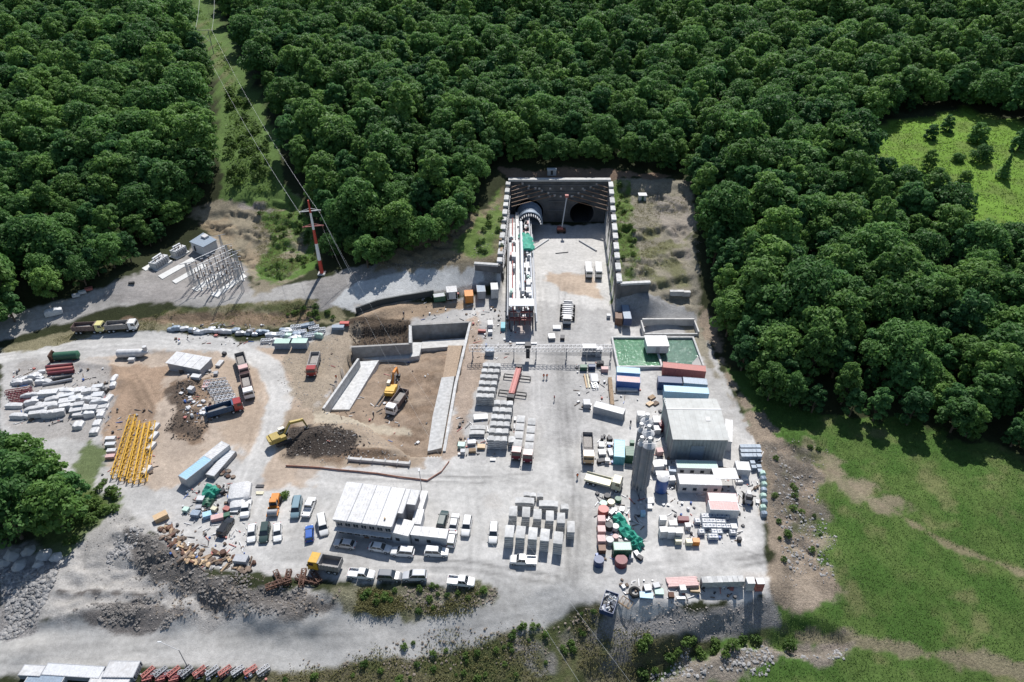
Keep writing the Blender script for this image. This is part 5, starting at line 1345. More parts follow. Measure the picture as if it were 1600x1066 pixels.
# excavators and other plant
def excavator_kit(reach=1.0):
    k = Kit()
    for s in (-1, 1):
        t = MB().loft([[(x, s*1.35-.3, z) for x, z in ((-1.9,.35),(-1.6,.0),(1.6,.0),(1.9,.35),(1.9,.6),(1.6,.9),(-1.6,.9),(-1.9,.6))],[(x, s*1.35+.3, z) for x, z in ((-1.9,.35),(-1.6,.0),(1.6,.0),(1.9,.35),(1.9,.6),(1.6,.9),(-1.6,.9),(-1.9,.6))]])
        k.add('track', t, DKST)
    k.add('undercarriage', MB().box(-1,1,-1.05,1.05,.45,1.0), DKST)
    k.add('body', MB().box(-2.6,.9,-1.35,1.35,1.05,1.95,.05).box(-2.5,-.4,-1.3,1.3,1.95,2.25,.1), PAINT)
    k.add('counterweight', MB().loft([[(-3.1,-1.0,1.05),(-2.6,-1.38,1.05),(-2.6,1.38,1.05),(-3.1,1.0,1.05)],[(-3.1,-1.0,2.1),(-2.6,-1.38,2.1),(-2.6,1.38,2.1),(-3.1,1.0,2.1)]]), PAINT)
    c = k.add('cab', MB().box(-.2,1.3,.35,1.3,1.96,3.0,.06), CABP); k.add('cab_glass', MB().box(-.1,1.33,.3,1.33,2.25,2.85), GLASS, c)
    B = [(0.6,1.6),(2.6*reach,4.2),(5.4*reach,3.6)]
    bm = MB()
    for i in range(2): bm.loft([[(B[i][0],-.3,B[i][1]-.3),(B[i][0],.3,B[i][1]-.3),(B[i][0],.3,B[i][1]+.3),(B[i][0],-.3,B[i][1]+.3)],[(B[i+1][0],-.28,B[i+1][1]-.28),(B[i+1][0],.28,B[i+1][1]-.28),(B[i+1][0],.28,B[i+1][1]+.28),(B[i+1][0],-.28,B[i+1][1]+.28)]])
    k.add('boom', bm, BOOMP)
    k.add('arm', MB().loft([[(5.2*reach,-.24,4.0),(5.2*reach,.24,4.0),(5.7*reach,.24,3.9),(5.7*reach,-.24,3.9)],[(6.1*reach,-.16,.9),(6.1*reach,.16,.9),(6.4*reach,.16,1.0),(6.4*reach,-.16,1.0)]]), BOOMP)
    k.add('bucket', MB().loft([[(6.5*reach,-.6,1.0),(6.5*reach,.6,1.0),(5.6*reach,.6,.95),(5.6*reach,-.6,.95)],[(6.3*reach,-.6,.2),(6.3*reach,.6,.2),(5.5*reach,.6,.1),(5.5*reach,-.6,.1)]]), DKST)
    for s in (-.42,.42): k.add('hydraulic_ram', MB().cyl((1.1,s,1.9),(2.4*reach,s,3.8),.1,n=8), GALV)
    return k
BOOMP = mat('boom_paint',(0.62,0.36,0.03),.45,var=.15,dirt=.3); CABP = mat('plant_cab_paint',(0.70,0.66,0.55),.45,var=.1,dirt=.2)
EXC = excavator_kit()
p = spot(440,684,1.0); spawn(EXC,'excavator','dull yellow excavator on the dark soil heap beside the pit','excavator',(p[0],p[1],p[2]+.1),.62,swap={'car_paint':OLIVE,'boom_paint':OLIVE})
p = over(612,603,2.0); spawn(EXC,'excavator','yellow and orange excavator with raised boom inside the pit','excavator',(p[0],p[1],hz(p[0],p[1])),1.45,swap={'car_paint':YEL,'boom_paint':ORNG})
p1_ = [over(604,612,.2), over(571,655,.2)]
for i in range(2):
    c = ((p1_[0][0]+p1_[1][0])/2+i*.9, (p1_[0][1]+p1_[1][1])/2); L = math.hypot(p1_[0][0]-p1_[1][0], p1_[0][1]-p1_[1][1])*(1-.25*i)
    single('drill_rod', ['longer','shorter'][i]+' of two black rods lying on the pit floor beside the dump truck','rod', pipe_mesh(L,.16,DKST), (c[0],c[1],hz(*c)), math.atan2(p1_[1][1]-p1_[0][1],p1_[1][0]-p1_[0][0]), 'rods on the pit floor')
rk = Kit(); rk.add('drum', MB().cyl((2.0,-1.0,.75),(2.0,1.0,.75),.75,n=18), STEEL, smooth=True); rk.add('drum_frame', MB().box(1.0,2.9,-1.15,-1.02,.55,.95).box(1.0,2.9,1.02,1.15,.55,.95).box(.8,1.1,-1.15,1.15,.5,1.2), PAINT)
rk.add('engine_cover', MB().box(-2.4,-.4,-.85,.85,.8,1.9,.08), PAINT); c = rk.add('cab', MB().box(-.35,.75,-.75,.75,.8,2.6,.05), PAINT); rk.add('cab_glass', MB().box(-.2,.8,-.78,.78,1.5,2.3), GLASS, c)
for s in (-.9,.9): rk.add('wheel', MB().cyl((-1.4,s-.25,.72),(-1.4,s+.25,.72),.72,n=16), TYRE)
loc, rz, _ = axis_px(431,778,426,797,1.2); spawn(rk,'road_roller','orange road roller parked above the three cars','roller',loc,rz,swap={'car_paint':ORNG})
# segment carrier on many wheels
mk = Kit(); mk.add('main_frame', MB().box(-5.0,4.0,-1.3,1.3,.9,1.25).box(-5.0,-4.6,-1.3,1.3,1.25,1.9), WHT)
for i in range(7): mk.add('cross_beam', MB().box(-4.4+i*1.1,-4.1+i*1.1,-1.6,1.6,1.26,1.5), WHT)
c = mk.add('cab', MB().box(4.0,6.0,-1.2,1.2,.8,2.6,.08), WHT); mk.add('windscreen', MB().box(5.88,5.99,-1.0,1.0,1.7,2.4), GLASS, c)
for x in (-3.4,-1.9,1.2,2.7):
    for y in (-1.9,1.9): mk.add('wheel', MB().cyl((x,y-.3,.7),(x,y+.3,.7),.7,n=14), TYRE, smooth=True); mk.add('swing_arm', MB().box(x-.3,x+.3,min(y*.55,y),max(y*.55,y),1.26,1.45), DKST)
mk.add('front_platform', MB().box(6.0,7.2,-1.2,1.2,.5,.75), DKST)
loc, rz, _ = axis_px(888,466,886,505,1.6); spawn(mk,'segment_carrier','white many-wheeled segment carrier standing in the middle of the cutting','carrier',loc,rz)
for i, (a, lb) in enumerate((((919,402,921,436),'white flat trailer by the right wall of the cutting, left of two'),((935,402,936,436),'white flat trailer by the right wall of the cutting, right of two'))):
    lorry(FLAT, WHC, WHT, *a, lb, 1.6, name='flatbed_truck', scale=(1.2,.85,1))
# red erector beam with outriggers
ek = Kit(); ek.add('beam', MB().box(-5.2,5.2,-.75,.75,1.0,2.1,.06), REDP); ek.add('upper_rail', MB().box(-4.8,5.0,-.5,-.3,2.1,2.3).box(-4.8,5.0,.3,.5,2.1,2.3), REDC)
for x in (-3.4, 3.2):
    for s in (-1, 1): ek.add('outrigger', MB().box(x-.65,x-.5,min(s*.76,s*3.6),max(s*.76,s*3.6),.5,.8).box(x+.5,x+.65,min(s*.76,s*3.6),max(s*.76,s*3.6),.5,.8).box(x-.5,x+.5,min(s*3.4,s*3.6),max(s*3.4,s*3.6),.0,.8), DKST)
ek.add('end_unit', MB().box(-6.6,-5.2,-.9,.9,.4,1.9), DKST); ek.add('end_unit', MB().box(5.2,6.2,-.8,.8,.6,2.4), DKST)
for s in (-1, 1):
    for x in (-2, 1): ek.add('support_leg', MB().box(x-.15,x+.15,s*.6-.15,s*.6+.15,0,1.0), REDP)
loc, rz, _ = axis_px(798,618,811,573,2.0); spawn(ek,'erector_beam','long red steel erector beam with four black outriggers beside the segment stacks','machine',loc,rz)
# aerial work platform at the portal
ak = Kit(); ak.add('chassis', MB().box(-1.6,1.6,-1.1,1.1,.5,1.3), RUST); ak.add('turret', MB().box(-1.5,.6,-.8,.8,1.3,2.1), REDC)
for x in (-1.1,1.1):
    for y in (-1.1,1.1): ak.add('wheel', MB().cyl((x,y-.2,.5),(x,y+.2,.5),.5,n=12), TYRE)
ak.add('boom', MB().cyl((.2,0,2.0),(1.6,2.5,12.5),.2,n=8), LGREY); ak.add('basket', MB().box(1.0,2.2,2.0,3.2,12.4,13.2), REDC)
p = at(877,357,1.5); spawn(ak,'boom_lift','red boom lift with raised pale arm in front of the portal wall','boom lift',(p[0],p[1],0))

# ------------------------------------------------------------------ containers
container(1035,570,1104,575,REDC,REDC,'faded red container, longest and uppermost of the row below the basins')
container(1028,592,1066,594,DBLUE,DBLUE,'dark blue container in the shadow of the faded red one',L=6.1)
container(1068,594,1105,596,BGREY,BGREY,'blue-grey container right of the dark blue one in the red one\'s shadow',L=6.1)
container(1038,607,1107,610,LBLUE,LBLUE,'light blue container directly behind the grey workshop')
container(963,577,1001,579,LBLUE,LBLUE,'light blue container against the front wall of the green basin',L=6.1)
container(963,591,1001,594,BLUE,PINK,'blue container with a pale pink roof in front of the green basin',L=6.1)
container(929,631,976,643,GREYP,WHT,'white-roofed cabin container set askew in the yard right of the cutting lane',W=2.3,H=2.3)
container(968,688,968,713,TEAL,LBLUE,'teal container with light blue roof beside the tan-cabbed dump truck',L=5.5)
container(984,697,985,712,GREEN,GREEN,'small dark green container left of the cement silos',L=3,W=2)
container(705,447,706,456,LGREY,WHT,'white-roofed container left of the orange one by the shotcrete slope',L=3.6,W=3.2)
container(732,452,733,463,ORNG,ORNG,'orange container between white and grey ones left of the cutting',L=3.6,W=2.6)
container(751,444,752,456,GREYP,BGREY,'grey container right of the orange one left of the cutting',L=4,W=2.6)
container(772,440,773,453,LGREY,WHT,'tall white container next to the left wing wall of the cutting',L=4,W=2.2,H=3.2)
container(676,462,696,460,GREEN,GREYP,'low dark green container at the end of the black barrier',L=3.4,W=2.2,H=1.8)
container(978,468,980,500,DBLUE,BGREY,'blue-grey bin container in the shadow of the right wing wall',L=8.0,W=2.3,H=2.4)
container(967,486,967,498,BROWNP,BROWNP,'small brown container left of the blue-grey bin container',L=3.5,W=2.0)
container(1060,724,1118,726,LGREY,LGREEN,'long grey-green container directly in front of the workshop',L=9,office=True)
container(1063,748,1124,750,WHT,WHT,'long white container with dark windows below the grey-green one',L=9,W=3.0,H=3.0,office=True)
container(1107,776,1152,778,PINK,WHT,'white container behind its pinkish twin near the white tank cubes',L=6.1)
container(1108,789,1154,791,LGREY,PINK,'pinkish-roofed container in front of its white twin near the tank cubes',L=6.1)
container(1150,727,1172,728,LGREY,LGREY,'short pale grey container below the blue-grey crates at the right edge',L=3.2,W=2.6)
container(960,853,985,853,GREEN,LGREEN,'green container with pale green roof among the drums',L=3.4,W=2.0,H=2.2)
container(288,744,322,718,GREYP,LBLUE,'light blue-roofed trailer container on the left of the yard, lower of two in line',L=7,W=2.6)
container(322,716,347,696,LGREY,WHT,'white-roofed trailer container behind the light blue-roofed one',L=6.5,W=2.6)
container(330,740,360,706,STEEL,LGREY,'low grey flat trailer beside the two long trailer containers',L=8,W=2.2,H=1.3,name='flat_trailer',cat='trailer')
container(34,1046,66,1048,GREYP,WHT,'short white-roofed sheet stack at the bottom left corner, leftmost',L=3.8,W=2,H=1.3,name='sheet_stack',cat='stack',group='low stacks at the bottom left')
container(68,1044,160,1050,GREYP,LGREY,'long pale grey-roofed sheet stack at the bottom edge of the picture',W=2.2,H=1.3,name='sheet_stack',cat='stack',group='low stacks at the bottom left')
container(166,1045,213,1046,GREYP,WHT,'white-roofed sheet stack at the bottom edge beside the red frames, upper',L=5.5,W=3,H=1.3,name='sheet_stack',cat='stack',group='low stacks at the bottom left')
container(140,1060,205,1061,GREYP,WHT,'white-roofed sheet stack at the bottom edge beside the red frames, lower',L=7,W=2.6,H=1.3,name='sheet_stack',cat='stack',group='low stacks at the bottom left')
container(40,1062,98,1064,LGREY,BGREY,'lilac-grey stack top cut by the bottom edge of the picture',L=6.5,W=3.4,H=1.3,name='sheet_stack',cat='stack',group='low stacks at the bottom left')
# canopy beside the white container
cn = Kit(); cn.add('roof_sheet', MB().box(-2.6,2.6,-1.6,1.6,3.0,3.1), WHT)
for x in (-2.5,2.4):
    for y in (-1.5,1.4): cn.add('post', MB().box(x,x+.1,y,y+.1,0,3.0), STEEL)
p = at(1133,740,3.05); spawn(cn,'canopy','white flat canopy on posts right of the long white container','canopy',(p[0],p[1],0))
# shed with big white slab roof on the left
P4 = [Vector(at(u,v,2.6)) for u,v in ((276,549),(332,559),(313,578),(258,567))]
o = P4[3]; sk = Kit()
poly = [((q-o).x,(q-o).y) for q in (P4[3],P4[2],P4[1],P4[0])]
for i in range(4):
    a = i/4; b = (i+1)/4-.008
    L2 = lambda p, q, t: (p[0]+(q[0]-p[0])*t, p[1]+(q[1]-p[1])*t)
    sk.add('roof_panel', MB().prism([L2(poly[0],poly[1],a),L2(poly[0],poly[1],b),L2(poly[3],poly[2],b),L2(poly[3],poly[2],a)],2.5,2.62), WHT)
cx = sum(q[0] for q in poly)/4; cy = sum(q[1] for q in poly)/4
sk.add('wall', MB().prism([(cx+(q[0]-cx)*.93, cy+(q[1]-cy)*.93) for q in poly],0,2.5), GREYP)
sk.add('door', MB().cbox(cx-1,cy-3.2,1,1.2,.1,2), DKST)
spawn(sk,'white_shed','low shed with a wide white slab roof on the tan dirt','shed',(o.x,o.y,hz(o.x,o.y)))

# ------------------------------------------------------------------ stacks of lining segments
def seg_stack(u, v, layers, L, W, rz, label, group, T=0.42):
    top = layers*(T+.17); p = over(u, v, top); z = p[2]
    for i in range(layers):
        j = random.uniform(-.04,.04); segment(p[0]+j, p[1]+j, z+i*(T+.17), L, W, rz+random.uniform(-.015,.015), label, group, T)
ordn = ['back','second','third','fourth','fifth','front']
for r, v in enumerate((569,578,587,597,607,617)):
    for c in range(3):
        seg_stack(759-r*2.1+c*9.4, v+c*.4, 5, 1.5, 1.35, 0, f'pale concrete segment, {ordn[r]} row of the upper stacks beside the pit', f'upper stacks, {ordn[r]} row')
for r, v in enumerate((628,639,650,661,672,684)):
    for c in range(3):
        seg_stack(776.5-r*1.9+c*10.2, v+c*.5, 5, 1.5, 1.45, 0, f'pale concrete segment, {ordn[r]} row of the lower stacks beside the flatbeds', f'lower stacks, {ordn[r]} row')
five = ['leftmost','second from left','middle','second from right','rightmost']
for i, (u, v) in enumerate(((796,829),(813.5,830.5),(832.5,832.5),(851.5,835),(872.5,839))):
    seg_stack(u, v, 6, 2.9, 1.75, 1.5-.02*i, f'pale concrete segment, {five[i]} tall stack of the front row', f'front tall stacks, {five[i]}')
for i, (u, v) in enumerate(((802,797),(822,799),(840,802),(859,805),(877,808))):
    seg_stack(u, v, 5, 2.6, 1.6, 1.5, f'pale concrete segment, {five[i]} tall stack of the second row', f'second-row tall stacks, {five[i]}')
for u, v, n, L, W, rz, lb in ((892,822,4,2.8,1.5,1.5,'single stack right of the tall front stacks'),(820,781,4,3.9,1.5,-.05,'left of the two wide stacks behind the tall ones'),(857,786,4,3.9,1.5,-.05,'right of the two wide stacks behind the tall ones'),
                              (823,771,3,1.3,1.0,0,'left small stack at the very back of the tall ones'),(833,772,3,1.3,1.0,0,'middle small stack at the very back of the tall ones'),(844,773,3,1.3,1.0,0,'right small stack at the very back of the tall ones'),(882,791,3,1.6,1.3,0,'small stack behind the rightmost tall ones'),
                              (800,686,3,1.6,1.9,0,'low stack between the lower block and the flatbeds'),(747,667,2,3.6,1.3,0,'upper of two wide low stacks left of the lower block'),(745,675,2,3.6,1.3,0,'lower of two wide low stacks left of the lower block')):
    seg_stack(u, v, n, L, W, rz, 'pale concrete segment, '+lb, lb)
# ------------------------------------------------------------------ stored materials and clutter
IBC = ibc_kit(); _ck = {}
def crate(u, v, sx, sy, sz, m, label, rz=0.0, lid=None, group=None, name='crate', cat='crate', z=0.0):
    key = (sx,sy,sz,m.name,(lid or m).name)
    if key not in _ck: _ck[key] = crate_kit(sx,sy,sz,m,lid)
    p = over(u, v, sz+z); return spawn(_ck[key], name, label, cat, (p[0],p[1],p[2]+z), rz, group)
def bundle(u, v, sx, sy, sz, m, label, rz=0.0, group=None, seed=0, name='wrapped_bundle', cat='bundle', z=0.0):
    p = over(u, v, sz*.8+z); return single(name, label, cat, bundle_mesh(sx,sy,sz,seed+int(u*7+v),m), (p[0],p[1],hz(p[0],p[1])+z-.03), rz, group)
def pipe(u1, v1, u2, v2, r, m, label, group=None, z=0.0):
    loc, rz, L = axis_px(u1,v1,u2,v2,r+z); return single('pipe', label, 'pipe', pipe_mesh(L,r,m,max(.04,r*.12)), (loc[0],loc[1],loc[2]+z), rz, group)
def drum(u, v, r, h, m, label, group=None, lid=None, lying=False, rz=0.0):
    k = Kit(); k.add('barrel', MB().cyl((0,0,0),(0,0,h),r,n=16), m, smooth=True)
    for z in (h*.33,h*.66): k.add('hoop', MB().cyl((0,0,z),(0,0,z+.06),r+.025,n=16), m)
    k.add('lid', MB().cyl((0,0,h),(0,0,h+.06),r*.96,n=16), lid or m)
    p = over(u,v,h if not lying else r); z0 = hz(p[0],p[1])
    return spawn(k,'drum',label,'drum',(p[0],p[1],z0+(r if lying else 0)),rz,group,tilt=(math.pi/2,0) if lying else None)
def plank_stack(u1, v1, u2, v2, W, n, layers, m, label, group=None, name='plank_stack', cat='planks', t=.12):
    loc, rz, L = axis_px(u1,v1,u2,v2,layers*t); k = Kit()
    for j in range(layers):
        for i in range(n):
            k.add('plank', MB().box(-L/2+random.uniform(-.15,.15),L/2+random.uniform(-.15,.15),-W/2+i*W/n+.01,-W/2+(i+1)*W/n-.02,j*t+.02,(j+1)*t), m)
    return spawn(k,name,label,cat,loc,rz,group)
def lattice(u1, v1, u2, v2, w, h, m, label, group=None, bays=None, r=.07, name='lattice_section', cat='lattice', z=0.0):
    loc, rz, L = axis_px(u1,v1,u2,v2,h+z); return single(name,label,cat,MB().truss((-L/2,0,.05),(L/2,0,.05),w,h,bays or max(3,int(L/1.3)),r).mesh(name,m),(loc[0],loc[1],loc[2]+z),rz,group)

# --- right yard: white tank cubes, boxes, drums
rows = ['back','second','third','fourth','front']
for r, (v, us) in enumerate(((806,(1100,1107,1113,1121,1128,1135)),(814,(1090,1101,1108,1114,1122,1129)),(822,(1102,1109,1115,1123,1130,1138)),(831,(1096,1116,1124,1145)),(839,(1111,1117)))):
    for i, u in enumerate(us):
        p = at(u, v, 1.15 if r < 3 else 1.15); spawn(IBC,'tank_cube',f'white caged tank cube in the {rows[r]} row right of the boxes','tank',(p[0],p[1],hz(p[0],p[1])),random.uniform(-.06,.06),f'white tank cubes, {rows[r]} row')
for u, v, sx, sy, sz, m, lb in ((1036,809,1.3,1.2,1.8,LGREY,'pale grey box at the back left of the box group by the tank cubes'),(1052,817,1.6,1.2,1.6,WHT,'white box standing behind the long row of boxes by the tank cubes'),
    (1037,827,1.5,1.3,2.2,WHT,'white box at the left end of the front row'),(1049,828,1.5,1.3,2.2,LGREY,'pale grey box second in the front row'),(1061,829,1.4,1.3,2.2,WHT,'white box at the right end of the front row'),
    (1060,843,1.2,1.0,1.2,CREAM,'cream box in front of the white row of boxes'),(1077,845,1.2,1.0,1.2,CREAM,'cream box between the other cream box and the rusty one'),(1088,844,1.3,1.0,1.3,ORNG,'rusty orange box beside the tank cubes'),
    (1068,810,2.2,1.1,1.0,MAROON,'maroon box behind the white row of boxes'),(1075,820,1.1,1.0,1.2,WHT,'small white box right of the front row, under the maroon one'),(1147,822,1.2,1.2,1.4,LGREY,'pale box right of the tank cubes'),(1156,841,.7,.7,1.1,DKST,'small black box alone right of the tank cubes')):
    crate(u,v,sx,sy,sz,m,lb,random.uniform(-.05,.05),group='boxes by the tank cubes')
for i, (u, v) in enumerate(((1192,738),(1193,746),(1194,755),(1194,764),(1193,773),(1195,782),(1193,791),(1194,801))):
    bundle(u,v,1.2,1.1,1.2,[LGREEN,BGREY][i%2],f'{["pale green","blue-grey"][i%2]} bulk bag at the right edge, number {i+1} from the top',group='bulk bags along the right edge',name='bulk_bag',cat='bag',seed=i)
for r in range(3):
    for c in range(5):
        crate(1160+c*6.2+r*.8,697+r*7,1.0,1.0,1.5,BGREY,f'blue-grey crate in the {["back","middle","front"][r]} row at the top right corner of the yard',group=f'blue-grey crates, {["back","middle","front"][r]} row')
for i, (u,v) in enumerate(((1176,722),(1178,729),(1186,728),(1188,735))): crate(u,v,1.0,.9,1.0,BGREY,f'blue-grey crate {["left above","left below","right above","right below"][i]} in the foursome right of the short grey container',group='four blue-grey crates')
# tractor-like compressor
cp = Kit(); cp.add('body', MB().box(-1.2,1.2,-.7,.7,.7,1.6,.1), GREYP); cp.add('hood', MB().box(.2,1.5,-.5,.5,1.6,2.0,.1), WHT)
for x in (-.8,.9):
    for y in (-.85,.85): cp.add('wheel', MB().cyl((x,y-.2,.55),(x,y+.2,.55),.55,n=14), TYRE)
cp.add('cab', MB().box(-1.0,0,-.6,.6,1.6,2.5,.08), DKST)
p = at(1170,776,1.6); spawn(cp,'tractor','small dark tractor with pale hood below the canopy at the right edge','tractor',(p[0],p[1],0),1.3)
for i, (u,v,m,n) in enumerate(((1158,738,PINK,'pinkish'),(1163,746,WHT,'white'),(1155,751,WHT,'small white'),(1150,742,TANP,'tan'))): bundle(u,v,1.6,1.2,.8,m,f'{n} sack pile below the short grey container',group='sacks near the canopy',name='sack_pile',cat='sacks',seed=i)
# front edge wall and things on it
for i in range(8):
    crate(1101+i*8.1,906-.25*i,1.05,1.3,1.7,CONCP,f'pale concrete block, number {i+1} from the left in the row at the yard edge',group='concrete blocks at the yard edge',name='concrete_block',cat='concrete block',lid=CONCP)
crate(1173,907,1.4,1.4,2.4,WHT,'tall white box at the right end of the concrete blocks'); crate(1188,908,1.4,1.3,2.4,REDC,'tall box with faded red top at the outer corner of the yard',lid=WHT)
plank_stack(1043,908,1090,909,2.0,6,4,PINK,'stack of long pinkish beams left of the concrete blocks',name='beam_stack',cat='beams',t=.2)
for i, (u,v,sx,sy,sz,m,lb) in enumerate(((1067,918,1.1,1.1,1.3,WHT,'white box in front of the pinkish beams'),(1026,914,1.2,1.0,.8,GREYP,'open grey box near the yard edge'),(1012,918,1.2,1.2,.8,LGREY,'pale grey box left of the open grey box'),(1030,924,1.6,1.2,.5,LGREEN,'flat pale green box near the yard edge'),(1049,929,1.0,1.0,.7,RUST,'small rusty box on the white ground at the yard edge'),(1064,934,1.6,.5,.4,STEEL,'low steel trough on the white ground at the yard edge'),(1086,920,1.8,1.2,.6,TANP,'tan flat box beside the pale blue strip'),(1010,930,2.4,1.2,.4,LBLUE,'flat pale blue box at the left of the yard edge'))):
    crate(u,v,sx,sy,sz,m,lb,random.uniform(-.3,.3))
lattice(970,935,986,948,1.6,.3,WOOD,'wooden frame lying at the lower edge of the yard',r=.05,name='wooden_frame',cat='frame')
rg = MB(); 
rg.loft([[((.9+.3*math.cos(b))*math.cos(a),(.9+.3*math.cos(b))*math.sin(a),.3+.3*math.sin(b)) for b in [j*math.pi/4 for j in range(8)]] for a in [i*math.pi/9 for i in range(19)]], caps=False)
p = at(992,925,.3); single('big_tyre','large black tyre lying at the lower yard edge','tyre',rg.mesh('big_tyre',TYRE,True),(p[0],p[1],hz(p[0],p[1])+.02))
sb = Kit(); sb.add('bin', MB().box(-2.2,2.2,-1.3,1.3,0,.15).box(-2.2,2.2,-1.3,-1.2,.15,1.2).box(-2.2,2.2,1.2,1.3,.15,1.2).box(-2.2,-2.1,-1.2,1.2,.15,1.2).box(2.1,2.2,-1.2,1.2,.15,1.2), DBLUE)
rs = random.Random(11)
for i in range(46): sb.add('scrap_piece', MB().cbox(rs.uniform(-1.8,1.8),rs.uniform(-1,1),.6+rs.uniform(0,.75),rs.uniform(.3,.9),rs.uniform(.1,.4),rs.uniform(.05,.25),rs.uniform(0,3),rs.uniform(-.6,.6),rs.uniform(-.6,.6)), rs.choice([GALV,STEEL,BGREY,DKST,LGREY]))
loc, rz, _ = axis_px(948,952,956,930,1.2); spawn(sb,'scrap_bin','dark blue skip full of grey scrap at the lower edge of the yard','skip',loc,rz+.1)
# drums and green sheet left of the silos
drum(943,795,1.1,1.4,REDP,'red drum at the top of the column of drums left of the silos')
for i, v in enumerate((810,826,841)): crate(940,v,1.5,1.5,1.7,PINK,f'{["upper","middle","lower"][i]} of three pink-topped tank boxes in a column left of the green sheet',group='pink-topped tank boxes',lid=PINK,name='tank_box',cat='tank box')
crate(941,856,1.4,1.3,1.2,BROWNP,'dark brown box below the three pink-topped tank boxes')
for i, (u,v,r,h,m,lb) in enumerate(((936,874,1.0,1.5,DBLUE,'dark navy drum at the lower left of the drum group'),(971,874,1.2,1.5,MAROON,'maroon drum at the lower end of the drum group'),(955,784,.8,.7,CREAM,'cream round lid on the ground above the red drum'),(949,774,.7,.6,DKST,'small black drum above the cream one'),(943,786,.8,.6,LGREEN,'pale green low drum above the red one'),(966,779,.7,.8,GREEN,'small green drum near the silo shadow'),(952,820,.8,1.2,DKST,'black drum right of the pink-topped boxes, upper'),(953,843,.8,1.2,GREYP,'grey drum right of the pink-topped boxes, lower'),(962,822,.7,1.1,WHT,'white drum at the edge of the green sheet'),(962,838,.6,1.0,PINK,'pinkish drum at the edge of the green sheet'))): drum(u,v,r,h,m,lb)
draped([(963,808),(972,820),(981,836),(992,846),(998,856)],0.2,2.6,8,'bright green tarpaulin draped over stored goods left of the silos',1.5)
draped([(984,838),(996,852),(992,858)],0.3,2.0,18,'smaller green sheet piece at the lower end of the stored goods',1.0)
for i, (u,v,m,n) in enumerate(((960,796,WHT,'white'),(966,802,LGREY,'pale grey'),(956,800,LGREY,'light grey'),(972,795,GALV,'silvery'),(986,868,WHT,'white'),(995,864,STEEL,'grey'),(1000,870,DKST,'black'),(981,842,WHT,'bright white'))): crate(u,v,1.1,.8,.7,m,f'small {n} case {["above the green sheet","beside the red drum","left of the silo shadow","in the silo shadow","below the green sheet","at the lower tip of the green sheet","right of the drum group","between the two green sheets"][i]}',i*.4,name='case',cat='case')
# bits between the dump truck and teal container
for i, (u,v,sx,sy,sz,m,n) in enumerate(((941,683,.7,.9,.8,DKST,'black machine block nearest the cabin container'),(940,694,1.2,1.6,.9,WHT,'white machine block right of the tan-cabbed truck'),(953,684,1.0,1.0,1.2,DKST,'black engine block above the white frames'),(953,693,1.4,.8,.7,GREYP,'grey engine frame left of the teal container'),(941,706,1.6,1.6,.8,LGREY,'pale machine frame low beside the truck'),(954,706,.9,2.2,.8,WHT,'long white bar left of the teal container'),(939,719,1.6,1.0,.8,DKST,'dark machine at the lower left of the engine parts'),(949,718,1.0,.9,1.1,WHT,'white box among the engine parts'),(988,690,1.0,1.0,1.0,GREEN,'small green box beside the dark green container'))): crate(u,v,sx,sy,sz,m,n,random.uniform(-.2,.3),name='machine_part',cat='machine part')
for i, (u,v,sx,sy,sz,m,n) in enumerate(((1002,646,1.8,1.6,2.4,WHT,'white hopper at the far end of the silo row'),(1026,655,1.6,2.2,2.2,WHT,'white hopper between the silos and the workshop, upper'),(1027,668,1.5,1.8,1.6,WHT,'white hopper between the silos and the workshop, lower'),(1033,661,1.0,2.0,2.2,MAROON,'maroon machine against the left wall of the workshop'),(1031,703,1.4,1.4,1.4,PINK,'pinkish box between the silos and the workshop front'),(1028,724,2.2,2.0,2.4,WHT,'white mixer housing behind the blue tank'),(1036,722,1.6,1.4,1.8,LGREY,'pale grey box beside the white mixer housing'),(1051,733,1.6,1.5,1.4,BGREY,'blue-grey cabinet left of the long grey-green container'),(1050,747,1.4,1.4,1.6,WHT,'white cabinet right of the blue tank'),(1016,782,1.4,1.4,.5,WHT,'flat white pad below the blue tank, upper'),(1014,791,1.3,1.2,.5,WHT,'flat white pad below the blue tank, lower'),(1005,800,.9,.9,1.2,LBLUE,'small light blue box in the silo shadow'))): crate(u,v,sx,sy,sz,m,n,random.uniform(-.15,.15),name='plant_box',cat='plant box')
# pallets of tubes by the booths
for i in range(4): pipe(913+i*4.4,586,917+i*4.2,606,.22,[TANP,CREAM,GREYP,CREAM][i],f'{["tan","cream","grey","second cream"][i]} pipe in the row below the booths','pipes below the booths')
crate(929,590,1.8,3.2,.7,GREYP,'grey rack of fittings between the pipes below the booths'); lattice(928,598,931,606,1.3,.6,GALV,'small grey lattice rack below the booths')
plank_stack(953,590,957,632,1.0,3,6,WOOD,'tall narrow stack of tan timber in front of the blue container',t=.18)
crate(917,628,1.7,2.0,1.5,GREYP,'grey pallet box at the left end of the askew cabin container'); crate(980,608,5.2,1.1,.6,LGREY,'long pale trough in front of the pink-roofed container')
for i, (u,v,m,n) in enumerate(((1018,622,WOOD,'bare timber'),(1024,631,OLDW,'old timber'),(1015,632,TANP,'tan'))): plank_stack(u-3,v,u+4,v-4,1.2,3,4,m,f'{n} plank pile left of the light blue container',t=.12)
for i, (u,v) in enumerate(((912,572),(925,571),(938,566),(945,575))): crate(u,v,1.8,1.2,1.3,[GREEN,DBLUE,DKST,PINK][i],f'{["dark green","dark blue","black","pinkish"][i]} cabinet below the gantry end',name='cabinet',cat='cabinet')
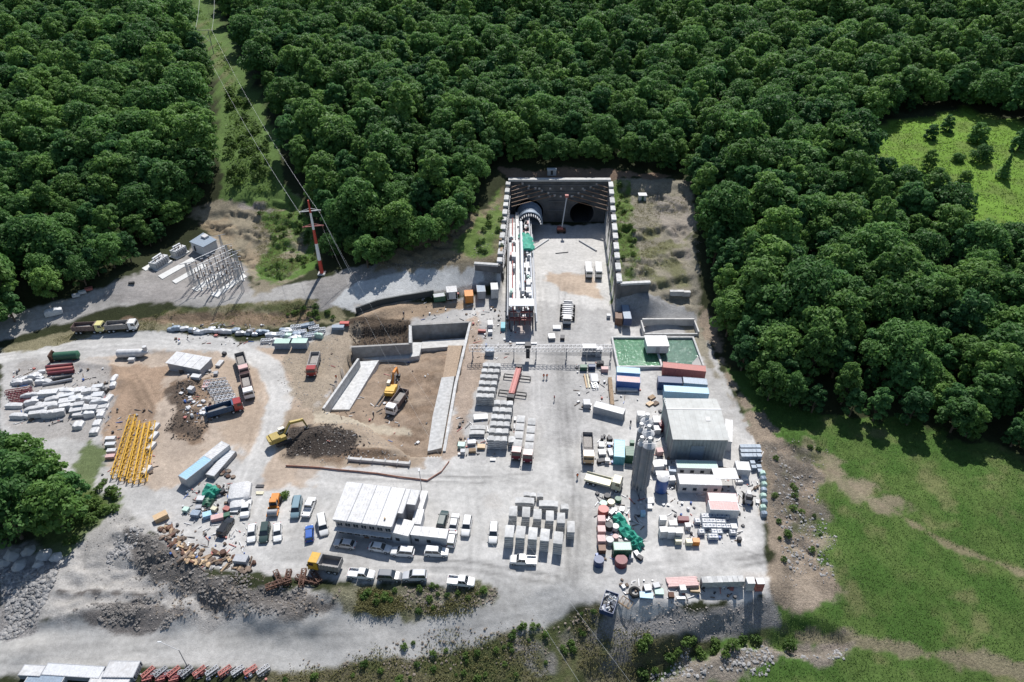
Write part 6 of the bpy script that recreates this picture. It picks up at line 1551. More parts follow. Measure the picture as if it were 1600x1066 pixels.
# near the boring machine end
for i, (u,v,sx,sy,sz,m,n) in enumerate(((766,504,1.4,2.4,1.4,WHT,'white pump unit left of the boring machine end'),(766,517,1.2,1.2,1.0,LGREY,'pale pump unit below the white one'),(786,508,1.2,3.0,1.2,TEAL,'teal tank box beside the boring machine end'),(753,516,2.2,.8,.8,REDC,'red flat bin left of the pump units'),(765,546,2.4,1.8,1.8,BGREY,'blue-grey machine under the left end of the gantry'),(870,511,2.2,1.8,.6,LGREY,'pale tray left of the segment carrier nose'),(862,525,1.8,2.2,1.0,STEEL,'grey machine below the segment carrier'),(879,526,1.2,1.6,.9,DKST,'small black machine right of the grey one below the carrier'),(951,492,1.0,1.0,1.1,LGREY,'pale box at the foot of the right retaining wall'))): crate(u,v,sx,sy,sz,m,n,random.uniform(-.1,.1),name='pump_unit',cat='machine')
pipe(857,374,830,392,.25,LGREY,'pale pipe angled out from the boring machine, upper'); pipe(905,376,932,392,.25,GREYP,'pale pipe lying at the right wall of the cutting'); pipe(868,396,888,394,.14,DKST,'dark bar lying on the cutting floor')
for i,(u,v) in enumerate(((784,365),(785,382))): plank_stack(u,v,u-2,v+12,.8,2,3,WOOD,f'{["upper","lower"][i]} timber pile between the left wall and the boring machine')
# beside the lower stacks
for i, (u,v,sx,sy,sz,m,n) in enumerate(((737,690,1.8,1.2,.8,LGREY,'pale pallet left of the wide low stacks'),(721,694,1.6,1.4,1.0,LGREEN,'pale green pallet near the pit edge'),(752,697,1.8,1.2,.7,TANP,'tan pallet below the wide low stacks'),(723,704,1.0,1.0,1.2,GREYP,'grey pallet box at the foot of the pit wall'),(738,703,1.6,1.0,.8,WOOD,'timber pallet below the pale ones'),(751,651,3.4,1.8,.5,LGREY,'flat pale slab left of the lower segment block'),(770,718,1.2,.7,.3,WHT,'small white slab in front of the lower segment block'),(806,654,.9,1.2,.5,LGREY,'small pale rack above the low stack'),(807,666,1.3,1.6,.5,GREYP,'small grey rack left of the flatbeds'))): crate(u,v,sx,sy,sz,m,n,random.uniform(-.1,.1),name='pallet_load',cat='pallet')

# --- left storage yard
tk2 = Kit(); tk2.add('barrel', MB().cyl((-2.9,0,1.3),(2.9,0,1.3),1.15,n=20), GREEN, smooth=True)
for x in (-2.9,2.9): tk2.add('end_dome', MB().cyl((x,0,1.3),(x*1.16,0,1.3),1.15,.5,n=20), GREEN, smooth=True)
for x in (-1.8,1.8): tk2.add('saddle', MB().box(x-.2,x+.2,-1,1,0,.7), RUST)
tk2.add('end_frame', MB().box(-3.9,-3.6,-1.4,1.4,0,2.6).box(-3.6,-3.2,-1.2,-1,0,2.3).box(-3.6,-3.2,1,1.2,0,2.3), RUST)
loc, rz, _ = axis_px(82,556,124,553,1.6); spawn(tk2,'storage_tank','dark green cylindrical tank with a rusty end frame beside the left road','tank',loc,rz)
ls = Kit(); ls.add('barrel', MB().cyl((-3.8,0,1.2),(2.2,0,1.3),1.15,n=20), WHT, smooth=True); ls.add('cone', MB().cyl((2.2,0,1.3),(4.4,0,1.5),1.15,.35,n=20), WHT, smooth=True); ls.add('end_cap', MB().cyl((-3.8,0,1.2),(-4.2,0,1.2),1.15,.6,n=20), WHT, smooth=True)
for x in (-2.6,1.2): ls.add('cradle', MB().box(x-.2,x+.2,-1,1,0,.5), STEEL)
ls.add('side_box', MB().box(-.3,1.3,-2.6,-1.4,0,1.0), WHT); ls.add('filter_drum', MB().cyl((3.6,.3,2.0),(3.6,.3,3.2),.6,n=12), WHT)
loc, rz, _ = axis_px(180,550,231,548,1.8); spawn(ls,'lying_silo','white silo lying on its side at the edge of the curving road','silo',loc,rz)
for i in range(3): pipe(72+i*1.5,574+i*5,113+i*1.5,570+i*5,.5,[MAROON,REDC,MAROON][i],f'{["upper","middle","lower"][i]} of three dark red pipes below the green tank','dark red pipes')
for i in range(2): pipe(64+i*3,596+i*5,112+i,588+i*5,.4,[DKST,STEEL][i],f'{["black","grey"][i]} pipe below the dark red pipes','dark pipes')
for i in range(5): lattice(8+i*3,612+i*5,48+i*2,606+i*5,.9,.7,MAROON,f'dark red lattice frame, number {i+1} from the top of the pile at the left edge','dark red lattice frames')
rl = random.Random(21)
spots_w = []
for i in range(40):
    for _t in range(40):
        u = rl.uniform(46,158); v = rl.uniform(598,646)
        if v < 614-(u-46)*.12+ (0) or v > 652-(u-46)*.05: continue
        if all(abs(u-a)>8 or abs(v-b)>5.5 for a,b in spots_w): spots_w.append((u,v)); break
for i,(u,v) in enumerate(spots_w):
    sx, sy, sz = rl.uniform(2.2,4.6), rl.uniform(1.0,1.9), rl.uniform(.8,2.0); m = rl.choice([WTARP,WTARP,WTARP,WHT,LGREY])
    half = 'upper' if v < 622 else 'lower'; side = 'left' if u < 85 else ('middle' if u < 120 else 'right')
    if rl.random() < .45: bundle(u,v,sx,sy,sz,m,f'white wrapped bundle, {half} {side} of the big white storage pile',rl.uniform(0,.4),f'white storage pile, {half} {side} bundles',i)
    else: crate(u,v,round(sx,1),round(sy,1),round(sz,1),m,f'flat white slab pack, {half} {side} of the big white storage pile',rl.uniform(.05,.35),None,f'white storage pile, {half} {side} slab packs',name='slab_pack',cat='slab pack')
for i in range(16):
    u = rl.uniform(20,75); v = rl.uniform(570,600)
    if v < 596-(u-20)*.45: v = 597-(u-20)*.4
    bundle(u,v,rl.uniform(1.4,3),rl.uniform(1,1.6),rl.uniform(.7,1.4),rl.choice([WTARP,LGREY,WHT,WTARP]),'white wrapped bundle in the small pile left of the dark red pipes',rl.uniform(-.3,.6),'small white pile left of the red pipes',i+70)
for i,(u,v,sx,sy,sz,m,n) in enumerate(((178,590,1.2,3.2,1.0,WTARP,'tall white sheet at the right tip'),(176,600,1.4,2.2,1.0,WHT,'white pack below the right tip'),(168,622,1.4,3.6,1.1,WTARP,'long white pack beside the grass strip'),(164,634,1.6,2.2,.9,WHT,'white pack above the lowest ones'),(157,646,1.6,2.4,1.0,WTARP,'white pack in the middle of the strip'),(151,660,1.8,2.6,1.0,WTARP,'white pack near the lower end'),(147,672,2.0,2.4,1.0,WHT,'white pack at the lower end'),(122,662,2.2,2.6,1.2,WTARP,'bright white pack near the big tree'),(164,608,1.2,1.6,1.2,DKST,'black pack right of the big white pile'),(30,648,4.5,1.6,1.2,WTARP,'long white pack at the left edge above the tree'),(22,632,4.2,1.6,1.0,WHT,'long white pack at the left edge below the red frames'),(160,622,1.2,2,.9,MAROON,'maroon pack beside the white strip'))):
    bundle(u,v,sx,sy,sz,m,f'{n} of the left storage yard',random.uniform(-.1,.2),'packs around the left storage yard',i+120)
# yellow crane sections
for i,(a,n) in enumerate((((207,648,178,742),'leftmost'),((214,658,190,746),'second from left'),((222,662,203,748),'third from left'),((230,660,212,750),'fourth from left'),((238,658,222,748),'rightmost'))):
    lattice(*a,1.3,1.2,YEL,f'yellow lattice crane section, {n} of five lying side by side','yellow crane sections',10,.085,'crane_section','crane section')
for i,(u,v,sx,sy,sz,m,n) in enumerate(((172,684,2.2,1.0,.8,WHT,'upper white beam'),(172,693,2.2,1.0,.8,LGREY,'middle pale beam'),(174,703,2.0,1.0,.8,WHT,'lower white beam'),(172,712,2.0,1.0,.8,PINK,'lowest pinkish beam'))): crate(u,v,sx,sy,sz,m,f'{n} pack left of the yellow crane sections',.1,name='beam_pack',cat='beam pack')
for i,(u,v,m,n) in enumerate(((242,666,WHT,'upper white'),(240,680,LGREY,'pale grey'),(236,696,WHT,'lower white'),(229,733,WHT,'lowest white'))): crate(u,v,1.1,2.4,.9,m,f'{n} box right of the yellow crane sections',-.2,name='long_box',cat='box')
# steel frames by the dump trucks
for i in range(7):
    lattice(318+i*3.5,597+i*5.2,352+i*3,593+i*5.2,1.5,.8,[STEEL,GALV][i%2],f'grey steel frame, number {i+1} from the top of the pile beside the dump trucks','grey steel frames by the dump trucks',5,.08)
for i,(u,v,sx,sy,sz,m,n) in enumerate(((350,551,1.0,.8,.8,DKST,'small black box above the steel frames'),(343,567,1.3,2.4,.7,WHT,'white box pair right of the white-roofed shed'),(337,582,1.0,1.2,.8,GREYP,'grey box right of the shed'),(306,587,2.4,1.4,1.0,LGREY,'pale box under the corner of the shed'),(298,606,1.4,1.3,1.4,WHT,'white box left of the steel frames'),(283,614,.9,.7,.3,WHT,'white sheet scrap on the brown dirt'),(322,600,1.4,2.8,.5,PINK,'pinkish plate between shed and frames'))): crate(u,v,sx,sy,sz,m,n,random.uniform(-.3,.3))
for i in range(14): bundle(rl.uniform(292,322),rl.uniform(622,648),rl.uniform(.7,1.4),rl.uniform(.5,1),rl.uniform(.4,.8),rl.choice([WTARP,LGREY,GALV,WHT]),'small pale bag in the litter left of the blue-bodied dump truck',rl.uniform(0,3),'pale bags left of the blue-bodied truck',i+200)
# row of grey goods along the upper road
for i in range(22):
    u = 268+i*7.2+rl.uniform(-2,2); v = 510+rl.uniform(-2,5)+(i*.35)
    bundle(u,v,rl.uniform(1.6,3.2),rl.uniform(.9,1.5),rl.uniform(.6,1.3),rl.choice([BGREY,LGREY,GALV,STEEL,BGREY]),'blue-grey pack in the row of goods along the upper road',rl.uniform(-.2,.3),'blue-grey packs along the upper road',i+300)
for i in range(26):
    u = rl.uniform(412,505); v = rl.uniform(512,533)-(u-412)*.08
    if i % 2: lattice(u-8,v,u+8,v-1.5,1.2,.7,rl.choice([BGREY,GALV]),'pale lattice frame in the heap of goods at the bend of the road','lattice frames at the road bend',4,.09)
    else: bundle(u,v,rl.uniform(1.8,3.4),rl.uniform(1.0,1.7),rl.uniform(.7,1.6),rl.choice([BGREY,LGREY,LGREEN,GALV]),'pale blue-grey pack in the heap of goods at the bend of the road',rl.uniform(-.2,.3),'packs at the road bend',i+340)
for i,(a,b) in enumerate(((428,454),(455,481))): crate((a+b)/2,533+i*-.5,4.2,2.2,2.2,BGREY,f'{["left","right"][i]} of two long dark-sided stacks at the front of the road bend heap',0,lid=LGREEN,name='formwork_stack',cat='formwork')
crate(538,504,2.6,1.2,1.0,REDP,'small red machine at the foot of the shotcrete slope'); crate(528,510,3.4,1.4,.9,BGREY,'blue-grey pack below the small red machine')
bundle(82,484,4.5,2.2,1.8,LGREY,'pale grey tanker body at the forest edge beside the upper road',.5,seed=9,name='storage_tank',cat='tank'); crate(205,441,1.6,.7,.6,DKST,'small dark cart on the gravel near the substation',.2,name='cart',cat='cart')
for i,(u,v) in enumerate(((118,460),(128,455),(138,450))): crate(u,v,2.0,1.2,.8,[LGREY,WHT,REDC][i],f'{["pale grey","white","reddish"][i]} box at the forest edge above the upper road',.5)
# junk with green sheet
draped([(322,768),(334,771),(340,776)],0.1,3.2,30,'crumpled green tarpaulin on the junk heap left of the white sheeting',1.5)
draped([(320,785),(333,787)],0.1,2.4,31,'dull green sheet below the crumpled green tarpaulin',1.0,m=GREEN)
bundle(374,766,4.4,5.6,1.7,WTARP,'big white sheeting bulging over goods above the white pickup',.2,seed=40,name='white_sheeting',cat='sheeting')
bundle(371,786,3.0,3.0,1.3,WTARP,'smaller white sheeting below the big one',.2,seed=41,name='white_sheeting',cat='sheeting')
drum(360,775,.7,1.1,BLUE,'blue drum between the green tarpaulin and the white sheeting'); drum(346,766,.7,.9,DKST,'black drum above the green tarpaulin'); drum(340,761,.6,.9,RUST,'rusty drum above the green tarpaulin')
for i,(u,v,sx,sy,sz,m,n) in enumerate(((305,801,1.8,1.3,1.0,BGREY,'blue-grey'),(323,803,1.6,1.3,1.0,LBLUE,'light blue'),(339,807,2.4,1.2,1.0,PINK,'pinkish'),(353,804,1.4,1.0,.9,GREEN,'green'),(290,795,1.2,1.0,.8,LGREEN,'pale green'),(334,794,1.2,.9,.8,CREAM,'cream'),(354,794,1.4,1.0,.7,REDC,'reddish'),(366,798,1.6,.8,.5,LGREY,'pale grey'),(310,792,1.2,1,.7,STEEL,'steel-grey'),(313,778,1.5,1.2,.7,LGREY,'light grey'))): crate(u,v,sx,sy,sz,m,f'{n} box in the junk heap with the green tarpaulin',random.uniform(-.4,.4),name='junk_box',cat='box')
for i in range(9): drum(rl.uniform(345,365),rl.uniform(733,746),.5,.3,[RUST,DKST,OLDW][i%3],'dark ring or drum in the small heap beside the trailers','small dark heap beside the trailers')
for i,(u,v,n) in enumerate(((406,759,'upper'),(406,770,'lower'))): plank_stack(u-6,v,u+6,v,.8,2,2,[DKST,CREAM][i],f'{n} of two beams right of the white sheeting')
def lump(u, v, sx, sy, sz, m, label, rz, group, seed):
    r = random.Random(seed); V_ = [(a*sx*.55*r.uniform(.75,1.25), b*sy*.55*r.uniform(.75,1.25), sz*.5+c*sz*.5*r.uniform(.7,1.2)) for a,b,c in ((0,0,1),(.9,0,.4),(.28,.85,.4),(-.72,.53,.5),(-.72,-.53,.4),(.28,-.85,.5),(.9,.6,-1),(-.6,.8,-1),(-.6,-.8,-1),(.9,-.6,-1))]
    me = bpy.data.meshes.new('rubble_lump'); me.from_pydata(V_,[],[(0,1,2),(0,2,3),(0,3,4),(0,4,5),(0,5,1),(1,6,2),(2,7,3),(3,8,4),(4,8,5),(5,9,1),(2,6,7),(3,7,8),(5,8,9),(1,9,6)]); me.materials.append(m); me.update()
    p = over(u,v,sz*.6); single('rubble_lump', label, 'rubble', me, (p[0],p[1],p[2]), rz, group)
# timber and rubble along the lower left edge of the yard
wood_m = [WOOD,OLDW,OLDW,RUST,BROWNP,OLDW,TANP]
for i in range(96):
    t = rl.random()
    if t < .42: u = 258+t*90+rl.uniform(-12,14); v = 822+t*120+rl.uniform(-10,10)
    else: u = 290+(t-.42)*170+rl.uniform(-10,10); v = 862+(t-.42)*30+rl.uniform(-8,14)
    m = rl.choice(wood_m); zone = 'upper end' if v < 850 else ('middle' if u < 335 else 'right end'); c = {'bare_timber':'tan','weathered_timber':'dull brown','tan_paint':'tan','rusty_steel':'rusty','brown_paint':'dark brown'}[m.name]
    L = rl.uniform(.9,2.6); p = over(u,v,.3)
    if i % 3: single('timber_offcut', f'{c} timber offcut, {zone} of the lower left rubble row', 'timber', MB().cbox(0,0,.25,L,rl.uniform(.2,.7),rl.uniform(.15,.5),0,rl.uniform(-.3,.3),rl.uniform(-.25,.25)).mesh('timber_offcut',m), (p[0],p[1],hz(p[0],p[1])), rl.uniform(0,3.1), f'{c} offcuts, {zone} of the rubble row')
    else: lump(u,v,rl.uniform(.8,1.6),rl.uniform(.6,1.1),rl.uniform(.4,.9),m,f'{c} rubble lump, {zone} of the lower left rubble row',rl.uniform(0,3),f'{c} lumps, {zone} of the rubble row',i+500)
crate(250,805,2.6,1.5,1.4,TANP,'tan box at the top of the rubble row',.7); crate(376,872,2.6,1.6,1.4,GREYP,'grey box with dark side at the right end of the rubble row',-.1); drum(348,862,.6,1.0,RUST,'rusty drum on the rubble row')
# rusty frames at the scrub
for i,(a,n) in enumerate((((415,918,455,905),'long bottom'),((430,892,440,912),'upright left'),((452,890,446,912),'leaning'),((462,900,498,908),'right long'),((475,888,470,915),'right upright'),((488,892,500,908),'small right'))):
    lattice(*a,.8,.7,RUST,f'rusty steel frame, the {n} one of the scrap by the scrub','rusty frames by the scrub',4,.09)
for i in range(10): lattice(222+i*20,1058-i*.6,240+i*20,1042-i*.3,.7,.8,[REDC,STEEL][i%2],f'{["red","grey"][i%2]} trestle frame, number {i+1} from the left at the bottom edge','trestle frames at the bottom edge',4,.08)
for i in range(9): lattice(222+i*7,1062-(i%3)*5,236+i*7,1058-(i%3)*5,.6,.6,[REDC,MAROON,STEEL][i%3],'tangled red frame beside the bottom cabins','tangled red frames at the bottom',3,.07)

# ------------------------------------------------------------------ orange barrier fence, black barrier, lamp post
def fence(pts, h, m, label, name, step=2.2, solid=False):
    P = [spot(u,v,0) for u,v in pts]; k = Kit(); o = P[0]
    for a, b in zip(P[:-1], P[1:]):
        L = math.hypot(b[0]-a[0], b[1]-a[1]); n = max(1,int(L/step))
        for i in range(n):
            f, g = i/n, (i+1)/n; p = [a[j]+(b[j]-a[j])*f-o[j] for j in range(2)]; q = [a[j]+(b[j]-a[j])*g-o[j] for j in range(2)]
            zp = hz(p[0]+o[0],p[1]+o[1])-o[2]; zq = hz(q[0]+o[0],q[1]+o[1])-o[2]
            k.add('post', MB().cyl((p[0],p[1],zp-.3),(p[0],p[1],zp+h+.1),.05,n=6), STEEL)
            d = Vector((q[0]-p[0],q[1]-p[1],0)).normalized(); nn = Vector((-d.y,d.x,0))*(.25 if solid else .03)
            k.add('panel', MB().loft([[(p[0]-nn.x,p[1]-nn.y,zp+.03),(q[0]-nn.x,q[1]-nn.y,zq+.03),(q[0]-nn.x,q[1]-nn.y,zq+h),(p[0]-nn.x,p[1]-nn.y,zp+h)],[(p[0]+nn.x,p[1]+nn.y,zp+.03),(q[0]+nn.x,q[1]+nn.y,zq+.03),(q[0]+nn.x,q[1]+nn.y,zq+h),(p[0]+nn.x,p[1]+nn.y,zp+h)]]), m)
    return spawn(k, name, label, 'fence', o)
NET = mat('orange_netting',(0.50,0.26,0.19),.8,var=.2)
fence([(447,729),(500,732),(560,738),(620,746),(668,752),(690,738),(702,722)],.5,NET,'orange safety netting fence running below the pit','barrier_fence')
fence([(557,490),(590,478),(630,470),(678,462)],2.0,mat('dark_sheet',(0.035,0.045,0.05),.6,var=.2),'curved black sheet barrier at the foot of the shotcrete slope','sheet_barrier',2.5,True)
lp = Kit(); lp.add('pole', MB().cyl((0,0,0),(0,0,5.5),.09,.06,n=8), STEEL); lp.add('arm', MB().cyl((0,0,5.4),(-3.6,1.2,5.9),.05,n=6), STEEL); lp.add('lamp_head', MB().cbox(-3.7,1.25,5.85,.7,.25,.12), LGREY)
p = spot(293,1042); spawn(lp,'lamp_post','grey lamp post with a long arm beside the bottom road','lamp post',p)
lp2 = Kit(); lp2.add('pole', MB().cyl((0,0,0),(0,0,7),.1,.06,n=8), STEEL); lp2.add('lamp_head', MB().cbox(0,-.3,7,.3,.8,.14), LGREY)
p = at(659,768,0); spawn(lp2,'lamp_post','slim grey pole behind the office beside the narrow lean-to','lamp post',(p[0],p[1],0))
for i,(u,v) in enumerate(((1052,460),(1062,460),(1072,461))):
    p = G(u,v); k = Kit(); k.add('block', MB().box(-1.1,1.1,-.5,.5,-.3,1.1), CONCP); k.add('cap', MB().box(-1.15,1.15,-.55,.55,1.1,1.25), CONCP); spawn(k,'retaining_block',f'{["left","middle","right"][i]} of three white concrete blocks on the slope right of the wing wall','concrete block',p,group='blocks on the right slope')
p = G(1003,312); k = Kit(); k.add('wall', MB().box(-1.3,1.3,-1.1,1.1,-.3,1.9), LGREY); k.add('roof', MB().box(-1.45,1.45,-1.25,1.25,1.9,2.05), WHT); k.add('door', MB().box(-.4,.4,-1.16,-1.1,0,1.7), GREEN); spawn(k,'guard_hut','small white-roofed hut on the slope right of the portal','hut',p)
p = G(862,272); k = Kit(); k.add('wall', MB().box(-1.6,1.6,-.8,.8,-.3,1.8), GREYP); k.add('roof', MB().box(-1.75,1.75,-.95,.95,1.8,1.95), LGREY); k.add('door', MB().box(-.4,.4,-.86,-.8,0,1.6), DKST); spawn(k,'guard_hut','small grey hut on top of the portal wall under the trees','hut',p)
# ------------------------------------------------------------------ substation on the left terrace
def gpt(u, v): return G(u, v)
SL = mat('substation_concrete',(0.60,0.60,0.58),.8,var=.1,dirt=.2)
def strip(pix, label, i, name='concrete_strip'):
    P = [gpt(u,v) for u,v in pix]; c = [sum(p[j] for p in P)/len(P) for j in range(3)]
    secs = [[(p[0]-c[0],p[1]-c[1],p[2]-c[2]-.4) for p in P],[(p[0]-c[0],p[1]-c[1],p[2]-c[2]+.22) for p in P]]
    single(name,label,'concrete strip',MB().loft(secs).mesh(name,SL),c,group='concrete strips of the substation')
for i,(pix,n) in enumerate((([(247,432),(300,403),(305,408),(254,437)],'first'),([(269,440),(318,412),(323,417),(275,444)],'second'),([(300,452),(345,425),(352,430),(308,456)],'third'),([(330,462),(380,428),(386,433),(340,465)],'fourth'),([(222,420),(250,404),(254,408),(228,424)],'leftmost short'))):
    strip(pix[::-1], f'pale concrete strip of the substation, {n} from the left', i)
def transformer(u1, v1, u2, v2, label, H=3.2):
    a = gpt(u1,v1); b = gpt(u2,v2); L = math.hypot(b[0]-a[0],b[1]-a[1]); k = Kit()
    k.add('tank', MB().box(-L/2,L/2,-1.1,1.1,.3,H*.75,.04), LGREY); k.add('plinth', MB().box(-L/2-.4,L/2+.4,-1.7,1.7,-.4,.3), SL)
    for s in (-1,1):
        for i in range(6): k.add('radiator_fin', MB().box(-L/2+.3+i*(L-.6)/6,-L/2+.3+i*(L-.6)/6+.18,min(s*1.12,s*1.6),max(s*1.12,s*1.6),.5,H*.7), GREYP)
    k.add('conservator', MB().cyl((-L*.3,.4,H),(L*.3,.4,H),.35,n=12), LGREY, smooth=True)
    for i in range(3): k.add('bushing', MB().cyl((-L*.28+i*L*.28,-.4,H*.75),(-L*.28+i*L*.28,-.5,H+.6),.14,.07,n=8), BROWNP)
    spawn(k,'transformer',label,'transformer',((a[0]+b[0])/2,(a[1]+b[1])/2,(a[2]+b[2])/2),math.atan2(b[1]-a[1],b[0]-a[0]),'transformers of the substation')
transformer(240,421,262,409,'grey transformer nearest the forest edge in the substation')
transformer(272,403,290,393,'grey transformer in the middle of the substation row')
P4 = [gpt(u,v) for u,v in ((300,392),(322,402),(342,387),(320,372))]; c = [sum(p[j] for p in P4)/4 for j in range(3)]; k = Kit()
k.add('wall', MB().prism([((p[0]-c[0])*.94,(p[1]-c[1])*.94) for p in P4],-.8,2.8), LGREY); k.add('roof', MB().prism([(p[0]-c[0],p[1]-c[1]) for p in P4],2.8,3.0), BGREY); k.add('parapet', MB().prism([((p[0]-c[0])*.3,(p[1]-c[1])*.3+2.0) for p in P4],3.0,3.7), WHT); k.add('door', MB().cbox(-2.2,-2.0,1.0,1.0,.15,2.0,.5), DKST)
spawn(k,'switch_house','flat grey-roofed switch house at the upper end of the substation','switch house',c)
ps = Kit(); ps.add('column', MB().box(-.16,.16,-.16,.16,-.4,4.2), GREYP); ps.add('insulator', MB().cyl((0,0,4.2),(0,0,5.6),.18,.1,n=8), BROWNP); ps.add('cap', MB().cbox(0,0,5.65,.9,.16,.12), GALV); ps.add('foot', MB().box(-.4,.4,-.4,.4,-.4,.2), SL)
gt = Kit(); gt.add('leg', MB().truss((0,0,0),(0,.001,7.5),.7,.7,6,.05), GREYP)
rr = random.Random(5); n = 0
for r in range(4):
    for q in range(8):
        u = 303+q*9.2+r*7+rr.uniform(-1.5,1.5); v = 437-q*4.0+r*8.5
        if u > 386 or v > 462: continue
        p = gpt(u, v); spawn(ps,'insulator_post',f'grey post with brown insulator in row {["one","two","three","four"][r]} of the substation, counted from the transformers','insulator post',p,.5,f'substation posts, row {r+1}')
for i,(u,v) in enumerate(((301,447),(308,451),(350,465),(380,456),(374,446),(362,418),(352,402),(376,428))):
    p = gpt(u,v); k = Kit()
    for s in (-.35,.35):
        for t in (-.35,.35): k.add('leg_angle', MB().bar((s,t,-.3),(s*.5,t*.5,8),.1), GREYP)
    for z in range(7): k.add('brace', MB().bar((-.33+.02*z,-.33+.02*z,z*1.1),(.33-.02*z,-.33+.02*z,z*1.1+1.1),.06).bar((-.33+.02*z,.33-.02*z,z*1.1+1.1),(.33-.02*z,.33-.02*z,z*1.1),.06), GREYP)
    k.add('top_arm', MB().bar((-1.6,-.9,7.9),(1.6,.9,7.9),.14), GREYP)
    spawn(k,'lattice_post',f'grey lattice post of the substation, number {i+1} from the left','lattice post',p,0,'lattice posts of the substation')
# busbars over the posts
for i,(a,b) in enumerate((((308,432),(360,408)),((315,440),(370,414)),((322,448),(378,420)))):
    p, q = gpt(*a), gpt(*b); m = [(p[j]+q[j])/2 for j in range(3)]
    single('busbar',f'{["upper","middle","lower"][i]} of three thin busbars above the substation posts','busbar',MB().cyl([p[j]-m[j] for j in range(2)]+[p[2]-m[2]+5.7],[q[j]-m[j] for j in range(2)]+[q[2]-m[2]+5.7],.07,n=6).mesh('busbar',GALV),m,group='busbars')

# ------------------------------------------------------------------ red and white mast, wires, far pylon
mp = G(503,428); mk2 = Kit(); HM = 24.5
RED = mat('mast_red',(0.52,0.06,0.04),.5,var=.1); 
cuts = [0,.2,.43,.62,.84,1.0]; MWHT = mat('mast_white',(0.78,0.78,0.76),.5)
for i in range(5):
    z0, z1 = cuts[i]*HM, cuts[i+1]*HM; r0_, r1_ = .62-.4*cuts[i], .62-.4*cuts[i+1]
    mk2.add('shaft_section', MB().cyl((0,0,z0-.3 if i == 0 else z0),(0,0,z1),r0_,r1_,n=12), RED if i % 2 == 0 else MWHT, smooth=True)
mk2.add('base', MB().box(-1.1,1.1,-1.1,1.1,-.5,.35), CONCP)
for i,z in enumerate((HM*.86,HM*.66)):
    m = WHT if i == 0 else REDC
    mk2.add('crossarm', MB().bar((-3.0,-.5,z),(3.0,.7,z),.22).bar((-3.0,-.5,z),(0,0,z+.9),.1).bar((3.0,.7,z),(0,0,z+.9),.1), m)
    for s in (-2.8,2.8): mk2.add('insulator', MB().cyl((s,.1*s,z-.1),(s,.1*s,z-1.0),.1,n=6), BROWNP)
spawn(mk2,'power_mast','red and white banded power mast with two crossarms above the terrace','mast',mp)
fp = G(327,84); fk = Kit(); 
for s in (-2.2,2.2): fk.add('pole', MB().cyl((s,0,-.5),(s,0,11),.2,.13,n=8), GREYP)
fk.add('crossarm', MB().bar((-4.6,0,10.6),(4.6,0,10.6),.25), CREAM); fk.add('brace', MB().bar((-2.2,0,5),(2.2,0,9.5),.12).bar((2.2,0,5),(-2.2,0,9.5),.12), GREYP)
spawn(fk,'power_pole','far two-legged power pole with pale crossarm up in the cleared corridor','power pole',fp)
WIRE = mat('wire_metal',(0.55,0.56,0.55),.4,.3)
def wire(a, b, sag, r, label):
    m = Vector(a); n = 24; pts = []
    for i in range(n+1):
        t = i/n; p = Vector(a).lerp(Vector(b), t); p.z -= sag*4*t*(1-t); pts.append(p-m)
    k = MB()
    for p, q in zip(pts[:-1], pts[1:]): k.cyl(p, q, r, n=5, caps=False)
    single('power_wire',label,'wire',k.mesh('power_wire',WIRE),a,group='power wires')
zt = mp[2]+HM*.86
for i,s in enumerate((-2.8,2.8)):
    wire((mp[0]+s,mp[1]+.1*s,zt-1),(fp[0]+s*1.4,fp[1],fp[2]+10.7),5,.03,f'{["left","right"][i]} sagging wire from the mast crossarm up to the far pole')
e1 = at(905,1066,26); e2 = at(985,1066,26); e1 = (e1[0],e1[1],26); e2 = (e2[0],e2[1],26)
w1 = G(553,438)
wire((mp[0]+2.8,mp[1]+.28,zt-1),(w1[0],w1[1],w1[2]+.1),.2,.05,'stay wire from the mast down to its ground anchor on the right')
wire((mp[0]+2.8,mp[1]+.28,mp[2]+HM*.66-1),e1,7,.011,'lower long wire from the mast crossing high above the yard'); wire((mp[0]+2.8,mp[1]+.28,zt-1),e2,7,.011,'upper long wire from the mast crossing high above the yard')
fp2 = at(300,-40,60)
for i,s in enumerate((-4,4)): wire((fp[0]+s,fp[1],fp[2]+10.7),(fp[0]-40+s,fp[1]+130,fp[2]+36),6,.05,f'{["left","right"][i]} wire leading away from the far pole over the hill')

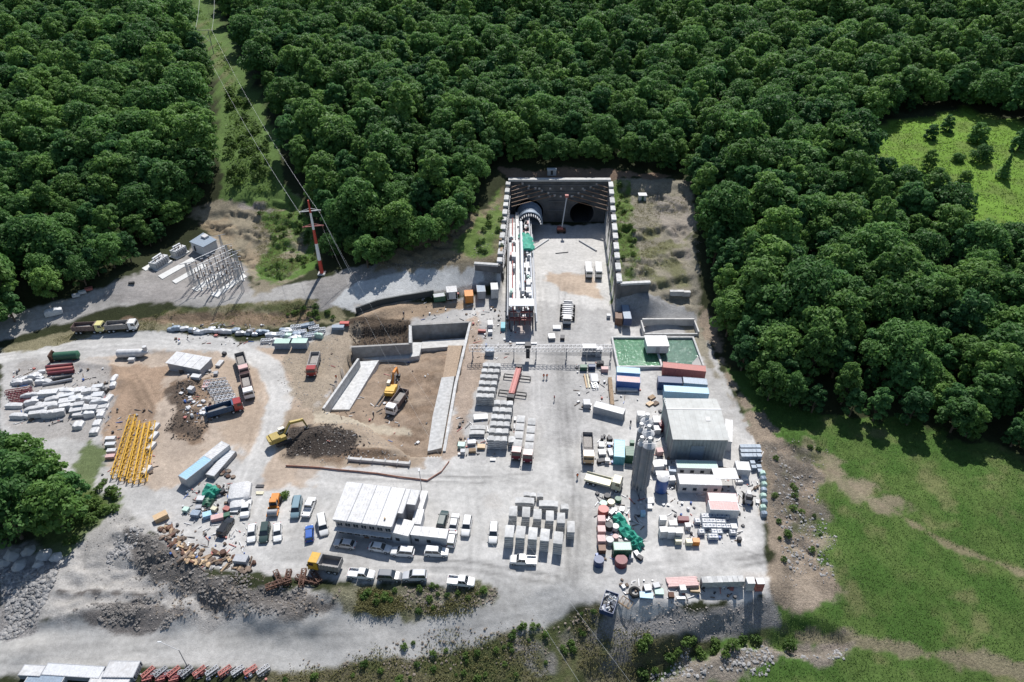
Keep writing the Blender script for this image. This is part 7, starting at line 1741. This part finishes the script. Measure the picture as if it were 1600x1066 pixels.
# ------------------------------------------------------------------ people
def person_mesh():
    J = [(0,0,.92),(0,0,1.2),(0,0,1.45),(0,.0,1.55),(0,.02,1.68),(.1,0,.88),(.13,.04,.48),(.13,0,.07),(.14,.16,.03),(-.1,0,.88),(-.13,-.06,.48),(-.13,-.12,.07),(-.14,.04,.03),(.2,0,1.42),(.27,.03,1.14),(.25,.15,.92),(-.2,0,1.42),(-.27,.0,1.14),(-.25,.1,.9)]
    E = [(0,1),(1,2),(2,3),(3,4),(0,5),(5,6),(6,7),(7,8),(0,9),(9,10),(10,11),(11,12),(2,13),(13,14),(14,15),(2,16),(16,17),(17,18)]
    Rr = [.15,.15,.16,.06,.1,.1,.07,.05,.045,.1,.07,.05,.045,.075,.055,.04,.075,.055,.04]
    me = bpy.data.meshes.new('person'); me.from_pydata(J, E, []); me.materials.append(NAVY)
    o = bpy.data.objects.new('tmp', me); C.objects.link(o); o.modifiers.new('skin','SKIN')
    for i, r in enumerate(Rr): me.skin_vertices[0].data[i].radius = (r, r)
    me.skin_vertices[0].data[0].use_root = True
    sd = o.modifiers.new('sub','SUBSURF'); sd.levels = 1; sd.render_levels = 1
    dg = bpy.context.evaluated_depsgraph_get(); m2 = bpy.data.meshes.new_from_object(o.evaluated_get(dg)); bpy.data.objects.remove(o); m2.name = 'body'
    if not m2.materials: m2.materials.append(NAVY)
    return m2
try: PM = person_mesh()
except Exception as ex:
    print('PERSON', ex); PM = MB().cyl((0,0,0),(0,0,1.7),.2).mesh('body', NAVY)
pkit = Kit(); pkit.add('body', PM, None)
pkit.add('vest', MB().loft([[(.19*math.cos(a),.15*math.sin(a),z)[0:2]+(z,) for a in [i*math.pi/5 for i in range(10)]] for z in (.95,1.2)]+[[(.22*math.cos(a),.16*math.sin(a),1.46) for a in [i*math.pi/5 for i in range(10)]]]), HIVIS)
pkit.add('head', MB().cyl((0,.02,1.56),(0,.02,1.74),.085,.1,n=10), SKIN, smooth=True)
pkit.add('helmet', MB().cyl((0,.02,1.70),(0,.02,1.82),.13,.07,n=12), WHT, smooth=True)
for i,(u,v,rz,lb,vm) in enumerate(((849.5,591,0,'person in orange vest, left of the two walking below the gantry',HIVIS),(854.5,591,.4,'person in orange vest, right of the two walking below the gantry',HIVIS),(866,625,1.2,'person in red vest walking alone in the middle of the yard lane',REDP),(902,747,.3,'person in orange vest standing left of the cream flatbed lorry',HIVIS),(985,664,2.0,'person in dark clothes walking near the silos',NAVY),(584,651,1,'person in dark clothes on the pit floor beside the dump truck',NAVY),(631,494,0,'person in dark clothes on the brown dirt above the pit',NAVY),(526,594,0,'person in orange vest on the left ledge of the pit',HIVIS))):
    p = over(u,v,.2); spawn(pkit,'person',lb,'person',(p[0],p[1],hz(p[0],p[1])),rz,swap={'orange_vest_cloth':vm})

# ------------------------------------------------------------------ single trees, shrubs, scrub, grass, stones
tr = random.Random(9)
for i,(u,v,s,kd,lb) in enumerate(((35,842,1.25,3,'large dark tree of the lower left clump, in front'),(100,826,1.1,1,'large tree of the lower left clump, right front'),(15,795,1.2,6,'large tree of the lower left clump at the picture edge'),(70,792,1.3,0,'large tree in the middle of the lower left clump'),(125,788,.85,2,'smaller tree of the lower left clump at its right side'),(-20,830,1.3,4,'tree of the lower left clump cut by the left edge'),(40,770,1.05,5,'tree at the top of the lower left clump'),(100,772,.9,7,'tree of the lower left clump nearest the white packs'),(50,745,1.0,1,'tree at the far side of the lower left clump, below the white pile'),(8,752,1.1,3,'tree at the far left of the lower left clump by the picture edge'))):
    tree(G(u,v), s*.92, i*1.3, PROTO[kd], lb, 'lower left tree clump')
for i,(u,v,s,lb) in enumerate(((575,418,.85,'round tree standing alone at the forest edge right of the mast'),(520,402,.6,'small round tree right beside the mast'),(705,362,.95,'tall tree at the forest edge left of the cutting'),(600,412,.7,'leafy tree just right of the round lone tree'))): tree(G(u,v), s, i*2, PROTO[(i*3)%8], lb, 'trees at the edge behind the mast')
for i,(u,v,s,lb) in enumerate(((1452,217,.5,'rounded small tree at the top left of the bright meadow'),(1478,205,.55,'broad small tree at the upper meadow edge'),(1525,222,.6,'small upright tree at the upper middle of the bright meadow'),(1530,252,.45,'small bushy tree in the middle of the bright meadow'),(1495,252,.3,'tiny tree left of the middle of the bright meadow'),(1565,278,.75,'dark conical tree at the right of the bright meadow'),(1505,287,.35,'thin tree low in the bright meadow'),(1448,268,.5,'dark tree at the lower left meadow edge'),(1540,238,.22,'tiny bush tree high in the bright meadow'),(1590,235,.7,'tree at the right edge of the bright meadow'))):
    g_ = G(u,v); tree((g_[0],g_[1],g_[2]-(4.2*s if i != 5 else 0)), s*1.25, i, PINE[i%2] if i in (5,) else PROTO[(i*3+2)%8], lb, 'small trees on the bright meadow', 'conifer' if i in (5,) else 'broadleaf_tree')
def shrubs(poly, n, smin, smax, label, group, seed, hscale=1.0):
    r = random.Random(seed); P = poly_px(poly); x0, y0 = P.min(0); x1, y1 = P.max(0); c = 0; t = 0
    while c < n and t < n*60:
        t += 1; x, y = r.uniform(x0,x1), r.uniform(y0,y1)
        if sdist(np.array([x]),np.array([y]),P)[0] > 0: continue
        s = r.uniform(smin,smax)
        o = bpy.data.objects.new('shrub', BUSH[c%4]); C.objects.link(o); o.location = (x,y,hz(x,y)-.1); o.rotation_euler = (0,0,r.uniform(0,6)); o.scale = (s,s,s*hscale*r.uniform(.8,1.2))
        o['label'] = label; o['category'] = 'shrub'; o['group'] = group; c += 1
shrubs([(565,925),(640,915),(780,915),(768,938),(640,958),(570,950)],24,.4,.85,'green shrub on the stony strip between yard and lower road','shrubs on the stony strip',1)
shrubs([(430,1050),(620,1008),(800,975),(930,950),(930,1000),(800,1060),(430,1066)],46,.35,.85,'green shrub on the slope below the lower road','shrubs below the lower road',2)
shrubs([(1000,1000),(1100,995),(1200,985),(1260,1000),(1200,1015),(1000,1050)],22,.6,1.3,'green shrub along the gully at the bottom right','shrubs along the gully',3)
shrubs([(355,230),(352,140),(385,150),(415,220),(425,290),(360,300)],46,1.0,2.2,'bushy green shrub in the cleared power-line corridor','shrubs in the corridor',4)
shrubs([(400,330),(480,330),(500,390),(480,425),(400,440),(430,380)],30,.6,1.4,'green shrub on the bank left of the mast','shrubs on the bank by the mast',5)
shrubs([(955,290),(985,290),(1000,430),(962,430)],22,.5,1.2,'green shrub right behind the right retaining wall','shrubs behind the right wall',6)
shrubs([(735,330),(782,300),(785,395),(745,400)],14,.6,1.3,'green shrub left of the left retaining wall','shrubs left of the left wall',7)
shrubs([(100,870),(190,790),(160,740),(120,810)],26,.7,1.5,'green shrub on the verge right of the lower left trees','shrubs by the lower left trees',8)
shrubs([(430,485),(520,478),(525,500),(460,505)],12,.6,1.2,'dull green shrub on the bank above the road bend goods','shrubs above the road bend',10)
shrubs([(1200,700),(1280,700),(1290,880),(1220,900)],18,.4,.9,'low shrub on the rough earth right of the yard','shrubs right of the yard',11)
shrubs([(440,770),(450,770),(452,782),(440,782)],2,.8,1.1,'green shrub beside the orange road roller','shrubs by the roller',12)

def tufts(name, label, polys, n, size, seed, mat_, per=6, hgt=.35, spread=.5, dens=.4, need_green=False):
    rng_ = np.random.default_rng(seed); out = []
    for poly in polys:
        P = poly_px(poly); x0, y0 = P.min(0); x1, y1 = P.max(0); m = int(n/len(polys)*4)
        x = rng_.uniform(x0,x1,m); y = rng_.uniform(y0,y1,m); ok_ = sdist(x,y,P) < (fbm(x,y,4,seed,3)-.5)*5
        ok_ &= (fbm(x,y,9,seed+3,3) + rng_.uniform(-.12,.12,m)) > dens
        if need_green: ok_ &= green_at(x,y) + rng_.uniform(-.01,.01,m) > .018
        out.append(np.stack([x[ok_],y[ok_]],-1)[:int(n/len(polys))])
    xy = np.concatenate(out); z = height(xy[:,0],xy[:,1]); k = len(xy)
    c = np.repeat(np.concatenate([xy,z[:,None]],1),per,0); c += np.stack([rng_.normal(0,spread,k*per),rng_.normal(0,spread,k*per),rng_.uniform(.02,hgt,k*per)],-1)
    nrm = rng_.normal(0,.6,(k*per,3)); nrm[:,2] = 1.0
    me = leaf_mesh(name,c,nrm,size,rng_,mat_)
    o = bpy.data.objects.new(name,me); C.objects.link(o); o['kind'] = 'stuff'; o['label'] = label; o['category'] = 'grass' if 'grass' in name else 'weeds'
GR = leaf_material('grass_blades',(0.058,0.115,0.024),(0.125,0.20,0.05))
tufts('meadow_grass','green meadow grass on the right below the forest',[[(1180,600),(1260,640),(1420,660),(1600,720),(1640,760),(1640,1090),(1000,1090),(1120,1015),(1210,930),(1200,760)]],14000,.10,1,GR,4,.07,.5,.1,True)
tufts('slope_weeds','dull weeds growing over the slopes and banks',[[(430,1050),(620,1006),(800,972),(930,948),(960,985),(1100,995),(1000,1050),(700,1080),(430,1080)],[(560,925),(640,912),(785,914),(768,940),(640,960),(560,952)],[(0,548),(200,500),(330,478),(520,470),(540,495),(400,515),(180,518),(0,552)],[(960,290),(1080,300),(1090,420),(970,440)],[(400,310),(470,320),(500,400),(400,450)]],9000,.14,3,WEED,5,.22,.45,.47)
tufts('corridor_weeds','tall green weeds in the cleared power-line corridor',[[(300,0),(335,60),(355,130),(355,230),(355,295),(440,300),(425,270),(405,200),(370,130),(330,40)]],3500,.4,4,SHRUB,6,.9,.9)
tufts('hill_meadow_grass','short bright grass of the hillside meadow',[MEADOW],5000,.25,5,leaf_material('bright_grass_blades',(0.13,0.235,0.035),(0.19,0.29,0.055)),4,.2,.6,.2)

def stones(name, label, polys, n, smin, smax, seed, m):
    rng_ = np.random.default_rng(seed); V = []; F = []; 
    ico = [(0,0,1),(.9,0,.3),(.28,.85,.35),(-.72,.53,.4),(-.72,-.53,.3),(.28,-.85,.4),(.6,.5,-.5),(-.5,.6,-.5),(-.5,-.6,-.5),(.6,-.5,-.5)]
    fi = [(0,1,2),(0,2,3),(0,3,4),(0,4,5),(0,5,1),(1,6,2),(2,7,3),(3,8,4),(4,8,5),(5,9,1),(2,6,7),(3,7,8),(5,8,9),(1,9,6)]
    base = np.array(ico); pts = []
    for poly in polys:
        P = poly_px(poly); x0, y0 = P.min(0); x1, y1 = P.max(0); q = int(n/len(polys)); x = rng_.uniform(x0,x1,q*5); y = rng_.uniform(y0,y1,q*5)
        ok_ = (sdist(x,y,P) < (fbm(x,y,4,seed,3)-.5)*7) & (fbm(x,y,6,seed+5,3)+rng_.uniform(-.15,.15,len(x)) > .42); pts.append(np.stack([x[ok_],y[ok_]],-1)[:q])
    xy = np.concatenate(pts); z = height(xy[:,0],xy[:,1]); allv = []; allf = []
    for i in range(len(xy)):
        s = smin+(smax-smin)*rng_.random()**3; b = base*(1+rng_.normal(0,.14,base.shape))*np.array([rng_.uniform(.7,1.3),rng_.uniform(.7,1.2),rng_.uniform(.5,.9)])*s
        a = rng_.uniform(0,6.28); R_ = np.array([[math.cos(a),-math.sin(a),0],[math.sin(a),math.cos(a),0],[0,0,1]])
        allv.append(b@R_.T+np.array([xy[i,0],xy[i,1],z[i]+s*.15])); allf += [tuple(q+10*i for q in f) for f in fi]
    me = bpy.data.meshes.new(name); me.from_pydata([tuple(v) for v in np.concatenate(allv)],[],allf); me.materials.append(m); me.update()
    o = bpy.data.objects.new(name,me); C.objects.link(o); o['kind'] = 'stuff'; o['label'] = label; o['category'] = 'stones'
RK = mat('broken_rock',(0.38,0.37,0.36),.9,var=.3,vscale=.8,bump=.3); RKD = mat('brown_rock',(0.25,0.21,0.17),.9,var=.35,vscale=.8,bump=.3)
stones('rubble','pale broken rock heaped at the lower left edge',[[(0,890),(60,885),(90,900),(60,975),(0,1000)]],1500,.18,.55,1,RK)
stones('scattered_stones','loose stones on the slopes around the yard',[[(220,860),(330,905),(480,925),(540,950),(470,970),(250,960)],[(560,925),(780,918),(768,938),(600,960)],[(450,1040),(700,995),(930,950),(930,1010),(700,1060)]],1900,.07,.3,2,RKD)
stones('gully_stones','pale stones and rubble along the gully',[[(1020,1060),(1100,1022),(1200,1005),(1330,1010),(1300,1030),(1150,1050)],[(1210,720),(1280,720),(1300,900),(1230,900)],[(165,840),(215,830),(210,870),(170,880)]],1500,.08,.4,3,RK)
stones('soil_clods','dark soil clods on the heap beside the excavator',[[(450,670),(520,664),(568,690),(550,714),(450,714)],[(270,600),(320,600),(320,690),(270,690)],[(548,508),(640,502),(640,533),(550,538)]],1900,.08,.34,4,mat('dark_soil',(0.075,0.06,0.05),.95,var=.4,vscale=1))
# big pale boulders at the lower left
for i,(u,v,s) in enumerate(((20,868,1.8),(45,862,1.5),(70,868,1.7),(88,872,1.3),(30,885,1.6),(60,884,1.2),(8,880,1.4))):
    rr2 = random.Random(i); p = G(u,v); V_ = [(a*s*rr2.uniform(.8,1.2),b*s*rr2.uniform(.8,1.2),c_*s*.7*rr2.uniform(.8,1.2)) for a,b,c_ in ((0,0,1),(.9,0,.4),(.28,.85,.4),(-.72,.53,.5),(-.72,-.53,.4),(.28,-.85,.5),(.9,.6,-.5),(-.6,.8,-.5),(-.6,-.8,-.5),(.9,-.6,-.5))]
    me = bpy.data.meshes.new('boulder'); me.from_pydata(V_,[],[(0,1,2),(0,2,3),(0,3,4),(0,4,5),(0,5,1),(1,6,2),(2,7,3),(3,8,4),(4,8,5),(5,9,1),(2,6,7),(3,7,8),(5,8,9),(1,9,6)]); me.materials.append(CONC); me.update()
    single('boulder','pale angular boulder beside the lower left trees','boulder',me,p,0,'boulders by the lower left trees')

# ------------------------------------------------------------------ small litter, too small and too many to tell apart
stones('loose_gravel','loose small stones on the spoil banks and along the yard edges',[[(90,870),(190,800),(330,905),(480,930),(470,968),(80,975)],[(1195,690),(1290,690),(1300,900),(1225,930)],[(940,950),(1200,938),(1210,980),(960,995)],[(400,320),(470,320),(500,400),(400,440)],[(960,300),(1080,300),(1092,430),(970,450)],[(430,560),(520,520),(540,560),(490,650),(450,640)],[(590,410),(740,390),(780,320),(780,400),(620,425)],[(450,650),(560,660),(650,712),(560,728),(440,715)]],5200,.05,.22,11,mat('gravel_stones',(0.36,0.33,0.30),.95,var=.35,vscale=.7))
stones('spoil_clods','dark clods and stones on the lower left spoil banks',[[(198,838),(240,848),(330,903),(400,914),(470,932),(525,950),(480,973),(400,964),(320,948),(258,918),(212,882)],[(115,960),(200,942),(295,958),(280,985),(130,985)]],2600,.07,.36,15,mat('spoil',(0.20,0.185,0.17),.95,var=.4,vscale=.8))
def litter(name, label, zones, n, m, seed, smin=.2, smax=.8):
    r = random.Random(seed); b = MB(); tot = sum(z[4] for z in zones)
    for (u0,u1,v0,v1,w) in zones:
        for i in range(int(n*w/tot)):
            u = r.uniform(u0,u1); v = r.uniform(v0,v1); p = over(u,v,.1); s = smin+(smax-smin)*r.random()**2
            if r.random() < .45: b.cbox(p[0],p[1],p[2]+.1,s*r.uniform(2,4),.14,.12,r.uniform(0,3.1),0,r.uniform(-.1,.1))
            elif r.random() < .5: b.cyl((p[0],p[1],p[2]),(p[0]+r.uniform(-.1,.1),p[1],p[2]+s*.8),s*.45,n=8)
            else: b.cbox(p[0],p[1],p[2]+s*.3,s,s*r.uniform(.5,1.3),s*.6,r.uniform(0,3.1))
    o = bpy.data.objects.new(name, b.mesh(name, m)); C.objects.link(o); o['kind'] = 'stuff'; o['label'] = label; o['category'] = 'litter'
Z = [(20,170,575,665,4),(160,245,640,750,2),(285,345,580,660,2),(285,375,755,812,3),(255,385,815,890,3),(270,505,505,538,3),(930,1005,770,875,3),(1015,1060,640,760,2),(1035,1165,720,850,4),(970,1160,905,935,2),(935,960,680,725,1),(735,800,480,560,2),(800,835,400,520,1),(715,815,650,712,2),(900,1000,565,640,2),(640,735,455,500,1),(505,700,540,700,2),(1150,1195,690,800,1),(215,420,1040,1064,1)]
for i, (nm, m, n) in enumerate((('white', WHT, 420), ('brown', OLDW, 420), ('dark', DKST, 420), ('grey', STEEL, 380), ('red', REDC, 130), ('blue', BLUE, 90))):
    litter(nm+'_litter', f'scattered small {nm} scraps and offcuts lying between the stored goods', Z, n, m, 40+i)
